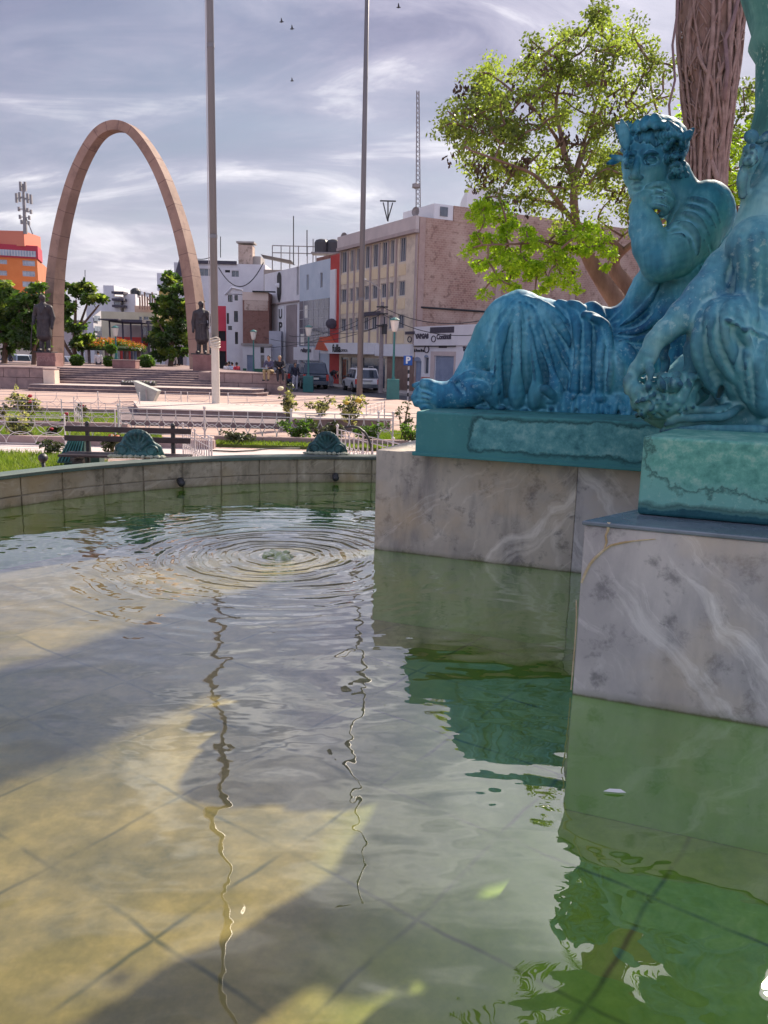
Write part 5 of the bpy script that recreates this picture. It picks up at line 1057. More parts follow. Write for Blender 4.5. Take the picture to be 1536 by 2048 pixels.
def tree(name, label, limbs, clumps, mats, size, n_each, group=None, seed=1, bark=None, squash=.8, r0=.05, cat='tree', droop=.3, grow_it=True, smooth=True, wig=.12):
    """limbs: list of [(x,y,z,r),...] world; clumps: {mat_index: [(x,y,z,r),...]}"""
    b = limbs[0][0]; t = thing(name, label, cat, tuple(b[:3]), group); mb = MB(); sk = []
    for lb in limbs:
        p = np.array(lb, float); q = np.vstack([2*p[0]-p[1], p, 2*p[-1]-p[-2]]); out = []
        for i in range(1, len(q)-2):
            for u_ in np.linspace(0, 1, 6, endpoint=False): out.append(.5*((2*q[i])+(q[i+1]-q[i-1])*u_+(2*q[i-1]-5*q[i]+4*q[i+1]-q[i+2])*u_**2+(3*q[i]-q[i-1]-3*q[i+1]+q[i+2])*u_**3))
        out.append(q[-2]); out = np.array(out); mb.tube(out[:, :3], np.maximum(.006, out[:, 3]), 10); sk += [o_[:3] for o_ in out]
    cl_all = [c for k_ in clumps for c in clumps[k_]]
    if grow_it: grow(mb, sk, [c[:3] for c in cl_all], seed=seed, r0=r0, wig=wig)
    mb.build('trunk', bark or M_bark, t, smooth=smooth)
    for k_, cl_ in clumps.items():
        V, F = leaves([c[:3] for c in cl_], [c[3] for c in cl_], n_each, size, seed=seed+k_, squash=squash, droop=droop); link_mesh('crown', V, F, mats[k_], t, fast=True)
    return t
def vp(px, py, Y, r_px): q = PY(px, py, Y); return (*q, r_px*Y/FPX)
def fill_clumps(regions, n, r_px, Y, dY, seed, gap=0):
    """random clump centres inside ellipses seen in the view, spread in depth"""
    r = np.random.default_rng(seed); out = []
    ar = np.array([e[2]*e[3] for e in regions], float); ar /= ar.sum()
    for e, k_ in zip(regions, np.round(ar*n).astype(int)):
        for _ in range(max(1, k_)):
            a, q = r.uniform(0, 6.28), math.sqrt(r.uniform(0, 1)); out.append(vp(e[0]+e[2]*q*math.cos(a), e[1]+e[3]*q*math.sin(a), Y+r.uniform(-dY, dY)*math.sqrt(max(.05, 1-q*q*.8)), r.uniform(.7, 1.3)*r_px))
    return out
# big feathery tree behind the youth
YA = 15.0
limbs = [[vp(1268, 770, YA, 24.0), vp(1256, 690, YA, 22.4), vp(1243, 620, YA, 19.2), vp(1212, 572, YA, 16.0), vp(1180, 520, YA, 13.6), vp(1156, 460, YA-.3, 8.2), vp(1148, 408, YA-.5, 7.7), vp(1147, 356, YA-.5, 6.6), vp(1131, 316, YA-.4, 6.1), vp(1122, 270, YA-.4, 4.4), vp(1112, 210, YA, 3.3), vp(1125, 140, YA+.3, 2.2)],
         [vp(1282, 760, YA+.5, 20.8), vp(1272, 650, YA+.5, 17.6), vp(1252, 575, YA+.4, 16.0), vp(1232, 545, YA+.4, 13.6), vp(1232, 520, YA+.3, 7.7), vp(1250, 500, YA, 6.1), vp(1278, 478, YA-.3, 5.0), vp(1330, 440, YA-.5, 3.3)],
         [vp(1246, 500, YA, 5.5), vp(1222, 484, YA, 5.5), vp(1190, 488, YA, 4.4), vp(1150, 500, YA-.2, 2.8)], [vp(1160, 460, YA-.3, 5.0), vp(1112, 398, YA-1, 4.4), vp(1068, 350, YA-1.3, 3.3), vp(1000, 322, YA-1.6, 2.2), vp(940, 300, YA-1.5, 1.7)],
         [vp(1150, 352, YA-.5, 4.4), vp(1180, 280, YA, 3.9), vp(1230, 240, YA+.5, 2.8), vp(1300, 205, YA+.8, 1.9), vp(1345, 190, YA+.8, 1.4)], [vp(1180, 520, YA, 4.4), vp(1110, 485, YA-.8, 3.3), vp(1030, 488, YA-1.5, 2.2), vp(965, 490, YA-1.8, 1.4)],
         [vp(1128, 300, YA-.4, 3.3), vp(1080, 230, YA-.6, 2.8), vp(1010, 170, YA-.6, 1.9)], [vp(1150, 340, YA, 3.3), vp(1195, 200, YA+.8, 2.8), vp(1210, 120, YA+1, 1.9), vp(1225, 60, YA+1, 1.4)], [vp(1140, 430, YA, 3.3), vp(1085, 400, YA+.8, 2.8), vp(1010, 390, YA+1.2, 1.7), vp(950, 370, YA+1.2, 1.1)]]
cr = {3: fill_clumps([(1100, 240, 190, 130), (1215, 105, 110, 92), (960, 270, 80, 90), (1300, 330, 100, 120), (1000, 170, 90, 60), (1180, 400, 150, 80)], 230, 26, YA, 1.8, 21),
      1: fill_clumps([(1100, 230, 210, 150), (1220, 95, 120, 85), (940, 250, 68, 80), (1310, 200, 70, 100), (1230, 360, 110, 60), (990, 380, 80, 40)], 90, 24, YA, 2.0, 22),
      2: fill_clumps([(985, 440, 48, 42), (960, 500, 30, 40), (1060, 500, 70, 42), (1105, 545, 60, 36), (1015, 560, 30, 24), (1215, 515, 20, 20), (1170, 480, 60, 30), (965, 580, 12, 10), (1150, 585, 14, 10), (1060, 590, 16, 10)], 120, 15, YA-1.2, .9, 23)}
tree('feathery_tree', 'wide feathery tree with twisted trunk and sunlit-toned lime lower sprays behind the bronze youth', limbs, cr, [LG[0], LG[3], LG[2], pm('leaf_feather', (.15, .21, .04), (.28, .34, .08), scale=9, rough=.5, trans=.6)],   .072, 88, seed=5, bark=M_bark2, r0=.03, droop=.7, wig=.16)
o_ = [o for o in bpy.data.objects if o.name.startswith('feathery_tree')][0]
q_ = fill_clumps([(960, 270, 80, 110), (1050, 330, 120, 90), (1130, 190, 120, 90), (1290, 400, 60, 60)], 70, 18, YA-.5, 1.5, 31); V, F = leaves([c[:3] for c in q_], [c[3] for c in q_], 12, .09, seed=9, droop=2.0)
link_mesh('seed_pods', V, F, LG[4], o_, fast=True)
# second tree to the right
limbs = [[vp(1500, 760, 19, 26), vp(1490, 600, 19, 22), vp(1470, 460, 19, 16), vp(1450, 360, 19, 10), vp(1440, 260, 19, 6)], [vp(1480, 500, 19, 12), vp(1530, 380, 19.5, 8), vp(1580, 280, 20, 5)], [vp(1475, 470, 19, 10), vp(1420, 400, 18.5, 7), vp(1360, 330, 18.5, 4)]]
cr = {3: fill_clumps([(1490, 300, 150, 120), (1400, 430, 100, 100), (1620, 300, 140, 130)], 90, 24, 19, 2, 41), 1: fill_clumps([(1480, 270, 140, 110), (1380, 330, 70, 130), (1600, 350, 120, 130)], 90, 24, 19, 2.2, 42), 2: fill_clumps([(1480, 330, 90, 120), (1390, 260, 60, 60)], 46, 22, 18.5, 1.8, 43)}
tree('leafy_tree', 'bright leafy tree behind the vine-covered palm trunk at the right edge', limbs, cr, [LG[0], LG[3], LG[2], MATS['leaf_feather']], .10, 70, seed=15, bark=M_bark2, r0=.05, droop=.7)
# tall palm trunk wrapped in vine roots
YP = 13.5; pb = PY(1372, 790, YP); pt = thing('palm_tree', 'tall thick palm trunk wrapped in woody vine roots, upper right', 'palm tree', tuple(pb))
def PR(z): return float(np.interp(z, [-1, 3.6, 4.4, 5.6, 7.3, 9, 13], [.30, .25, .27, .41, .52, .50, .40]))
def PCx(z): return pb[0]-.02*max(0, z-3)-.035*max(0, z-4)
zs = np.linspace(-.8, 12.8, 90); cen = np.array([[PCx(z)+.015*math.sin(z*1.7), pb[1], z] for z in zs])
mb = MB(); mb.tube(cen, [PR(z)*(.95+.035*math.sin(z*9)+.03*math.sin(z*23)) for z in zs], 30); mb.build('trunk', M_barkv, pt, smooth=True)
mb = MB(); r6 = np.random.default_rng(17)
for i in range(64):
    a = r6.uniform(2.6, 6.8); z0 = r6.uniform(-.8, 7.5); Lz = r6.uniform(1.5, 6.0); n = 30; tw = r6.uniform(-.9, .9); rr_v = r6.uniform(.012, .042); P_ = []; w1 = r6.uniform(6, 10)
    for j in range(n): q = j/(n-1); z = z0+Lz*q; aa = a+tw*q+.22*math.sin(q*w1+i); R_ = PR(z)+rr_v*.7+.02*math.sin(q*15+i); P_.append((PCx(z)+R_*math.cos(aa), pb[1]+R_*math.sin(aa), z))
    mb.tube(P_, np.linspace(rr_v*1.2, rr_v*.6, n), 6)
for i in range(420):
    a = r6.uniform(2.6, 6.8); z0 = r6.uniform(2.5, 9); n = 7; tw = r6.uniform(-1.4, 1.4); Lz = r6.uniform(.1, .7); P_ = []
    for j in range(n): q = j/(n-1); z = z0+Lz*q; aa = a+tw*q*.5; R_ = PR(z)*(1.03)+.025*math.sin(q*6+i); P_.append((PCx(z)+R_*math.cos(aa), pb[1]+R_*math.sin(aa), z))
    mb.tube(P_, r6.uniform(.006, .014), 4)
mb.build('vine_roots', M_vine, pt, smooth=True)
mb = MB(); P_ = [PY(x, y, YP-.5) for x, y in ((1342, 260), (1338, 210), (1350, 160), (1345, 90), (1354, 30), (1358, -40), (1386, -140))]; mb.tube(P_, .018, 6)
P_ = [PY(x, y, YP-.5) for x, y in ((1448, 200), (1455, 140), (1450, 80), (1466, 40), (1476, 0), (1474, -60), (1430, -160))]; mb.tube(P_, .03, 6); mb.build('loose_vine', pm('violet_vine', (.16, .11, .13), (.24, .17, .18), scale=8, rough=.9), pt, smooth=True)
top = cen[-1]
for i in range(22):                                   # fronds
    a = i*2.4; el = rad(70-i*3.6); L = 2.7; P_ = []; V = []; F = []
    for j in range(13):
        q = j/12; h = L*q; P_.append(top+np.array([math.cos(a)*h*math.cos(el)*(1), math.sin(a)*h*math.cos(el), h*math.sin(el)-1.6*q*q*(1.1-math.sin(el)*.4)]))
    P_ = np.array(P_); mb = MB(); mb.tube(P_, np.linspace(.035, .008, 13), 4); side = np.array([-math.sin(a), math.cos(a), 0])
    for j in range(1, 30):
        q = j/30; x = q*12; k0 = min(11, int(x)); c = P_[k0]*(1-(x-k0))+P_[k0+1]*(x-k0); f = (P_[k0+1]-P_[k0]); f /= np.linalg.norm(f); Lf = .62*math.sin(math.pi*(.12+.8*q))*r6.uniform(.6, 1.15); f = f+r6.normal(size=3)*.22
        for sg in (-1, 1): e_ = c+side*sg*Lf*.8+f*Lf*.45+np.array([0, 0, -.28*Lf]); o2 = f*.045; mb.add([c-o2, c+o2, e_+o2*.3, e_-o2*.3], [(0, 1, 2, 3)])
    mb.build('frond', LG[1], pt)
# trees by the arch
def far_tree(name, label, trunk, limbs_px, clumps_px, Y, dark, mid, lime, group='trees round the arch', size=.34, n=55, seed=1):
    lb = [[vp(*p[:2], Y, p[2]) for p in trunk]]+[[vp(*p[:2], Y+(.6 if i % 2 else -.6), p[2]) for p in q] for i, q in enumerate(limbs_px)]
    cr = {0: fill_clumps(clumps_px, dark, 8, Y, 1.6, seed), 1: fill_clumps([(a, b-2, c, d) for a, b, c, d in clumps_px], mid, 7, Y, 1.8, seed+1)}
    if lime: cr[2] = fill_clumps([(a+c*.15, b-d*.35, c*.7, d*.5) for a, b, c, d in clumps_px], lime, 5.5, Y, 1.6, seed+2)  # paler clumps at upper right imitate sunlit leaf tops
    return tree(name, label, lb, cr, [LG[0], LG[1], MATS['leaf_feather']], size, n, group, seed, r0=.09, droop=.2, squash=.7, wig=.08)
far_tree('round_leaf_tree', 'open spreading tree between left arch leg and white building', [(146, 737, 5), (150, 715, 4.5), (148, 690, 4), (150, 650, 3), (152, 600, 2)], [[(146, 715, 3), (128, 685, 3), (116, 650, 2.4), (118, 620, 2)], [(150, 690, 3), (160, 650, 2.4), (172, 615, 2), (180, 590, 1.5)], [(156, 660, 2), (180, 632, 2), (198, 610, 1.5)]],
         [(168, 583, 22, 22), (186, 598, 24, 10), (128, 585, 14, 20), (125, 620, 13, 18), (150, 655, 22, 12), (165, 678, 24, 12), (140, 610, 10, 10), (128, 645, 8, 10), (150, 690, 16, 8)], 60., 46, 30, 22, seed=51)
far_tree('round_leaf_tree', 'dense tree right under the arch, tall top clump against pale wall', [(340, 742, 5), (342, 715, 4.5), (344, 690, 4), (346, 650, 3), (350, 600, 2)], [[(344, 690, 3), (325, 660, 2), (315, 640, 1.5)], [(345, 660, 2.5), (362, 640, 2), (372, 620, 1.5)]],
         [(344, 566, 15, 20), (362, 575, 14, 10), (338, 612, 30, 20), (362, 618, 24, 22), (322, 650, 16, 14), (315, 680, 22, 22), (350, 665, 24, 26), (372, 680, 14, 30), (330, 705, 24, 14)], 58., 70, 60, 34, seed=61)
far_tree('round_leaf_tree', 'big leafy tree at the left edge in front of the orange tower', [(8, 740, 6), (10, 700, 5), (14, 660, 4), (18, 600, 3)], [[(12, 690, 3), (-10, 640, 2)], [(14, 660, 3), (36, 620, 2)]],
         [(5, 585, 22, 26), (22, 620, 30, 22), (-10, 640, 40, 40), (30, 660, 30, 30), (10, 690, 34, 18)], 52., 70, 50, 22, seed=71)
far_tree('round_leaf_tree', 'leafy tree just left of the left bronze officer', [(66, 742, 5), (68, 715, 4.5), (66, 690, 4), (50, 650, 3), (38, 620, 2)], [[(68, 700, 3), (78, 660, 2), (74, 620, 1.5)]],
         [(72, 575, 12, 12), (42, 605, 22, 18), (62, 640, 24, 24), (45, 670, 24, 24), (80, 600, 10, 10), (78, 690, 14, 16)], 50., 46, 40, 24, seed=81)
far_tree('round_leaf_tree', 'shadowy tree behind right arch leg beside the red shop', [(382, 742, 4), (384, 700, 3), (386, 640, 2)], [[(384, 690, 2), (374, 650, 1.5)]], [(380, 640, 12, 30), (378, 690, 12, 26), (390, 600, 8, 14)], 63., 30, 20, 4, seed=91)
def ball_bush(label, px, py, r, Y, z_b=None, k=1):
    c = PY(px, py, Y); R_ = r*Y/FPX; t = thing('round_bush', label, 'bush', (c[0], c[1], PT2 if z_b is None else z_b), 'clipped round bushes on the terrace')
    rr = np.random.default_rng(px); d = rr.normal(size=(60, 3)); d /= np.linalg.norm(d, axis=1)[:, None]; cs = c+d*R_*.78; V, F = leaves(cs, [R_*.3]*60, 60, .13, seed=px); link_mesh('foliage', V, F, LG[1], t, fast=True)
    mb = MB(); mb.ball(c, R_*.8, 14, 9); mb.build('inner_growth', LG[0], t, smooth=True); mb = MB(); mb.tube([(c[0], c[1], PT2), c], .05, 6); mb.build('stem', M_bark, t); return t
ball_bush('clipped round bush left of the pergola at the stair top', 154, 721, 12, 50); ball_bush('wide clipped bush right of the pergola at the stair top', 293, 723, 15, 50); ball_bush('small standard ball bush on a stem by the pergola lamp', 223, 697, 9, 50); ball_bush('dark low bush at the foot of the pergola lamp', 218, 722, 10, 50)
# pergola
pgy = 62; pg = thing('flowering_pergola', 'round pergola with orange flowering roof behind the stairs', 'pergola', (xr(222, pgy), pgy, -1.05)); x0, x1 = xr(160, pgy), xr(286, pgy); zt = float(PY(222, 700, pgy)[2]); cxp = (x0+x1)/2; Rp = (x1-x0)/2
for i in range(9): a = i/9*6.283; mb = MB(); mb.tube([(cxp+Rp*.88*math.cos(a), pgy+Rp*.88*math.sin(a), -1.05), (cxp+Rp*.88*math.cos(a), pgy+Rp*.88*math.sin(a), zt)], .11, 8); mb.build('post', M_pstone_d, pg)
mb = MB(); mb.lathe([(Rp*.3, zt-.05), (Rp*.97, zt-.05), (Rp, zt+.1), (Rp*.9, zt+.25), (Rp*.4, zt+.45), (.1, zt+.5)], 24, (cxp, pgy, 0)); mb.build('vine_roof', LG[0], pg, smooth=True)
rr = np.random.default_rng(5); cs = []
for i in range(170): a, q = rr.uniform(0, 6.28), math.sqrt(rr.uniform(0, 1)); cs.append((cxp+Rp*q*math.cos(a), pgy+Rp*q*math.sin(a), zt+.15+.45*(1-q*q)+rr.uniform(-.05, .1)))
V, F = leaves(cs, [.28]*len(cs), 26, .16, seed=6); link_mesh('vine_leaves', V, F, LG[1], pg, fast=True)
V, F = leaves([(c[0], c[1], c[2]+.14) for c in cs], [.24]*len(cs), 15, .12, seed=8); link_mesh('orange_flowers', V, F, pm('orange_bloom', (.50, .12, .02), (.62, .22, .04), scale=5, rough=.7, trans=.3), pg, fast=True)
pb_ = thing('planter_box', 'low reddish stone planter at the top of the stairs', 'planter', (xr(251, 46.5), 46.5, PT2)); mb = MB(); mb.box((xr(251, 46.5), 46.5, PT2+.22), (xr(275, 46.5)-xr(229, 46.5), .8, .44)); mb.build('box', M_red, pb_, bevel=.02); 
mb = MB(); mb.box((xr(251, 46.5), 46.5, PT2+.46), (xr(275, 46.5)-xr(229, 46.5)+.06, .86, .05)); mb.build('rim', M_pstone, pb_)

# ============================================================ lamps, sign, poles, wires
def street_lamp(label, px, pyt, Y, zb, box=False):
    b = np.array([xr(px, Y), Y, zb]); zt = float(PY(px, pyt, Y)[2]); t = thing('street_lamp', label, 'street lamp', tuple(b), 'green post lamps')
    mb = MB(); mb.tube([b, b+[0, 0, (zt-zb)*.3], [b[0], b[1], zt-.62]], [.10, .065, .045], 10); mb.lathe([(.14, 0), (.13, .5), (.09, .6), (.07, .9), (.10, .95), (.06, 1.1)], 12, tuple(b)); mb.build('post', M_green, t)
    mb = MB(); mb.lathe([(.07, 0), (.13, .06), (.22, .52), (.20, .54)], 8, (b[0], b[1], zt-.62)); mb.build('lantern', M_lamp, t); mb = MB(); mb.lathe([(.25, 0), (.25, .03), (.12, .10), (.03, .14)], 8, (b[0], b[1], zt-.08)); mb.build('lantern_cap', M_green, t)
    if box: mb = MB(); mb.box((b[0], b[1], zb+.48), (.62, .5, .96), taper=.94); mb.build('base_box', M_green, t, bevel=.02)
    return t
street_lamp('green post lamp with white lantern in front of the orange pergola', 232, 653, 52, PT2)
street_lamp('green post lamp before the low white house with green base', 507, 661, 55, -1.0)
street_lamp('green lamp with big teal base box beside the dark four-wheel drive', 617, 652, 49, -1.0, True)
street_lamp('tallest green lamp with teal base box right of the white wagon', 788, 637, 39, -.8, True)
sg = thing('parking_sign', 'blue parking sign with white letter P on striped post', 'sign', (xr(818, 43), 43, -1.04)); xs = float(PY(816, 720, 43)[0]); zs_ = float(PY(816, 721, 43)[2])
for i in range(9): mb = MB(); z0 = -1.04+i*.2; mb.tube([(xs+.05, 43.05, z0), (xs+.05, 43.05, z0+.2)], .045, 8); mb.build('post_band', M_iron if i % 2 else M_wire, sg)
mb = MB(); mb.tube([(xs+.05, 43.05, .74), (xs+.05, 43.05, zs_)], .04, 8); mb.build('post', M_iron, sg)
M_blue = pm('sign_blue', (.01, .10, .42), rough=.4); mb = MB(); mb.box((xs, 43, zs_), (.46, .03, .50)); mb.build('panel', M_blue, sg, bevel=.01)
text_mesh('P', .48, pm('sign_white', (.85, .85, .85), rough=.5), sg, (xs, 42.98, zs_), (1, 0, 0), (0, 0, 1), depth=.004, bold=.02)
up = thing('utility_pole', 'concrete utility pole with crossarms and lamp arm before the cream building', 'utility pole', (xr(765, 50), 50, -1.0)); q = lambda x, y: PY(x, y, 50)
b = q(765, 600); b = np.array([b[0], 50, -1.0]); zt = float(q(765, 604)[2]); mb = MB(); mb.tube([b, [b[0], 50, zt]], [.16, .11], 10); mb.build('pole', pm('old_concrete', (.22, .19, .20), (.30, .26, .26), scale=3, rough=.9), up)
mb = MB()
for z in (zt-.3, zt-.7, zt-1.4): mb.box((b[0], 49.85, z), (.16, .9, .09)); mb.box((b[0], 49.85, z), (.7, .08, .08))
mb.build('crossarms', M_iron, up); mb = MB(); mb.tube([[b[0], 50, zt-.3], q(760, 578)+[0, 0, .0], q(745, 566), q(730, 560)], .04, 6); mb.build('lamp_arm', M_walk, up); mb = MB(); c = q(726, 559); mb.ball(c, (.22, .12, .08)); mb.build('lamp_head', M_lamp, up, smooth=True)
mb = MB(); mb.tube([(b[0]+.16, 49.8, zt-1.9), (b[0]+.16, 49.8, zt-1.3)], .16, 10); mb.build('transformer', M_iron, up)
def wire(label, A, B, sag=.4, r=.02):
    A, B = np.array(A), np.array(B); P_ = [A+(B-A)*t_+np.array([0, 0, -sag*4*t_*(1-t_)]) for t_ in np.linspace(0, 1, 14)]; mb = MB(); mb.tube(P_, r, 4); return tag(mb.build('wire', M_iron), label, 'wire', 'overhead street wires')
for i, (z, px, py, Y, sg_) in enumerate(((zt-.3, 968, 640, 42, .5), (zt-.7, 968, 668, 42, .5), (zt-1.4, 600, 650, 70, .6), (zt-.3, 560, 668, 74, .8), (zt-.7, 480, 690, 76, .9), (zt-1.4, 520, 672, 74, .8))): wire('thin dark overhead wire running from the utility pole crossarms', (b[0], 49.9, z), PY(px, py, Y), sg_)
wire('drooping cable strung along the big white building wall', PY(437, 535, 88), PY(527, 525, 88), 2.2, .05); wire('long wire leaving the arch toward the white roof', PY(380, 513, 88), PY(432, 508, 88), .4, .04)
M_steel = pm('mast_steel', (.20, .19, .20), (.30, .28, .29), scale=2, rough=.6)
def lattice(label, px, pyb, pyt, Y, w, name='antenna_mast'):
    a, c = PY(px, pyb, Y), PY(px, pyt, Y); t = thing(name, label, 'antenna mast', tuple(a)); mb = MB(); n = 26
    cs = [np.array([w*math.cos(x), w*math.sin(x), 0]) for x in (0, 2.09, 4.19)]
    for k in cs: mb.tube([a+k, c+k*.5], .045, 4)
    for i in range(n):
        q0, q1 = i/n, (i+1)/n
        for j in range(3): k0, k1 = cs[j], cs[(j+1) % 3]; mb.tube([a+(c-a)*q0+k0*(1-.5*q0), a+(c-a)*q1+k1*(1-.5*q1)], .03, 3)
    mb.build('lattice', M_steel, t); return t
m_ = lattice('very tall red-grey lattice radio mast rising behind the brick building', 835, 430, 182, 80, .28); mb = MB(); a = PY(832, 372, 80); mb.box(a, (.7, .7, .3)); mb.ball(a, (.3, .3, .3)); mb.build('drum_antenna', M_steel, m_)
m2 = thing('cell_tower', 'cell antenna cluster on the roof of the orange tower', 'cell tower', tuple(PY(49, 468, 128))); a, c = PY(51, 468, 128), PY(46, 368, 128); mb = MB(); mb.tube([a, c], [.32, .16], 6); mb.tube([a+[1.1, 0, 0], a+(c-a)*.4], .08, 4); mb.build('mast', M_steel, m2)
for i, (f, dx) in enumerate(((.95, -.4), (.95, .3), (.72, -1.1), (.74, -.6), (.72, .6), (.7, 1.1), (.5, -.8), (.48, .5), (.45, 1.0), (.34, -.7), (.33, .7), (.24, -.5), (.22, .6), (.62, .0))): mb = MB(); q_ = a+(c-a)*f; mb.box(q_+[dx, 0, 0], (.30, .3, 1.35 if f > .6 else .6)); mb.box(q_+[dx/2, 0, 0], (abs(dx), .12, .12)); mb.build('antenna_panel', M_steel, m2)
def tv(label, px, pyb, pyt, Y, w=1.0, tree_=True):
    a, c = PY(px, pyb, Y), PY(px, pyt, Y); t = thing('roof_antenna', label, 'antenna', tuple(a), 'thin rooftop aerials'); mb = MB(); mb.tube([a, c], .05, 5); mb.build('mast', M_iron, t)
    if tree_: mb = MB(); mb.tube([c+[-w, 0, 0], c+[w, 0, 0]], .05, 4); mb.tube([c-[0, 0, 1.3], c+[-.6*w, 0, -.1]], .04, 4); mb.tube([c-[0, 0, 1.3], c+[.6*w, 0, -.1]], .04, 4); mb.build('arms', M_iron, t)
    return t
tv('branched rooftop aerial on the cream building', 776, 443, 402, 58, .55); tv('tall thin rod above the angular white building', 587, 530, 432, 76, tree_=False); tv('thin rod near the rooftop water tank', 614, 512, 460, 74, tree_=False); tv('short rod on the big white building left of the chimney', 441, 515, 473, 90, tree_=False); tv('thin rod on the flat roof inside the arch', 170, 590, 540, 110, tree_=False); tv('small aerial above the cluttered brown roofs', 301, 612, 588, 100, .8)
def dish(label, px, py, Y, r):
    c = PY(px, py, Y); t = thing('satellite_dish', label, 'satellite dish', tuple(c-[0, 0, r*1.5])); mb = MB(); n = 14; V = [[0, 0, 0]]
    for k in (1, 2, 3):
        for j in range(n): a = j/n*6.283; V.append([r*k/3*math.cos(a), -(k/3)**2*r*.35, r*k/3*math.sin(a)])
    F = [(0, 1+j, 1+(j+1) % n) for j in range(n)]+[(1+k*n+j, 1+(k+1)*n+j, 1+(k+1)*n+(j+1) % n, 1+k*n+(j+1) % n) for k in range(2) for j in range(n)]; R_ = frame_rot(-.7)
    mb.add(np.array(V)@R_.T+c, F); o = mb.build('reflector', M_steel, t, smooth=True); mb = MB(); mb.tube([c-[0, 0, r*1.5], c], .05, 5); mb.tube([c, c+[-.3*r, -.9*r, 0]], .03, 4); mb.build('mount', M_steel, t)
dish('satellite dish on the corner of the cream building', 833, 424, 52.5, .30); dish('greenish satellite dish at the far end of the cream roof', 690, 475, 62, .35)

# ============================================================ buildings
GZ = -1.05
class Facade:
    def __init__(s, p0, p1, D, z1, z0=GZ):
        s.p0, s.p1 = np.array(p0, float), np.array(p1, float); s.L = np.linalg.norm(s.p1-s.p0); s.ex = (s.p1-s.p0)/s.L; s.n = np.array([s.ex[1], -s.ex[0]]); s.D, s.z0, s.z1 = D, z0, z1
    def W(s, a, z, off=0.): q = s.p0+s.ex*a+s.n*off; return np.array([q[0], q[1], z])
    def hit(s, px, py):
        d = ray(px, py); n3 = np.array([*s.n, 0]); t = ((np.array([*s.p0, 0])-CAM)@n3)/(d@n3); q = CAM+d*t; return float((q[:2]-s.p0)@s.ex), float(q[2])
    def rect(s, x0, y0, x1, y1): a = s.hit(x0, (y0+y1)/2)[0]; b = s.hit(x1, (y0+y1)/2)[0]; m = (x0+x1)/2; return (a, b, s.hit(m, y1)[1], s.hit(m, y0)[1])
def wall_grid(mb, F, holes, dep=.2):
    xs = sorted({0, F.L}|{h[0] for h in holes}|{h[1] for h in holes}); zs = sorted({F.z0, F.z1}|{h[2] for h in holes}|{h[3] for h in holes})
    xs = [x for x in xs if -1e-6 <= x <= F.L+1e-6]; zs = [z for z in zs if F.z0-1e-6 <= z <= F.z1+1e-6]
    for a, b in zip(xs[:-1], xs[1:]):
        for c, d in zip(zs[:-1], zs[1:]):
            m, k = (a+b)/2, (c+d)/2
            if any(h[0] < m < h[1] and h[2] < k < h[3] for h in holes): continue
            mb.add([F.W(a, c), F.W(b, c), F.W(b, d), F.W(a, d)], [(0, 1, 2, 3)])
    for a, b, c, d in [h[:4] for h in holes]:
        o, i = 0., -dep
        mb.add([F.W(a, c, o), F.W(b, c, o), F.W(b, d, o), F.W(a, d, o), F.W(a, c, i), F.W(b, c, i), F.W(b, d, i), F.W(a, d, i)], [(0, 4, 5, 1), (1, 5, 6, 2), (2, 6, 7, 3), (3, 7, 4, 0)])
def building(name, label, F, mat, holes=(), side_mat=None, roof='slab', group=None, frame=None, pane=None, roofmat=None, cat='building', mull=1, left_mat=None):
    c = (F.p0+F.p1)/2-F.n*F.D/2; t = thing(name, label, cat, (c[0], c[1], F.z0), group); mb = MB(); wall_grid(mb, F, [h[:4] for h in holes]); mb.build('front_wall', mat, t)
    b0, b1 = F.p0-F.n*F.D, F.p1-F.n*F.D
    mb = MB(); mb.add([[*F.p1, F.z0], [*b1, F.z0], [*b1, F.z1], [*F.p1, F.z1]], [(0, 1, 2, 3)]); mb.build('side_wall', side_mat or mat, t)
    mb = MB(); mb.add([[*b0, F.z0], [*F.p0, F.z0], [*F.p0, F.z1], [*b0, F.z1], [*b1, F.z0], [*b1, F.z1]], [(0, 1, 2, 3), (4, 0, 3, 5)]); mb.build('side_wall', left_mat or side_mat or mat, t)
    mb = MB(); mb.add([[*p, F.z1-.05] for p in (F.p0, F.p1, b1, b0)], [(0, 1, 2, 3)]); mb.build('roof', roofmat or M_walk, t)
    for h in holes:
        a, b, z0, z1 = h[:4]; kind = h[4] if len(h) > 4 else 'window'
        if kind == 'window':
            mw = MB(); w = .05; fz = (z0+z1)/2; an = math.atan2(F.ex[1], F.ex[0])
            for x in (a+w/2, b-w/2): mw.box(F.W(x, fz, -.11), (w, .06, z1-z0), an)
            for k in range(1, mull+1): mw.box(F.W(a+(b-a)*k/(mull+1), fz, -.11), (w*.8, .05, z1-z0-.02), an)
            for z in (z0+w/2, z1-w/2): mw.box(F.W((a+b)/2, z, -.11), (b-a-2*w, .06, w), an)
            wo_ = mw.build('window', frame or M_frame, t); mp = MB(); mp.add([F.W(a, z0, -.15), F.W(b, z0, -.15), F.W(b, z1, -.15), F.W(a, z1, -.15)], [(0, 1, 2, 3)]); mp.build('pane', pane or M_glass, wo_)
        else:
            mm = h[5]; mp = MB(); an = math.atan2(F.ex[1], F.ex[0]); mp.box(F.W((a+b)/2, (z0+z1)/2, -.12), (b-a, .06, z1-z0), an)
            if kind == 'door': 
                for k in range(1, 3): mp.box(F.W(a+(b-a)*k/3, (z0+z1)/2, -.085), (.03, .02, z1-z0-.1), an)
            if kind == 'shutter':
                nz_ = int((z1-z0)/.16)
                for k in range(nz_): mp.box(F.W((a+b)/2, z0+(k+.5)*(z1-z0)/nz_, -.08), (b-a-.04, .03, .03), an)
            mp.build(kind, mm, t)
    return t
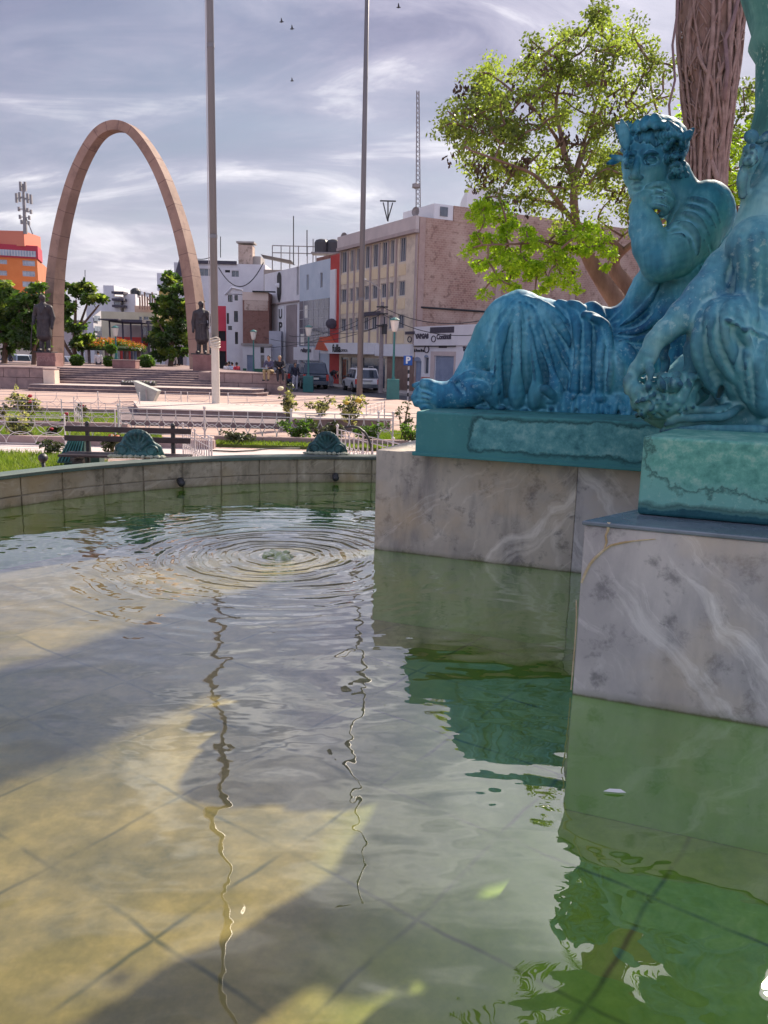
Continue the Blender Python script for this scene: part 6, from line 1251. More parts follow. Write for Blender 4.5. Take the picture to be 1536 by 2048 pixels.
def onf(F, name, mat, t, a, b, z0, z1, off=.0, th=.08, bevel=0):
    mb = MB(); mb.box(F.W((a+b)/2, (z0+z1)/2, off+th/2), (b-a, th, z1-z0), math.atan2(F.ex[1], F.ex[0])); return mb.build(name, mat, t, bevel=bevel)
def ftext(F, s, size, mat, t, px, py, off=.10, bold=.0, align='CENTER', xs=1.0): a, z = F.hit(px, py); return text_mesh(s, size, mat, t, F.W(a, z, off), (*F.ex, 0), (0, 0, 1), depth=.01, bold=bold, align=align, xs=xs)
def fit(F, s, mat, t, x0, x1, yc, hp, off=.10, bold=.0):
    a, z = F.hit(x0, yc); b, z2 = F.hit(x1, yc); zt_, zb2 = F.hit((x0+x1)/2, yc-hp/2)[1], F.hit((x0+x1)/2, yc+hp/2)[1]; size = (zt_-zb2)/.72
    o = text_mesh(s, size, mat, t, (0, 0, 0), (1, 0, 0), (0, 0, 1), depth=.01, bold=bold); V = np.array([v.co[:] for v in o.data.vertices]); w_ = np.ptp(V[:, 0]); bpy.data.objects.remove(o)
    return text_mesh(s, size, mat, t, F.W((a+b)/2, (zt_+zb2)/2, off), (*F.ex, 0), (0, 0, 1), depth=.01, bold=bold, xs=(b-a)/w_)
P_C0, P_C1 = np.array([-3.7, 62.]), np.array([1.7, 52.]); SD = (P_C0-P_C1)/np.linalg.norm(P_C0-P_C1)
# --- cream four-storey building with brick side
F = Facade(P_C0, P_C1, 24, 10); ZC = F.hit(819, 437)[1]; F.z1 = ZC-.04; ZB = F.hit(819, 411)[1]+.0
def rowz(px, y0, y1): return F.hit(px, y1)[1], F.hit(px, y0)[1]
xs_ = [(170, 215), (238, 272), (285, 315), (355, 398), (418, 465), (490, 540), (555, 592), (632, 685)]; sx = [tuple(F.hit(640+a/4.042, 600)[0] for a in p) for p in xs_]
r1, r2_, r3_ = rowz(803, 475, 524), rowz(800, 562, 592), rowz(800, 629, 657); holes = [(a, b, *r) for r in (r1, r2_, r3_) for a, b in sx]
g0 = F.rect(664, 712, 800, 768); zsh = F.hit(700, 712)[1]
holes += [(.3, 1.6, GZ+.02, zsh-.1, 'shopfront', M_glass), (F.rect(681, 720, 692, 765)[0], F.rect(681, 720, 692, 765)[1], GZ+.02, zsh-.25, 'door', pm('orange_door', (.42, .09, .03), (.50, .13, .05), scale=3, rough=.5)),
          (F.hit(699, 740)[0], F.hit(718, 740)[0], GZ+.02, zsh-.1, 'shopfront', M_glass), (F.hit(724, 740)[0], F.hit(770, 740)[0], GZ+.1, zsh-.1, 'shopfront', M_glass)]
M_cr = pm('cream_plaster', (.60, .52, .42), (.68, .60, .49), scale=1.2, rough=.9, c3=(.42, .36, .31), s3=1); M_yel = pm('yellow_panel', (.66, .54, .36), (.72, .61, .44), scale=1, rough=.9); M_rib = pm('mauve_rib', (.36, .30, .30), (.42, .35, .34), scale=2, rough=.9)
def brick_mat(name, c1, c2, mortar, sc_, rowh=.25, rot=None):
    m = bpy.data.materials.new(name); m.use_nodes = True; t = m.node_tree; b = t.nodes['Principled BSDF']; L = t.links.new; g = N(t, 'ShaderNodeNewGeometry'); s = N(t, 'ShaderNodeSeparateXYZ'); L(g.outputs['Position'], s.inputs[0])
    cb = N(t, 'ShaderNodeCombineXYZ'); L(mth(t, 'ADD', mth(t, 'MULTIPLY', s.outputs[0], .9), mth(t, 'MULTIPLY', s.outputs[1], .45)), cb.inputs[0]); L(s.outputs[2], cb.inputs[1])
    br = N(t, 'ShaderNodeTexBrick'); br.inputs['Scale'].default_value = sc_; br.inputs['Mortar Size'].default_value = .018; br.inputs['Color1'].default_value = (*c1, 1); br.inputs['Color2'].default_value = (*c2, 1); br.inputs['Mortar'].default_value = (*mortar, 1); br.inputs['Row Height'].default_value = rowh; L(cb.outputs[0], br.inputs['Vector'])
    n = N(t, 'ShaderNodeTexNoise'); n.inputs['Scale'].default_value = .35; n.inputs['Detail'].default_value = 9; n.inputs['Roughness'].default_value = .7; L(g.outputs['Position'], n.inputs['Vector'])
    n2 = N(t, 'ShaderNodeTexNoise'); n2.inputs['Scale'].default_value = 3; n2.inputs['Detail'].default_value = 6; L(g.outputs['Position'], n2.inputs['Vector'])
    c = mix(t, ramp(t, [(.38, .0), (.62, .75)], n.outputs['Fac']).outputs[0], br.outputs['Color'], tuple(x*1.15 for x in mortar)); c = mix(t, ramp(t, [(.56, 0.), (.66, .6)], n2.outputs['Fac']).outputs[0], c, tuple(x*.5 for x in c1)); L(c, b.inputs['Base Color']); b.inputs['Roughness'].default_value = .95
    bp = N(t, 'ShaderNodeBump'); bp.inputs['Strength'].default_value = .5; bp.inputs['Distance'].default_value = .03; L(br.outputs['Fac'], bp.inputs['Height']); bp.invert = True; L(bp.outputs[0], b.inputs['Normal']); return m
M_brick = brick_mat('weathered_brick', (.34, .20, .165), (.27, .155, .13), (.46, .35, .30), 1.9, .26); M_brick2 = brick_mat('red_brick', (.24, .11, .085), (.20, .09, .075), (.24, .14, .12), 1.6, .2); M_brickhi = brick_mat('light_brick', (.42, .30, .24), (.33, .22, .18), (.55, .45, .40), 2., .25)
t = building('cream_building', 'four-storey cream office building with rows of windows and bare brick side wall', F, M_cr, holes, side_mat=M_brick, mull=2)
onf(F, 'parapet', pm('grey_parapet', (.48, .43, .43), (.56, .50, .49), scale=1, rough=.9), t, -.1, F.L+.06, F.hit(803, 467)[1], ZC, .002, .25)
onf(F, 'cornice', M_rib, t, -.1, F.L+.1, F.hit(803, 470)[1]-.12, F.hit(803, 467)[1]-.005, .002, .32)
for i, (a, b) in enumerate(sx):
    for r, rb in ((r1, r2_), (r2_, r3_)): onf(F, 'panel', M_yel, t, a-.03, b+.03, rb[1]+.35, r[0]-.15, .002, .03)
    onf(F, 'panel', M_yel, t, a-.03, b+.03, F.hit(800, 690)[1]+.1, r3_[0]-.15, .002, .03)
for a in [(sx[i][1]+sx[i+1][0])/2 for i in range(7)]+[.12, F.L-.12]: onf(F, 'rib', M_rib, t, a-.07, a+.07, F.hit(800, 690)[1], F.hit(803, 471)[1]-.15, .003, .10)
fs0, fs1 = F.hit(665, 700)[0], F.hit(757, 700)[0]; zf0, zf1 = F.hit(757, 709)[1], F.hit(757, 686)[1]
M_ch = pm('charcoal_sign', (.045, .04, .06), (.07, .06, .09), scale=6, rough=.7); M_sign = pm('white_signboard', (.66, .67, .72), (.72, .73, .78), scale=.6, rough=.6); M_ink = pm('sign_ink', (.02, .02, .025), rough=.6)
onf(F, 'shop_sign', M_sign, t, fs0-.3, fs1, zf0, zf1, .003, .9); onf(F, 'shop_sign', M_sign, t, fs1+.02, F.L-.1, zf0-.1, zf1-.1, .003, .3)
fit(F, 'fulla', M_ink, t, 687, 704, 698, 15, .93, .02); fit(F, 'OPTICA', M_ink, t, 704, 718, 702, 5, .93, .0)
r = F.rect(726, 624, 765, 632); onf(F, 'dark_signboard', M_ch, t, *r, .1, .1)
onf(F, 'brown_band', pm('brown_tile', (.20, .13, .11), (.26, .17, .14), scale=4, rough=.6), t, F.hit(775, 740)[0], F.L-.02, GZ, zf0-.15, .003, .05)
# roof shed with brick extension
ZB = float(PY(880, 412, 53.4)[2]); q0 = P_C1-F.n*1.1; q1 = P_C1-F.n*2.5; tb = thing('roof_shed', 'white rooftop shed on the cream building beside the satellite dish', 'rooftop shed', (*(q0), ZC)); mb = MB(); mb.prism([q0+SD*.03, q1+SD*.03, q1+SD*4, q0+SD*4], ZC-.1, ZB); mb.build('shed_wall', M_sign, tb)
mb = MB(); mb.prism([P_C1-F.n*2.52-SD*.03, P_C1-F.n*23.9-SD*.03, P_C1-F.n*23.9+SD*.3, P_C1-F.n*2.52+SD*.3], ZC-.1, ZB); mb.build('brick_upstand', M_brick, tb)
mb = MB(); c = (q0+q1)/2; mb.box((*((q0+q1)/2+SD*.02), (ZC+ZB)/2), (.55, .1, .55), math.atan2(F.n[1], F.n[0])); mb.build('shed_window', M_glass, tb)
# concrete piers on the brick side
for k, d_ in enumerate((.25, 6.2, 12.6, 18.8)): mb = MB(); c = P_C1-F.n*d_-SD*.03; mb.box((*c, (ZC+GZ)/2), (.42, .10, ZC-GZ-.1), math.atan2(F.n[1], F.n[0])); mb.build('pier', pm('side_pier', (.36, .26, .24), (.44, .33, .30), scale=2, rough=.95), t)
mb = MB(); c0, c1_ = P_C1-F.n*.3-SD*.06, P_C1-F.n*14-SD*.06; mb.tube([(*c0, 4.35), (*(c0*.5+c1_*.5), 4.3), (*c1_, 3.7)], .06, 5); mb.build('drain_pipe', M_iron, t)
mb = MB(); c = P_C1-F.n*12.6-SD*.06; mb.box((*c, 4.3), (2.2, .08, 1.3), math.atan2(F.n[1], F.n[0])); mb.build('whitewashed_patch', pm('whitewash', (.55, .47, .45), (.66, .60, .58), scale=2, rough=.9), t)
b2 = thing('tall_white_block', 'pale grey block rising behind the brick wall above the lime leaves', 'building', (xr(955, 90), 92, GZ)); mb = MB(); mb.prism([(xr(921, 88), 88), (xr(992, 88), 88), (xr(992, 88), 96), (xr(921, 88), 96)], GZ, float(PY(950, 376, 88)[2])); mb.build('wall', M_sign, b2)
# --- white shop row
Q1 = P_C1-SD*.05; F2 = Facade(Q1, Q1-SD*26, 14, 3.3); F2.z1 = F2.hit(818, 656)[1]; M_wp = pm('white_plaster', (.64, .63, .68), (.72, .71, .75), scale=1, rough=.85); M_mauve = pm('mauve_plaster', (.50, .42, .42), (.56, .47, .46), scale=2, rough=.9); M_blu = pm('blue_shutter', (.20, .25, .36), (.26, .31, .43), scale=2, rough=.6)
def R2(*a): return F2.rect(*a)
h = [(*R2(827, 731, 842, 775)[:2], GZ+.02, R2(831, 722, 841, 775)[3], 'door', M_blu), (*R2(869, 712, 908, 775)[:2], GZ+.02, R2(869, 712, 908, 775)[3], 'shutter', M_blu), (*R2(848, 718, 857, 748)[:2], R2(848, 718, 857, 748)[2], R2(848, 714, 857, 748)[3]), (*R2(812, 720, 822, 748)[:2], R2(812, 718, 822, 748)[2], R2(812, 720, 822, 748)[3])]
h += [(12.5, 13.6, .0, 1.7), (14.6, 15.8, GZ+.02, 1.9, 'door', M_blu), (18, 21, GZ+.02, 2.2, 'shutter', M_blu)]
t = building('shop_row', 'single-storey white shop row with large black sign letters and blue shutter', F2, M_wp, h, mull=0)
onf(F2, 'sign_band', M_wp, t, .0, F2.L, R2(812, 690, 860, 696)[2]+.15, F2.z1+.05, .002, .12); onf(F2, 'band_shadow', M_ink, t, .0, F2.hit(912, 690)[0], R2(812, 690, 860, 696)[2]+.08, R2(812, 690, 860, 696)[2]+.14, .002, .12)
onf(F2, 'red_dado', pm('red_dado', (.38, .12, .11), (.45, .17, .15), scale=2, rough=.8), t, .0, F2.hit(829, 760)[0]-.0, GZ, F2.hit(850, 754)[1], .002, .02); onf(F2, 'red_dado', pm('red_dado', (.3, .1, .1)), t, F2.hit(843, 760)[0], F2.hit(862, 760)[0], GZ, F2.hit(850, 754)[1], .002, .02)
a_, b_ = F2.hit(862, 730)[0], F2.hit(911, 730)[0]; zdo = R2(869, 712, 908, 775)
onf(F2, 'door_surround', M_mauve, t, a_, zdo[0]-.0, GZ, F2.hit(885, 703)[1], .002, .05); onf(F2, 'door_surround', M_mauve, t, zdo[1], b_, GZ, F2.hit(885, 703)[1], .002, .05); onf(F2, 'door_surround', M_mauve, t, zdo[0]+.003, zdo[1]-.003, zdo[3]+.02, F2.hit(885, 703)[1], .002, .05)
M_ch = pm('charcoal_sign', (.045, .04, .06), (.07, .06, .09), scale=6, rough=.7)
def plate(x0, y0, x1, y1, m=M_ch, nm='sign_plate', off=.125): r = R2(x0, y0, x1, y1); return onf(F2, nm, m, t, *r, off, .02)
plate(814, 663, 833, 669); plate(864, 654, 912, 666); plate(878, 691, 894, 696, off=.005)
fit(F2, 'VARGAS', M_ch, t, 834, 861, 673, 9, .13, .03); fit(F2, 'Continuil', M_ch, t, 877, 906, 674, 10, .13, .02); fit(F2, 'El Salón de la Buena Mesa', M_ink, t, 813, 849, 701, 6, .02, .01); fit(F2, 'Salón', M_ch, t, 927, 940, 687, 5, .02, .01); fit(F2, 'TACNA', M_ch, t, 926, 942, 698, 8, .02, .03)
for px, py, r in ((823, 679, .16), (871, 678, .16), (854, 699, .18)):
    a, z = F2.hit(px, py); mb = MB(); an = np.linspace(0, 2*math.pi, 17); o_ = .14 if py < 690 else .03; mb.tube([F2.W(a+r*1.5*math.cos(x), z+r*1.1*math.sin(x), o_) for x in an], .035, 4, cap=False); mb.build('round_logo', M_ch, t)
# arch heads of the little windows and door
for x0, x1, y in ((827, 842, 731), (848, 857, 718)):
    a, b = F2.hit(x0, y)[0], F2.hit(x1, y)[0]; z = R2(x0, 714 if x0 > 840 else 722, x1, 748)[3]; m_, r = (a+b)/2, (b-a)/2; mb = MB(); an = np.linspace(0, math.pi, 9); mb.add([F2.W(m_+r*math.cos(x), z-.02+r*.6*math.sin(x), .006) for x in an], [tuple(range(9))]); mb.build('arch_head', M_blu, t)
# sidewalk in front of the row
mb = MB(); a = P_C1+F.n*0; ln = [P_C1-SD*30, P_C1+SD*30]; mb.prism([ln[0]+F.n*.0, ln[1]+F.n*.0, ln[1]+F.n*2.4, ln[0]+F.n*2.4], -1.045, -.90); struct(mb.build('sidewalk', M_walk))

# --- red tower, mirrored facade, white building with shield
C0 = P_C0+SD*.05; C1_ = C0+SD*1.75
F3 = Facade(C1_, C0, 9, 9.3); F3.z1 = F3.hit(664, 511)[1]; M_redp = pm('red_plaster', (.42, .045, .04), (.50, .07, .06), scale=1, rough=.8)
t = building('red_facade_building', 'narrow dark red fronted building with tall white panel', F3, M_redp, [], side_mat=M_redp); r = F3.rect(657, 540, 673, 655); onf(F3, 'white_panel', M_sign, t, max(.2, r[0]), min(F3.L-.15, r[1]), r[2], r[3], .003, .12)
mb = MB(); q_ = F3.W(F3.L*.5, 0, .0); mb.add([F3.W(-.6, F3.hit(660, 690)[1], .02), F3.W(F3.L, F3.hit(665, 700)[1], .02), F3.W(F3.L*.2, F3.hit(660, 672)[1], .02), F3.W(-.6, F3.hit(660, 700)[1], 1.0), F3.W(F3.L, F3.hit(665, 702)[1], 1.0), F3.W(F3.L*.2, F3.hit(660, 675)[1], 1.0)], [(0, 1, 2), (3, 5, 4), (0, 3, 4, 1), (1, 4, 5, 2), (2, 5, 3, 0)]); mb.build('gable_canopy', pm('canopy_red', (.5, .10, .05), rough=.7), t)
mb = MB(); c = F3.W(F3.L*.55, F3.hit(667, 648)[1], .3); mb.ball(c, (.45, .2, .4)); mb.build('round_sign', M_ch, t)
D0 = C1_+SD*6.2; F4 = Facade(D0, C1_+SD*.03, 11, 8.6); F4.z1 = F4.hit(655, 518)[1]; M_mir = pm('mirror_glass', (.16, .16, .21), (.09, .085, .11), scale=.5, rough=.12, spec=1.0); M_lb = pm('pale_blue_panel', (.42, .50, .60), (.50, .57, .66), scale=1, rough=.5)
zc = F4.hit(625, 600)[1]; zlow = F4.hit(625, 692)[1]
hs = [(*F4.rect(613, 549, 617, 580)[:2], *F4.rect(613, 549, 617, 580)[2:]), F4.rect(640, 545, 645, 575), (.3, F4.L-.3, zlow-1.9, zlow-.55, 'shopfront', M_lb), (.4, F4.L*.45, GZ+.02, zlow-2.0, 'shutter', M_wp), (F4.L*.5, F4.L-.3, GZ+.02, zlow-2.0, 'shutter', M_mauve)]
t = building('mirrored_building', 'mirror glass fronted building with pale blue top and small shop below', F4, M_lb, hs, side_mat=M_brick2, mull=0)
onf(F4, 'mirror_wall', M_mir, t, .1, F4.L-.1, zlow, zc, .003, .06); onf(F4, 'shop_fascia', M_wp, t, -.1, F4.L*.68, zlow-1.15, zlow-.1, .003, .5); fit(F4, 'eduren', M_ch, t, 613, 634, 701, 7, .53, .04)
for i in range(5): onf(F4, 'glazing_bar', M_frame, t, F4.L*(i+1)/6-.02, F4.L*(i+1)/6+.02, zlow, zc, .064, .02)
for z in np.linspace(zlow, zc, 6)[1:-1]: onf(F4, 'glazing_bar', M_frame, t, .1, F4.L-.1, z-.02, z+.02, .066, .02)
r = F4.rect(611, 611, 617, 636); onf(F4, 'lit_stair_window', M_lamp, t, *r, .065, .02); r = F4.rect(603, 668, 610, 690); onf(F4, 'lit_stair_window', M_lamp, t, *r, .065, .02)
mb = MB(); bp0 = D0-F4.n*1.5; mb.prism([bp0, C1_-F4.n*1.5, C1_-F4.n*6, D0-F4.n*6], F4.z1, F4.z1+.7); mb.build('brick_upstand', M_brick2, t)
E0 = D0+SD*8.6; F5 = Facade(E0, D0+SD*.03, 10, 8.3); F5.z1 = F5.hit(597, 533)[1]; zb5 = F5.hit(575, 605)[1]
hs = [F5.rect(593, 533, 597, 590), (.4, 2.2, GZ+.02, 1.2, 'shopfront', M_dark)]
t = building('university_building', 'white university building with black shield and vertical UPT letters', F5, M_wp, hs, side_mat=M_wp, mull=0)
r = F5.rect(574, 622, 594, 740); onf(F5, 'grey_bay', pm('bay_mauve', (.25, .21, .22), (.32, .27, .28), scale=1, rough=.8), t, r[0], r[1], GZ, F5.hit(584, 610)[1], .003, .08); onf(F5, 'ledge', M_rib, t, 0, F5.L, zb5-.05, zb5+.06, .003, .2)
r = F5.rect(560, 618, 569, 745); onf(F5, 'letter_panel', M_sign, t, r[0]-.1, r[1]+.1, GZ, F5.hit(565, 612)[1], .003, .14)
for ch, y in (('U', 629), ('P', 655), ('T', 678)): fit(F5, ch, M_ink, t, 561, 567.5, y, 19, .16, .03)
a, z = F5.hit(559, 573); mb = MB(); pts = [F5.W(a+x*1.2, z+y, .05) for x, y in ((-.42, .9), (-.3, 1.1), (0, 1.25), (.3, 1.1), (.42, .9), (.42, -.6), (.25, -1.1), (0, -1.4), (-.25, -1.1), (-.42, -.6))]; mb.add(pts, [tuple(range(9, -1, -1))]); mb.build('shield_emblem', M_ink, t); mb = MB(); mb.ball(F5.W(a, z+.1, .06), (.35, .06, .2)); mb.build('shield_mark', M_sign, t)
wt = thing('water_tank', 'black rooftop water tank cluster on a steel stand', 'water tank', tuple(PY(652, 508, 72))); c = PY(654, 493, 72)
for dx in (-.45, .55): mb = MB(); mb.lathe([(.62, -.55), (.64, .3), (.5, .5), (.2, .6)], 14, tuple(c+[dx, 0, 0])); mb.build('tank', pm('black_tank', (.04, .04, .05), rough=.5), wt)
mb = MB(); mb.box(c+[0, 0, -.62], (2.6, 1.6, .12)); 
for dx in (-1.2, 0, 1.2): mb.tube([c+[dx, 0, -1.6], c+[dx, 0, .6]], .04, 4)
mb.build('stand', M_steel, wt)
# --- buildings facing the square
def block(name, label, x0, x1, yt, Y, D, mat, holes_px=(), ybot=None, side=None, frame=None, pane=None, mull=1, extra=None, skew=0.):
    F = Facade((xr(x0, Y), Y), (xr(x1, Y+skew), Y+skew), D, float(PY((x0+x1)/2, yt, Y)[2])); hh = []
    for q in holes_px:
        r = F.rect(*q[:4]); r = (max(.05, r[0]), min(F.L-.05, r[1]), max(GZ+.02, r[2]), min(F.z1-.1, r[3])); hh.append((*r, *q[4:]))
    return F, building(name, label, F, mat, hh, side_mat=side, frame=frame, pane=pane, mull=mull)
F6, t6 = block('white_house', 'white three-storey house with brick side between red block and university', 453, 487, 588, 74, 3, M_wp, [(456, 588, 465, 604), (469, 585, 476, 601), (453, 626, 458, 648), (468, 622, 476, 644), (470, 664, 476, 688), (456, 652, 464, 660)], frame=M_dframe)
mb = MB(); gx0, gx1 = xr(453, 74), xr(487, 74); mb.tube([(gx0-.1, 73.9, F6.z1-.1), ((gx0+gx1)/2-.2, 73.9, F6.z1+.55), (gx1, 73.9, F6.z1+.35)], .10, 4); mb.add([[gx0, 74, F6.z1-.05], [(gx0+gx1)/2-.2, 74, F6.z1+.5], [gx1, 74, F6.z1+.3], [gx1, 74, F6.z1-.05]], [(0, 3, 2, 1)]); mb.build('gable', M_wp, t6)
F7, t7 = block('brick_house', 'brick walled house with peach top storey and pale lattice band', 486, 538, 585, 73, 5, M_brick2); onf(F7, 'peach_storey', pm('peach_plaster', (.62, .50, .44), (.68, .56, .50), scale=1, rough=.9), t7, .0, F7.L-.05, F7.hit(510, 601)[1], F7.z1+.02, .002, .05); onf(F7, 'lattice_band', M_brickhi, t7, .15, F7.L-.1, F7.hit(510, 621)[1], F7.hit(510, 601)[1]-.02, .002, .04)
onf(F7, 'roof_edge', M_dark, t7, F7.L*.4, F7.L+.6, F7.z1+.02, F7.z1+.12, .0, .4)
F8, t8 = block('low_white_shop', 'low white shop with dark door and green skirting behind street lamp', 485, 542, 689, 70, 6, M_wp, [(494, 710, 506, 744, 'door', M_blu), (521, 710, 529, 736)], mull=0); onf(F8, 'green_skirting', pm('green_skirting', (.05, .16, .10), rough=.8), t8, .02, F8.hit(493, 740)[0], GZ, F8.hit(500, 737)[1], .002, .03); onf(F8, 'green_skirting', pm('green_skirting', (.05, .16, .10)), t8, F8.hit(507, 740)[0], F8.L-.02, GZ, F8.hit(500, 737)[1], .002, .03)
onf(F8, 'wall_cap', M_walk, t8, -.1, F8.L+.1, F8.z1-.1, F8.z1+.08, .0, .15); r = F8.rect(521, 694, 528, 706); onf(F8, 'poster', M_ink, t8, *r, .003, .02)
F9, t9 = block('grey_wall_house', 'plain grey-blue narrow building beside the university letters', 538, 562, 662, 71, 8, pm('greyblue_plaster', (.40, .42, .50), (.46, .48, .56), scale=1, rough=.9), [])
F10, t10 = block('big_white_building', 'big white building behind with chimney stack and small windows', 352, 531, 527, 92, 20, M_wp, [(450, 540, 460, 545, 'shopfront', M_dark), (463, 541, 478, 554), (396, 537, 420, 552), (384, 600, 392, 610)])
c = PY(487, 500, 93); mb = MB(); mb.box((c[0], 95, (F10.z1+c[2]+.5)/2), (1.6, 1.6, c[2]+.9-F10.z1)); mb.build('chimney', M_brickhi, t10); mb = MB(); mb.box((c[0], 95, c[2]+.98), (2.0, 2.0, .18)); mb.build('chimney_cap', M_walk, t10)
mb = MB(); mb.box((xr(508, 95), 96, F10.z1+.55), (1.8, 3, 1.2)); mb.build('roof_box', M_walk, t10); mb = MB(); mb.box((xr(430, 92), 91.9, F10.z1+.1), (xr(475, 92)-xr(384, 92), .3, .35)); mb.build('gutter', M_ch, t10)
mb = MB(); mb.add([[xr(351, 91), 91, F10.z1-1.8], [xr(384, 91), 91, F10.z1-1.2], [xr(384, 91), 91, F10.z1+.5], [xr(362, 91), 91, F10.z1+.2], [xr(351, 91), 94, F10.z1-1.8], [xr(384, 91), 94, F10.z1-1.2], [xr(384, 91), 94, F10.z1+.5], [xr(362, 91), 94, F10.z1+.2]], [(0, 1, 2, 3), (7, 6, 5, 4), (0, 3, 7, 4), (3, 2, 6, 7)]); mb.build('dark_mansard', M_ch, t10)
F11, t11 = block('grey_roof_building', 'pale building with corrugated canopy roof left of the university', 528, 604, 540, 84, 9, M_walk, [(529, 549, 540, 575)]); mb = MB(); mb.add([[xr(522, 80), 80, F11.z1+1.0], [xr(584, 80), 79, F11.z1+.4], [xr(590, 86), 86, F11.z1+.7], [xr(528, 86), 86, F11.z1+1.3]], [(0, 1, 2, 3)]); o_ = mb.build('canopy_roof', M_steel, t11)
mb = MB()
for i in range(9): x = xr(545, 86)+i*.9; mb.tube([(x, 86, F11.z1), (x, 86, F11.z1+2.6)], .05, 4)
mb.tube([(xr(545, 86), 86, F11.z1+2.6), (xr(545, 86)+7.2, 86, F11.z1+2.6)], .05, 4); mb.tube([(xr(545, 86), 86, F11.z1+1.9), (xr(545, 86)+7.2, 86, F11.z1+1.9)], .05, 4); mb.build('roof_railing', M_steel, t11)
F12, t12 = block('red_shop', 'bright red shop block just right of the flagpole', 436, 453, 612, 76, 6, pm('signal_red', (.55, .03, .07), (.6, .05, .09), scale=1, rough=.6), [(437, 662, 452, 682, 'shopfront', M_dark), (437, 702, 452, 742, 'shopfront', M_dark)])
F13, t13 = block('orange_tower', 'orange apartment tower with red top storey and window ribbon, far left', -60, 84, 512, 126, 20, pm('orange_plaster', (.62, .17, .045), (.68, .21, .06), scale=.4, rough=.8),
    [(45, 521, 70, 532), (45, 542, 70, 553), (45, 563, 70, 574), (-2, 519, 14, 528), (-2, 541, 14, 551), (-30, 519, -14, 528)], pane=M_glassl, side=pm('orange_shade', (.45, .14, .06), (.5, .17, .08), scale=.4, rough=.8), mull=3, skew=3)
onf(F13, 'top_storey', pm('crimson_band', (.42, .03, .06), rough=.7), t13, -.2, F13.L+.2, F13.z1, float(PY(40, 488, 127)[2]), -5.8, 6); onf(F13, 'window_ribbon', M_glassl, t13, .3, F13.L-.1, float(PY(40, 511, 127)[2]), float(PY(40, 499, 127)[2]), 0.22, .05)
for i in range(26): onf(F13, 'ribbon_mullion', M_frame, t13, i*F13.L/26, i*F13.L/26+.12, float(PY(40, 511, 127)[2]), float(PY(40, 499, 127)[2]), .28, .05)
mb = MB(); mb.box((xr(44, 131), 131, float(PY(46, 477, 128)[2])), (xr(78, 131)-xr(11, 131), 6, 2.2)); mb.build('roof_house', pm('coral_plaster', (.62, .20, .13), rough=.8), t13)
F14, t14 = block('stepped_white_building', 'white stepped building with stair tower and water tank inside the arch', 176, 244, 592, 112, 12, M_wp, [(228, 603, 247, 614), (216, 640, 224, 650)], pane=M_glassl, mull=2)
for x0, x1, y0, nm in ((209, 230, 570, 'stair_tower'), (248, 272, 587, 'wing')): mb = MB(); z = float(PY(x0, y0, 112)[2]); mb.box(((xr(x0, 112)+xr(x1, 112))/2, 116, (GZ+z)/2), (xr(x1, 112)-xr(x0, 112), 7, z-GZ)); mb.build(nm, M_wp, t14)
mb = MB()
for y in (585, 599, 612): mb.box((xr(239, 111), 112, float(PY(239, y, 111)[2])), (1.6, 2, .3))
mb.build('balcony_slab', M_ch, t14); mb = MB(); c = PY(262, 584, 112); mb.lathe([(.7, -.3), (.72, .3), (.4, .6), (.1, .7)], 12, (c[0], 114, c[2])); mb.build('roof_tank', M_iron, t14)
F15, t15 = block('cream_flats', 'cream coloured flats with side windows inside the arch', 205, 311, 624, 100, 10, pm('cream_flats', (.55, .49, .36), (.62, .56, .43), scale=.6, rough=.9), [(278, 633, 284, 640), (287, 633, 297, 640)], mull=0)
mb = MB(); mb.add([[xr(189, 96), 96, GZ], [xr(205, 98), 98, GZ], [xr(205, 98), 98, F15.z1], [xr(189, 96), 96, F15.z1-.8]], [(0, 1, 2, 3)]); mb.build('side_wing', M_wp, t15); 
for y0, y1 in ((631, 642), (652, 662), (672, 682)): mb = MB(); z0, z1 = float(PY(196, y1, 96)[2]), float(PY(196, y0, 96)[2]); mb.add([[xr(191, 96), 96.0, z0], [xr(203, 97.4), 97.4, z0], [xr(203, 97.4), 97.4, z1], [xr(191, 96), 96.0, z1]], [(0, 1, 2, 3)]); mb.build('strip_window', M_glassl, t15)
F16, t16 = block('canopy_shop', 'low shop with dark metal canopy on posts and bright red fascia', 232, 302, 650, 88, 8, M_walk, [(240, 700, 262, 728, 'shopfront', pm('red_poster', (.5, .04, .03), rough=.6)), (268, 700, 280, 728, 'shopfront', M_blu), (284, 650, 300, 670)])
mb = MB(); mb.box((xr(262, 84), 85, float(PY(262, 643, 84)[2])), (xr(306, 84)-xr(240, 84), 5, .28)); mb.box((xr(235, 84), 83, float(PY(235, 641, 84)[2])), (xr(255, 84)-xr(216, 84), 3, .12)); mb.build('canopy', M_ch, t16)
for px in (221, 247, 263, 285, 298): mb = MB(); x = xr(px, 83); mb.tube([(x, 83, GZ), (x, 83, float(PY(px, 643, 83)[2]))], .09, 6); mb.build('canopy_post', M_ch, t16)
onf(F16, 'red_fascia', pm('fascia_red', (.6, .04, .03), rough=.6), t16, F16.hit(246, 680)[0], F16.hit(296, 680)[0], F16.hit(270, 692)[1], F16.hit(270, 675)[1], .0, 2.0)
F17, t17 = block('brown_clutter_house', 'unfinished brown rooftop house with posts right of the cream flats', 272, 312, 612, 108, 8, pm('peach_wall', (.50, .36, .28), (.58, .43, .34), scale=1, rough=.9), [])
for i in range(7): mb = MB(); x = xr(278+i*5, 106); mb.tube([(x, 107, F17.z1-.5), (x, 107, F17.z1+1.1+.3*(i % 3))], .12, 5); mb.build('roof_post', M_barkv, t17)
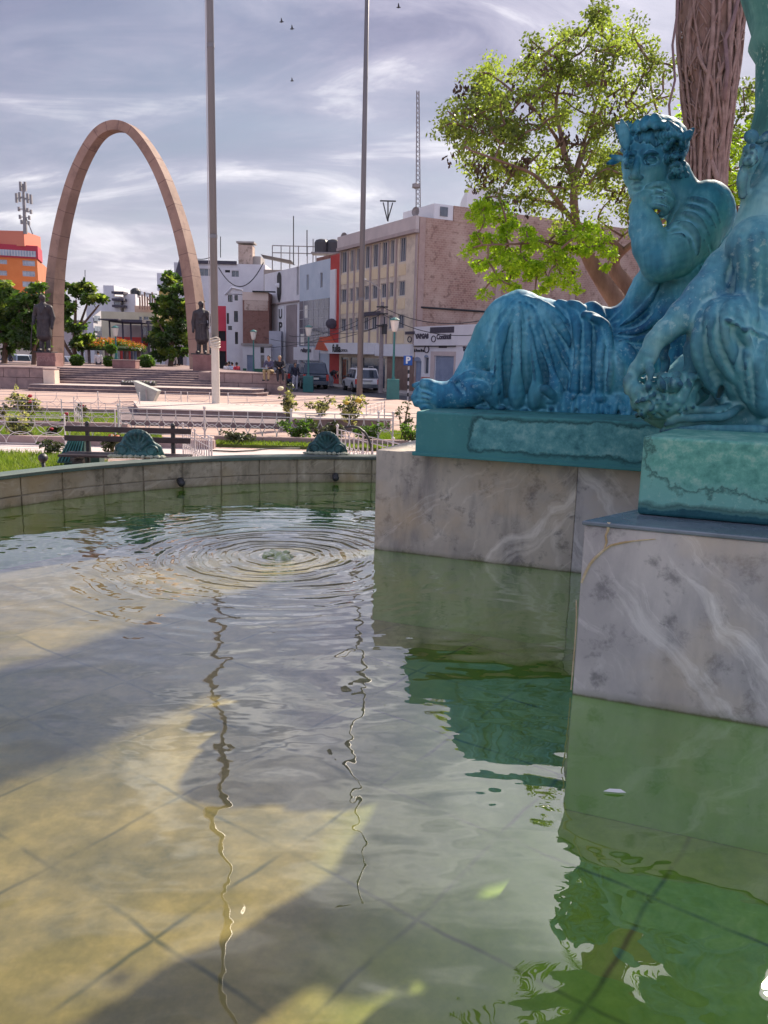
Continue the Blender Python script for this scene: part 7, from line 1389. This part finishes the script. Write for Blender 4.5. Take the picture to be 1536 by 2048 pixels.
F18, t18 = block('yellow_building', 'yellow building with white top behind the tree under the arch', 321, 356, 548, 96, 8, pm('yellow_wall', (.60, .42, .13), (.66, .48, .18), scale=1, rough=.9)); onf(F18, 'white_top', M_wp, t18, -.1, F18.L+.1, F18.hit(338, 582)[1], F18.z1+.05, .0, .3)
F19, t19 = block('mauve_street_house', 'mauve grey street house seen between the tree trunks left of the pergola', 96, 200, 640, 118, 8, M_mauve, [(110, 650, 120, 665), (130, 650, 142, 665), (155, 650, 168, 665), (108, 690, 130, 724, 'shutter', M_blu), (150, 694, 170, 724, 'shutter', M_wp)])
F19b, t19b = block('dark_shopfront_house', 'shadowed shopfronts behind the tree right of the pergola', 300, 440, 664, 84, 6, M_mauve, [(306, 700, 330, 735, 'shutter', M_wp), (340, 698, 366, 735, 'shopfront', M_dark), (372, 698, 400, 735, 'shutter', M_wp), (410, 700, 432, 735, 'shopfront', M_dark)])
F21, t21 = block('plain_far_house', 'plain pale house behind the leftmost trees', -80, 100, 600, 118, 6, M_cream, [(-20, 620, 0, 640), (20, 620, 40, 640), (60, 650, 80, 670)])
# beige cornice building behind the feathery tree
qa = P_C1-F.n*24.2-SD*.0; F20 = Facade(qa+SD*1.0, qa-SD*20+F.n*-4, 10, 8.4); t20 = building('beige_hall', 'long beige hall with cornice behind the feathery tree', F20, pm('beige_plaster', (.52, .42, .36), (.60, .49, .42), scale=.8, rough=.9), [(a, a+1.2, 2.5, 5) for a in (3, 7, 11, 15)], mull=1)
onf(F20, 'cornice', M_mauve, t20, -.2, F20.L+.2, 7.3, 7.7, .0, .5); onf(F20, 'parapet', M_mauve, t20, -.1, F20.L+.1, 8.3, 8.7, .0, .3)
for a in np.arange(.5, F20.L, 3.2): onf(F20, 'pilaster', M_mauve, t20, a-.25, a+.25, GZ, 7.3, .002, .15)
# mountain: pale colour carries distance haze along with snow
mv = []; rr = np.random.default_rng(2); xs_m = np.linspace(-4850, -1550, 60)
prof = np.interp(xs_m+650, [-4200, -3300, -2700, -2270, -2120, -1980, -1700, -1300, -900], [40, 160, 330, 610, 690, 640, 430, 230, 30])+rr.normal(size=60)*8
mb = MB(); V = [[x, 9000, GZ-5] for x in xs_m]+[[x, 9000+200, h_] for x, h_ in zip(xs_m, prof)]+[[x, 10800, GZ-5] for x in xs_m]; n = 60
mb.add(V, [(i, i+1, n+i+1, n+i) for i in range(n-1)]+[(n+i, n+i+1, 2*n+i+1, 2*n+i) for i in range(n-1)]); struct(mb.build('mountain', pm('snow_haze_mountain', (.55, .56, .62), (.75, .76, .80), scale=.002, rough=1), smooth=True))

# ============================================================ vehicles
M_tyre = pm('tyre', (.02, .02, .022), rough=.8); M_rim = pm('wheel_rim', (.35, .35, .37), rough=.35, metal=.6); M_tail = pm('tail_light', (.45, .02, .02), rough=.25); M_head = pm('head_light', (.7, .7, .72), rough=.15); M_cg = glassy('car_glass', (.025, .035, .05)); M_black = pm('bumper_black', (.03, .03, .035), rough=.6); M_plate = pm('number_plate', (.6, .6, .55), rough=.6)
def car(name, label, loc, rz, L, W, H, paint, kind='wagon', rack=False, group=None, bumper=None):
    """local frame: +x is the front of the car"""
    t = thing(name, label, 'car', loc, group, rz); WORLD[t.name] = (0, 0, 0); h0 = .22; hb = H*.56
    if kind == 'suv': prof = [(-L/2, .35), (-L/2-.02, hb*.8), (-L/2+.05, hb), (L*.17, hb), (L*.46, hb*.9), (L/2, hb*.72), (L/2, .35)]; gh = [(-L/2+.08, hb-.01), (-L/2+.22, H-.05), (-L/2+.4, H), (L*.02, H), (L*.10, H-.08), (L*.22, hb-.01)]
    elif kind == 'sedan': prof = [(-L/2, .30), (-L/2, hb*.85), (-L/2+.15, hb*.98), (L*.2, hb), (L*.45, hb*.80), (L/2, hb*.6), (L/2, .30)]; gh = [(-L*.38, hb-.03), (-L*.24, H-.04), (-L*.15, H), (L*.02, H), (L*.10, H-.06), (L*.24, hb-.03)]
    else: prof = [(-L/2, .30), (-L/2-.02, hb*.75), (-L/2+.03, hb), (L*.18, hb), (L*.45, hb*.82), (L/2, hb*.62), (L/2, .30)]; gh = [(-L/2+.04, hb-.01), (-L/2+.20, H-.06), (-L/2+.36, H), (L*.02, H), (L*.09, H-.06), (L*.24, hb-.01)]
    def loft(pr, w0, w1, zlo, zhi, nm, m, bev, name_z=None):
        p = np.array(pr); k = np.interp(p[:, 1], [zlo, zhi], [w0, w1])/2; V = np.concatenate([np.c_[p[:, 0], -k, p[:, 1]], np.c_[p[:, 0], k, p[:, 1]]]); n = len(p)
        mb = MB(); mb.add(V, [tuple(range(n-1, -1, -1)), tuple(range(n, 2*n))]+[(i, (i+1) % n, n+(i+1) % n, n+i) for i in range(n)]); return mb.build(nm, m, t, bevel=bev, local=True, smooth=False)
    # body with wheel arches cut as dark liners
    loft(prof, W*.98, W, .3, hb, 'body', paint, .06); loft(gh, W*.96, W*.78, hb, H, 'cabin', paint, .07)
    g2_ = [(x*.985-.0, z) for x, z in gh]; zl, zh = hb+.05, H-.10
    def wat(z): return np.interp(z, [hb, H], [W*.96, W*.78])/2+.006
    def gx(z, side):                       # x of the cabin outline at height z
        p = gh[:3] if side < 0 else gh[3:][::-1]; zs_ = [q[1] for q in p]; xs2 = [q[0] for q in p]; return float(np.interp(z, zs_, xs2))
    for s in (-1, 1):
        xb0, xb1, xt0, xt1 = gx(zl, -1)+.10, gx(zl, 1)-.12, gx(zh, -1)+.12, gx(zh, 1)-.08
        for f0, f1 in ((0, .31), (.34, .64), (.67, 1)):
            mb = MB(); A_ = [(xb0+(xb1-xb0)*f0, zl), (xb0+(xb1-xb0)*f1, zl), (xt0+(xt1-xt0)*f1, zh), (xt0+(xt1-xt0)*f0, zh)]; mb.add([(x, s*wat(z), z) for x, z in A_], [(0, 1, 2, 3) if s < 0 else (3, 2, 1, 0)]); mb.build('side_window', M_cg, t, local=True)
    for s, nm in ((-1, 'rear_window'), (1, 'windscreen')):
        mb = MB(); off = .012*s; mb.add([(gx(zl, s)+off, -wat(zl)*.90, zl), (gx(zl, s)+off, wat(zl)*.90, zl), (gx(zh, s)+off, wat(zh)*.88, zh), (gx(zh, s)+off, -wat(zh)*.88, zh)], [(0, 1, 2, 3) if s > 0 else (3, 2, 1, 0)]); mb.build(nm, M_cg, t, local=True)
    R_ = .36 if kind == 'suv' else .31
    for x in (-L*.31, L*.32):
        for s in (-1, 1):
            y = s*(W/2-.10); mb = MB(); mb.tube([(x, y-.11*s, R_), (x, y+.115*s, R_)], R_, 20); wh = mb.build('wheel', M_tyre, t, local=True); mb = MB(); mb.tube([(x, y+.10*s, R_), (x, y+.125*s, R_)], R_*.62, 14); mb.build('rim', M_rim, wh, local=True)
            mb = MB(); an = np.linspace(0, math.pi, 10); mb.tube([(x+(R_+.06)*math.cos(q), s*(W/2-.03), R_+(R_+.05)*math.sin(q)) for q in an], .05, 5); mb.build('wheel_arch', M_black, t, local=True)
    for x, bx in ((-L/2-.04, -1), (L/2+.0, 1)): mb = MB(); mb.box((x, 0, .42), (.16, W*.97, .24)); mb.build('bumper', bumper or paint, t, local=True, bevel=.03)
    for s in (-1, 1):
        mb = MB(); mb.box((-L/2-.015, s*(W/2-.11), hb*.78), (.08, .17, hb*.42)); mb.build('tail_light', M_tail, t, local=True, bevel=.01); mb = MB(); mb.box((L/2-.02, s*(W/2-.22), .60), (.08, .36, .16)); mb.build('headlight', M_head, t, local=True, bevel=.02)
        mb = MB(); mb.box((L*.17, s*(W/2+.08), hb+.08), (.12, .16, .12)); mb.build('wing_mirror', M_black, t, local=True, bevel=.02)
    mb = MB(); mb.box((-L/2-.035, 0, hb*.72), (.03, .40, .13)); mb.build('number_plate', M_plate, t, local=True); mb = MB(); mb.box((-L/2-.03, 0, hb*.88), (.03, .62, .05)); mb.build('tailgate_handle', M_black, t, local=True)
    if rack:
        for s in (-1, 1): mb = MB(); mb.tube([(-L*.3, s*W*.33, H+.02), (-L*.28, s*W*.33, H+.10), (L*.02, s*W*.33, H+.10), (L*.04, s*W*.33, H+.02)], .025, 6); mb.build('roof_rail', M_rim, t, local=True)
    return t
fwd = math.atan2(SD[1], SD[0])
def place(px, py, z=-1.04): q = PZ(px, py, z); return (float(q[0]), float(q[1]), z)
M_wpaint = pm('white_paint', (.62, .63, .66), (.66, .67, .70), scale=1, rough=.25, spec=.6); M_dpaint = pm('dark_blue_paint', (.012, .03, .06), (.02, .04, .08), scale=1, rough=.2, spec=.7); M_gpaint = pm('grey_paint', (.08, .09, .11), (.10, .11, .13), scale=1, rough=.25); M_spaint = pm('silver_paint', (.40, .42, .45), (.45, .47, .50), scale=1, rough=.3, metal=.3)
L_ = place(736, 785); car('station_wagon', 'white station wagon with roof rails seen from behind, beyond the slender flagpole', (L_[0]-.55, L_[1]+1.5, -1.04), rad(104), 4.3, 1.66, 1.52, M_wpaint, 'wagon', True, bumper=M_gpaint)
L_ = place(632, 778); car('four_wheel_drive', 'dark blue four-wheel drive with roof rails driving away in the street', (L_[0]-.5, L_[1]+1.5, -1.04), rad(104), 4.5, 1.78, 1.78, M_dpaint, 'suv', True)
L_ = place(586, 774); car('dark_hatchback', 'dark car partly hidden behind the standing man', (L_[0]-.3, L_[1]+4, -1.04), rad(104), 4.2, 1.7, 1.6, M_dpaint, 'wagon')
L_ = place(772, 777); car('grey_taxi', 'dark grey car parked just right of the white wagon', (L_[0]-.3, L_[1]+1.8, -1.04), rad(106), 4.2, 1.7, 1.48, M_gpaint, 'sedan')
L_ = place(846, 785); car('black_sedan', 'black car whose roof shows behind the bronze toes', (L_[0]+.3, L_[1]+.6, -1.04), fwd, 4.3, 1.7, 1.40, M_dpaint, 'sedan')
M_tpaint = pm('blue_silver_paint', (.30, .36, .45), (.34, .40, .49), scale=1, rough=.3)
for i, (px, Y, lab, m, rz) in enumerate(((22, 84, 'silver blue car parked at far left beyond the retaining wall', M_tpaint, 2.6), (36, 90, 'white car second in the row beyond the retaining wall', M_wpaint, 2.6), (60, 87, 'white car just left of the left officer plinth', M_wpaint, 2.4), (122, 80, 'white car between the left officer plinth and the round bush', M_wpaint, 2.9))):
    car('parked_car', lab, (xr(px, Y), Y, -.95), rz, 4.2, 1.7, 1.5, m, 'sedan' if i % 2 else 'wagon', group='cars parked behind the terrace')

# ============================================================ people
L_ = place(590, 781); person('man in dark jacket and light grey trousers standing in the street', L_, rad(25), 'stand', cloth('navy_jacket', (.012, .014, .03)), cloth('pale_trousers', (.36, .35, .40)), 1.74)
zt_ = PT2+.05
person('person in dark clothes sitting hunched on the granite wall, left of two', (xr(541, 41.3), 41.35, zt_), rad(-20), 'sit', cloth('slate_top', (.06, .055, .10)), cloth('khaki_trousers', (.30, .22, .12)), 1.7)
person('person in black sitting at the end of the granite wall, right of two', (xr(558, 41.3), 41.35, zt_), rad(15), 'sit', cloth('black_top', (.012, .012, .02)), cloth('black_trousers', (.02, .02, .03)), 1.72, hair=pm('fair_hair', (.35, .28, .18), rough=.7))
L_ = (xr(664, 55), 55, -.90); person('person in black bending down by the orange door', L_, rad(60), 'bend', cloth('black_top', (.012, .012, .02)), cloth('grey_trousers', (.25, .25, .29)), 1.7)
for i, (px, Y, lab, tp, bt_) in enumerate(((453, 52, 'walker in white behind the granite wall, nearest the flagpole', (.6, .6, .62), (.03, .03, .05)), (464, 53, 'walker in pale blue shirt behind the granite wall', (.38, .45, .60), (.03, .03, .06)), (473, 52.5, 'walker in red top behind the granite wall', (.50, .04, .06), (.03, .03, .05)), (458, 57, 'walker in dark clothes behind the granite wall', (.03, .035, .06), (.03, .03, .05)))):
    person(lab, (xr(px, Y), Y, -1.04), rad(150+i*40), 'walk', cloth('walk_top_%d' % i, tp), cloth('walk_trousers', bt_), 1.68)
for i, (px, Y, lab, tp) in enumerate(((346, 60, 'person in black and white under the dense tree, left one', (.45, .45, .5)), (356, 61, 'person in dark clothes under the dense tree, right one', (.02, .02, .03)), (20, 60, 'person in black behind the wall by the parked cars', (.02, .02, .03)), (196, 56, 'person in white sitting under the pergola shade', (.55, .55, .58)))):
    person(lab, (xr(px, Y), Y, -.55), rad(20+60*i), 'stand', cloth('still_top_%d' % i, tp), cloth('dark_trousers', (.03, .03, .05)), 1.68)
bg_ = thing('backpack', 'dark red and white bags leaning at the foot of the granite wall', 'bags', tuple(PZ(466, 777, -.8))); c = PZ(464, 777, -.8); S = Sculpt(c-[.5, .4, .05], c+[.6, .4, .6], .02); S.ellw(c+[-.1, 0, .2], (.17, .13, .22)); S.ellw(c+[-.1, -.1, .15], (.12, .08, .12)); S.mesh('bag', cloth('maroon_bag', (.10, .02, .04)), bg_); S = Sculpt(c-[.5, .4, .05], c+[.6, .4, .6], .02); S.ellw(c+[.18, 0, .17], (.16, .12, .18)); S.ellw(c+[.1, -.02, .33], (.07, .06, .07)); S.mesh('bag', cloth('white_bag', (.6, .56, .56)), bg_)

# ============================================================ roses
M_stem = pm('rose_stem', (.05, .05, .02), (.10, .07, .03), scale=9, rough=.8); LR = [LG[1], pm('rose_leaf_pale', (.30, .31, .12), (.50, .48, .26), scale=9, rough=.5, trans=.4), pm('rose_leaf_dark', (.035, .05, .03), (.09, .10, .05), scale=9, rough=.5, trans=.3)]
def rose(label, px, pyb, pyt, w_px, z0, bloom, blooms, leafm=1, n=420, seed=1):
    b = PZ(px, pyb, z0); Y = b[1]; k = Y/FPX; W_, Hh = w_px*k/2, (pyb-pyt)*k; t = thing('rose_bush', label, 'rose bush', tuple(b), 'rose bushes in the beds'); r = np.random.default_rng(seed); mb = MB(); tips = []
    for i in range(9):
        e = b+np.array([r.uniform(-1, 1)*W_, r.uniform(-.8, .8)*W_, Hh*r.uniform(.55, 1.0)]); m_ = (b+e)/2+r.normal(size=3)*W_*.18; P_ = [b+r.normal(size=3)*[.04, .04, 0], m_, e]; mb.tube(P_, [.014, .010, .006], 5); tips += [m_, e, (m_+e)/2]
    mb.build('stems', M_stem, t); tips = np.array(tips); cs = tips[r.integers(0, len(tips), n//14)]+r.normal(size=(n//14, 3))*[W_*.22, W_*.22, Hh*.08]; h_ = len(cs)//2
    for cc, m_ in ((cs[:h_], LR[leafm]), (cs[h_:], LR[2 if leafm else 0])): V, F = leaves(cc, [max(.07, W_*.2)]*len(cc), 14, .085, seed=seed, droop=.1); V2 = V; link_mesh('foliage', V, F, m_, t, fast=True)
    for bx, by, br in blooms:
        c = PY(bx, by, Y-.1); R_ = br*k; mb = MB(); mb.ball(c, (R_, R_, R_*.75), 8, 6)
        for j in range(9): a = j*2.4; q_ = 1.05; mb.ball(c+np.array([math.cos(a)*R_*.55, math.sin(a)*R_*.55, R_*.25*math.sin(j)]), (R_*.5, R_*.5, R_*.42), 6, 4)
        mb.build('bloom', bloom, t, smooth=True)
    return t
M_rr = pm('red_rose', (.48, .02, .045), (.6, .05, .08), scale=30, rough=.6, trans=.3); M_rw = pm('cream_rose', (.75, .68, .52), (.82, .76, .62), scale=30, rough=.6, trans=.3); M_ry = pm('yellow_rose', (.72, .50, .05), (.80, .60, .10), scale=30, rough=.6, trans=.3); M_ro = pm('dark_orange_rose', (.42, .09, .02), (.5, .14, .03), scale=30, rough=.6)
rose('large rose bush with two red blooms in the far left bed', 57, 842, 786, 56, -.74, M_rr, [(60, 792, 4.5), (60, 803, 4)], 1, 900, 1)
rose('small rose with a single red bloom by the crossed wires', 168, 838, 812, 26, -.74, M_rr, [(164, 812, 4.2)], 1, 260, 2); rose('low rose with one red bloom in front of the wire fence', 133, 852, 828, 12, -.74, M_rr, [(133, 827, 4.5)], 0, 60, 3)
rose('yellowish rose shrub at the left edge of the middle lawn', 28, 880, 834, 42, -.74, M_ry, [], 1, 600, 4); rose('thorny rose with dark leaves next to the floodlight', 97, 912, 878, 40, -.74, M_rr, [], 2, 260, 5)
rose('rose bush with deep orange blooms behind the left bronze shell', 222, 905, 868, 40, -.74, M_ro, [(222, 872, 6), (234, 874, 6), (226, 880, 5)], 2, 420, 6); rose('rose with a faded red bloom behind the bench end', 108, 870, 852, 18, -.74, M_rr, [(103, 858, 4)], 2, 200, 7)
rose('tall pale rose with one big white bloom above it', 578, 838, 772, 44, -.5, M_rw, [(561, 777, 6)], 1, 700, 8); rose('pale thin-leaved rose in the planter behind the right shell', 640, 832, 795, 56, -.48, M_rw, [(636, 796, 3)], 1, 620, 9)
rose('rose bush with yellow and orange blooms before the slender flagpole', 701, 850, 790, 54, -.6, M_ry, [(717, 801, 7), (694, 806, 5)], 1, 900, 10); rose('leggy dark rose sprig standing between foot and fence', 808, 880, 804, 30, -.74, M_rr, [], 2, 200, 11)
rose('green bush between flagpole plinth and right shell', 590, 880, 838, 56, -.74, M_rr, [], 0, 900, 12); rose('leafy green weed under the rose sprig at the plinth edge', 822, 892, 852, 36, -.74, M_rr, [], 0, 420, 13)

rose('dark green bush between fence and planter wall, middle one', 650, 882, 846, 60, -.74, M_rr, [], 2, 800, 14); rose('low green weeds along the fence foot under the planter', 735, 884, 850, 60, -.74, M_rr, [], 0, 700, 15); rose('low dry shrub under the left part of the circle fence', 470, 884, 862, 70, -.74, M_rr, [], 2, 420, 16); rose('thin rose in the far grass bed at the left frame edge', 6, 846, 806, 26, -.74, M_rr, [], 1, 300, 17)
# ============================================================ birds
for i, (px, py, Y) in enumerate(((563, 44, 60), (584, 58, 60), (584, 162, 70), (797, 15, 60))):
    c = PY(px, py, Y); t = thing('bird', ['small dark bird high in the sky, left of a pair', 'small dark bird high in the sky, lower right of a pair', 'lone tiny bird between the two flagpoles', 'tiny bird right of the slender flagpole near the frame top'][i], 'bird', tuple(c), 'birds in the sky')
    mb = MB(); mb.tube([c+[-.14, 0, 0], c, c+[.16, 0, .02]], [.02, .05, .015], 6); mb.build('body', M_iron, t); mb = MB(); mb.add([c+[-.06, 0, .02], c+[.08, 0, .02], c+[.02, -.1, .22], c+[-.04, .05, .30]], [(0, 1, 2, 3)]); mb.add([c+[-.06, 0, .02], c+[.08, 0, .02], c+[.0, .3, .12]], [(0, 1, 2)]); mb.build('wings', M_iron, t)
for o in bpy.data.objects:
    if o.type == 'MESH' and len(o.data.polygons) == 0: print('EMPTY MESH', o.name)

# ============================================================ thin air: fades the far volcano
mh = bpy.data.materials.new('haze_air'); mh.use_nodes = True; t = mh.node_tree; t.nodes.clear(); pv = N(t, 'ShaderNodeVolumePrincipled'); pv.inputs['Color'].default_value = (.80, .84, .95, 1); pv.inputs['Density'].default_value = 3.5e-5; pv.inputs['Anisotropy'].default_value = .3
oo = N(t, 'ShaderNodeOutputMaterial'); t.links.new(pv.outputs[0], oo.inputs['Volume'])
mb = MB(); mb.box((-500, 5450, 376), (22000, 12600, 758)); hz_ = mb.build('haze', mh); stuff(hz_, 'thin bluish haze in front of the far volcano', 'haze')
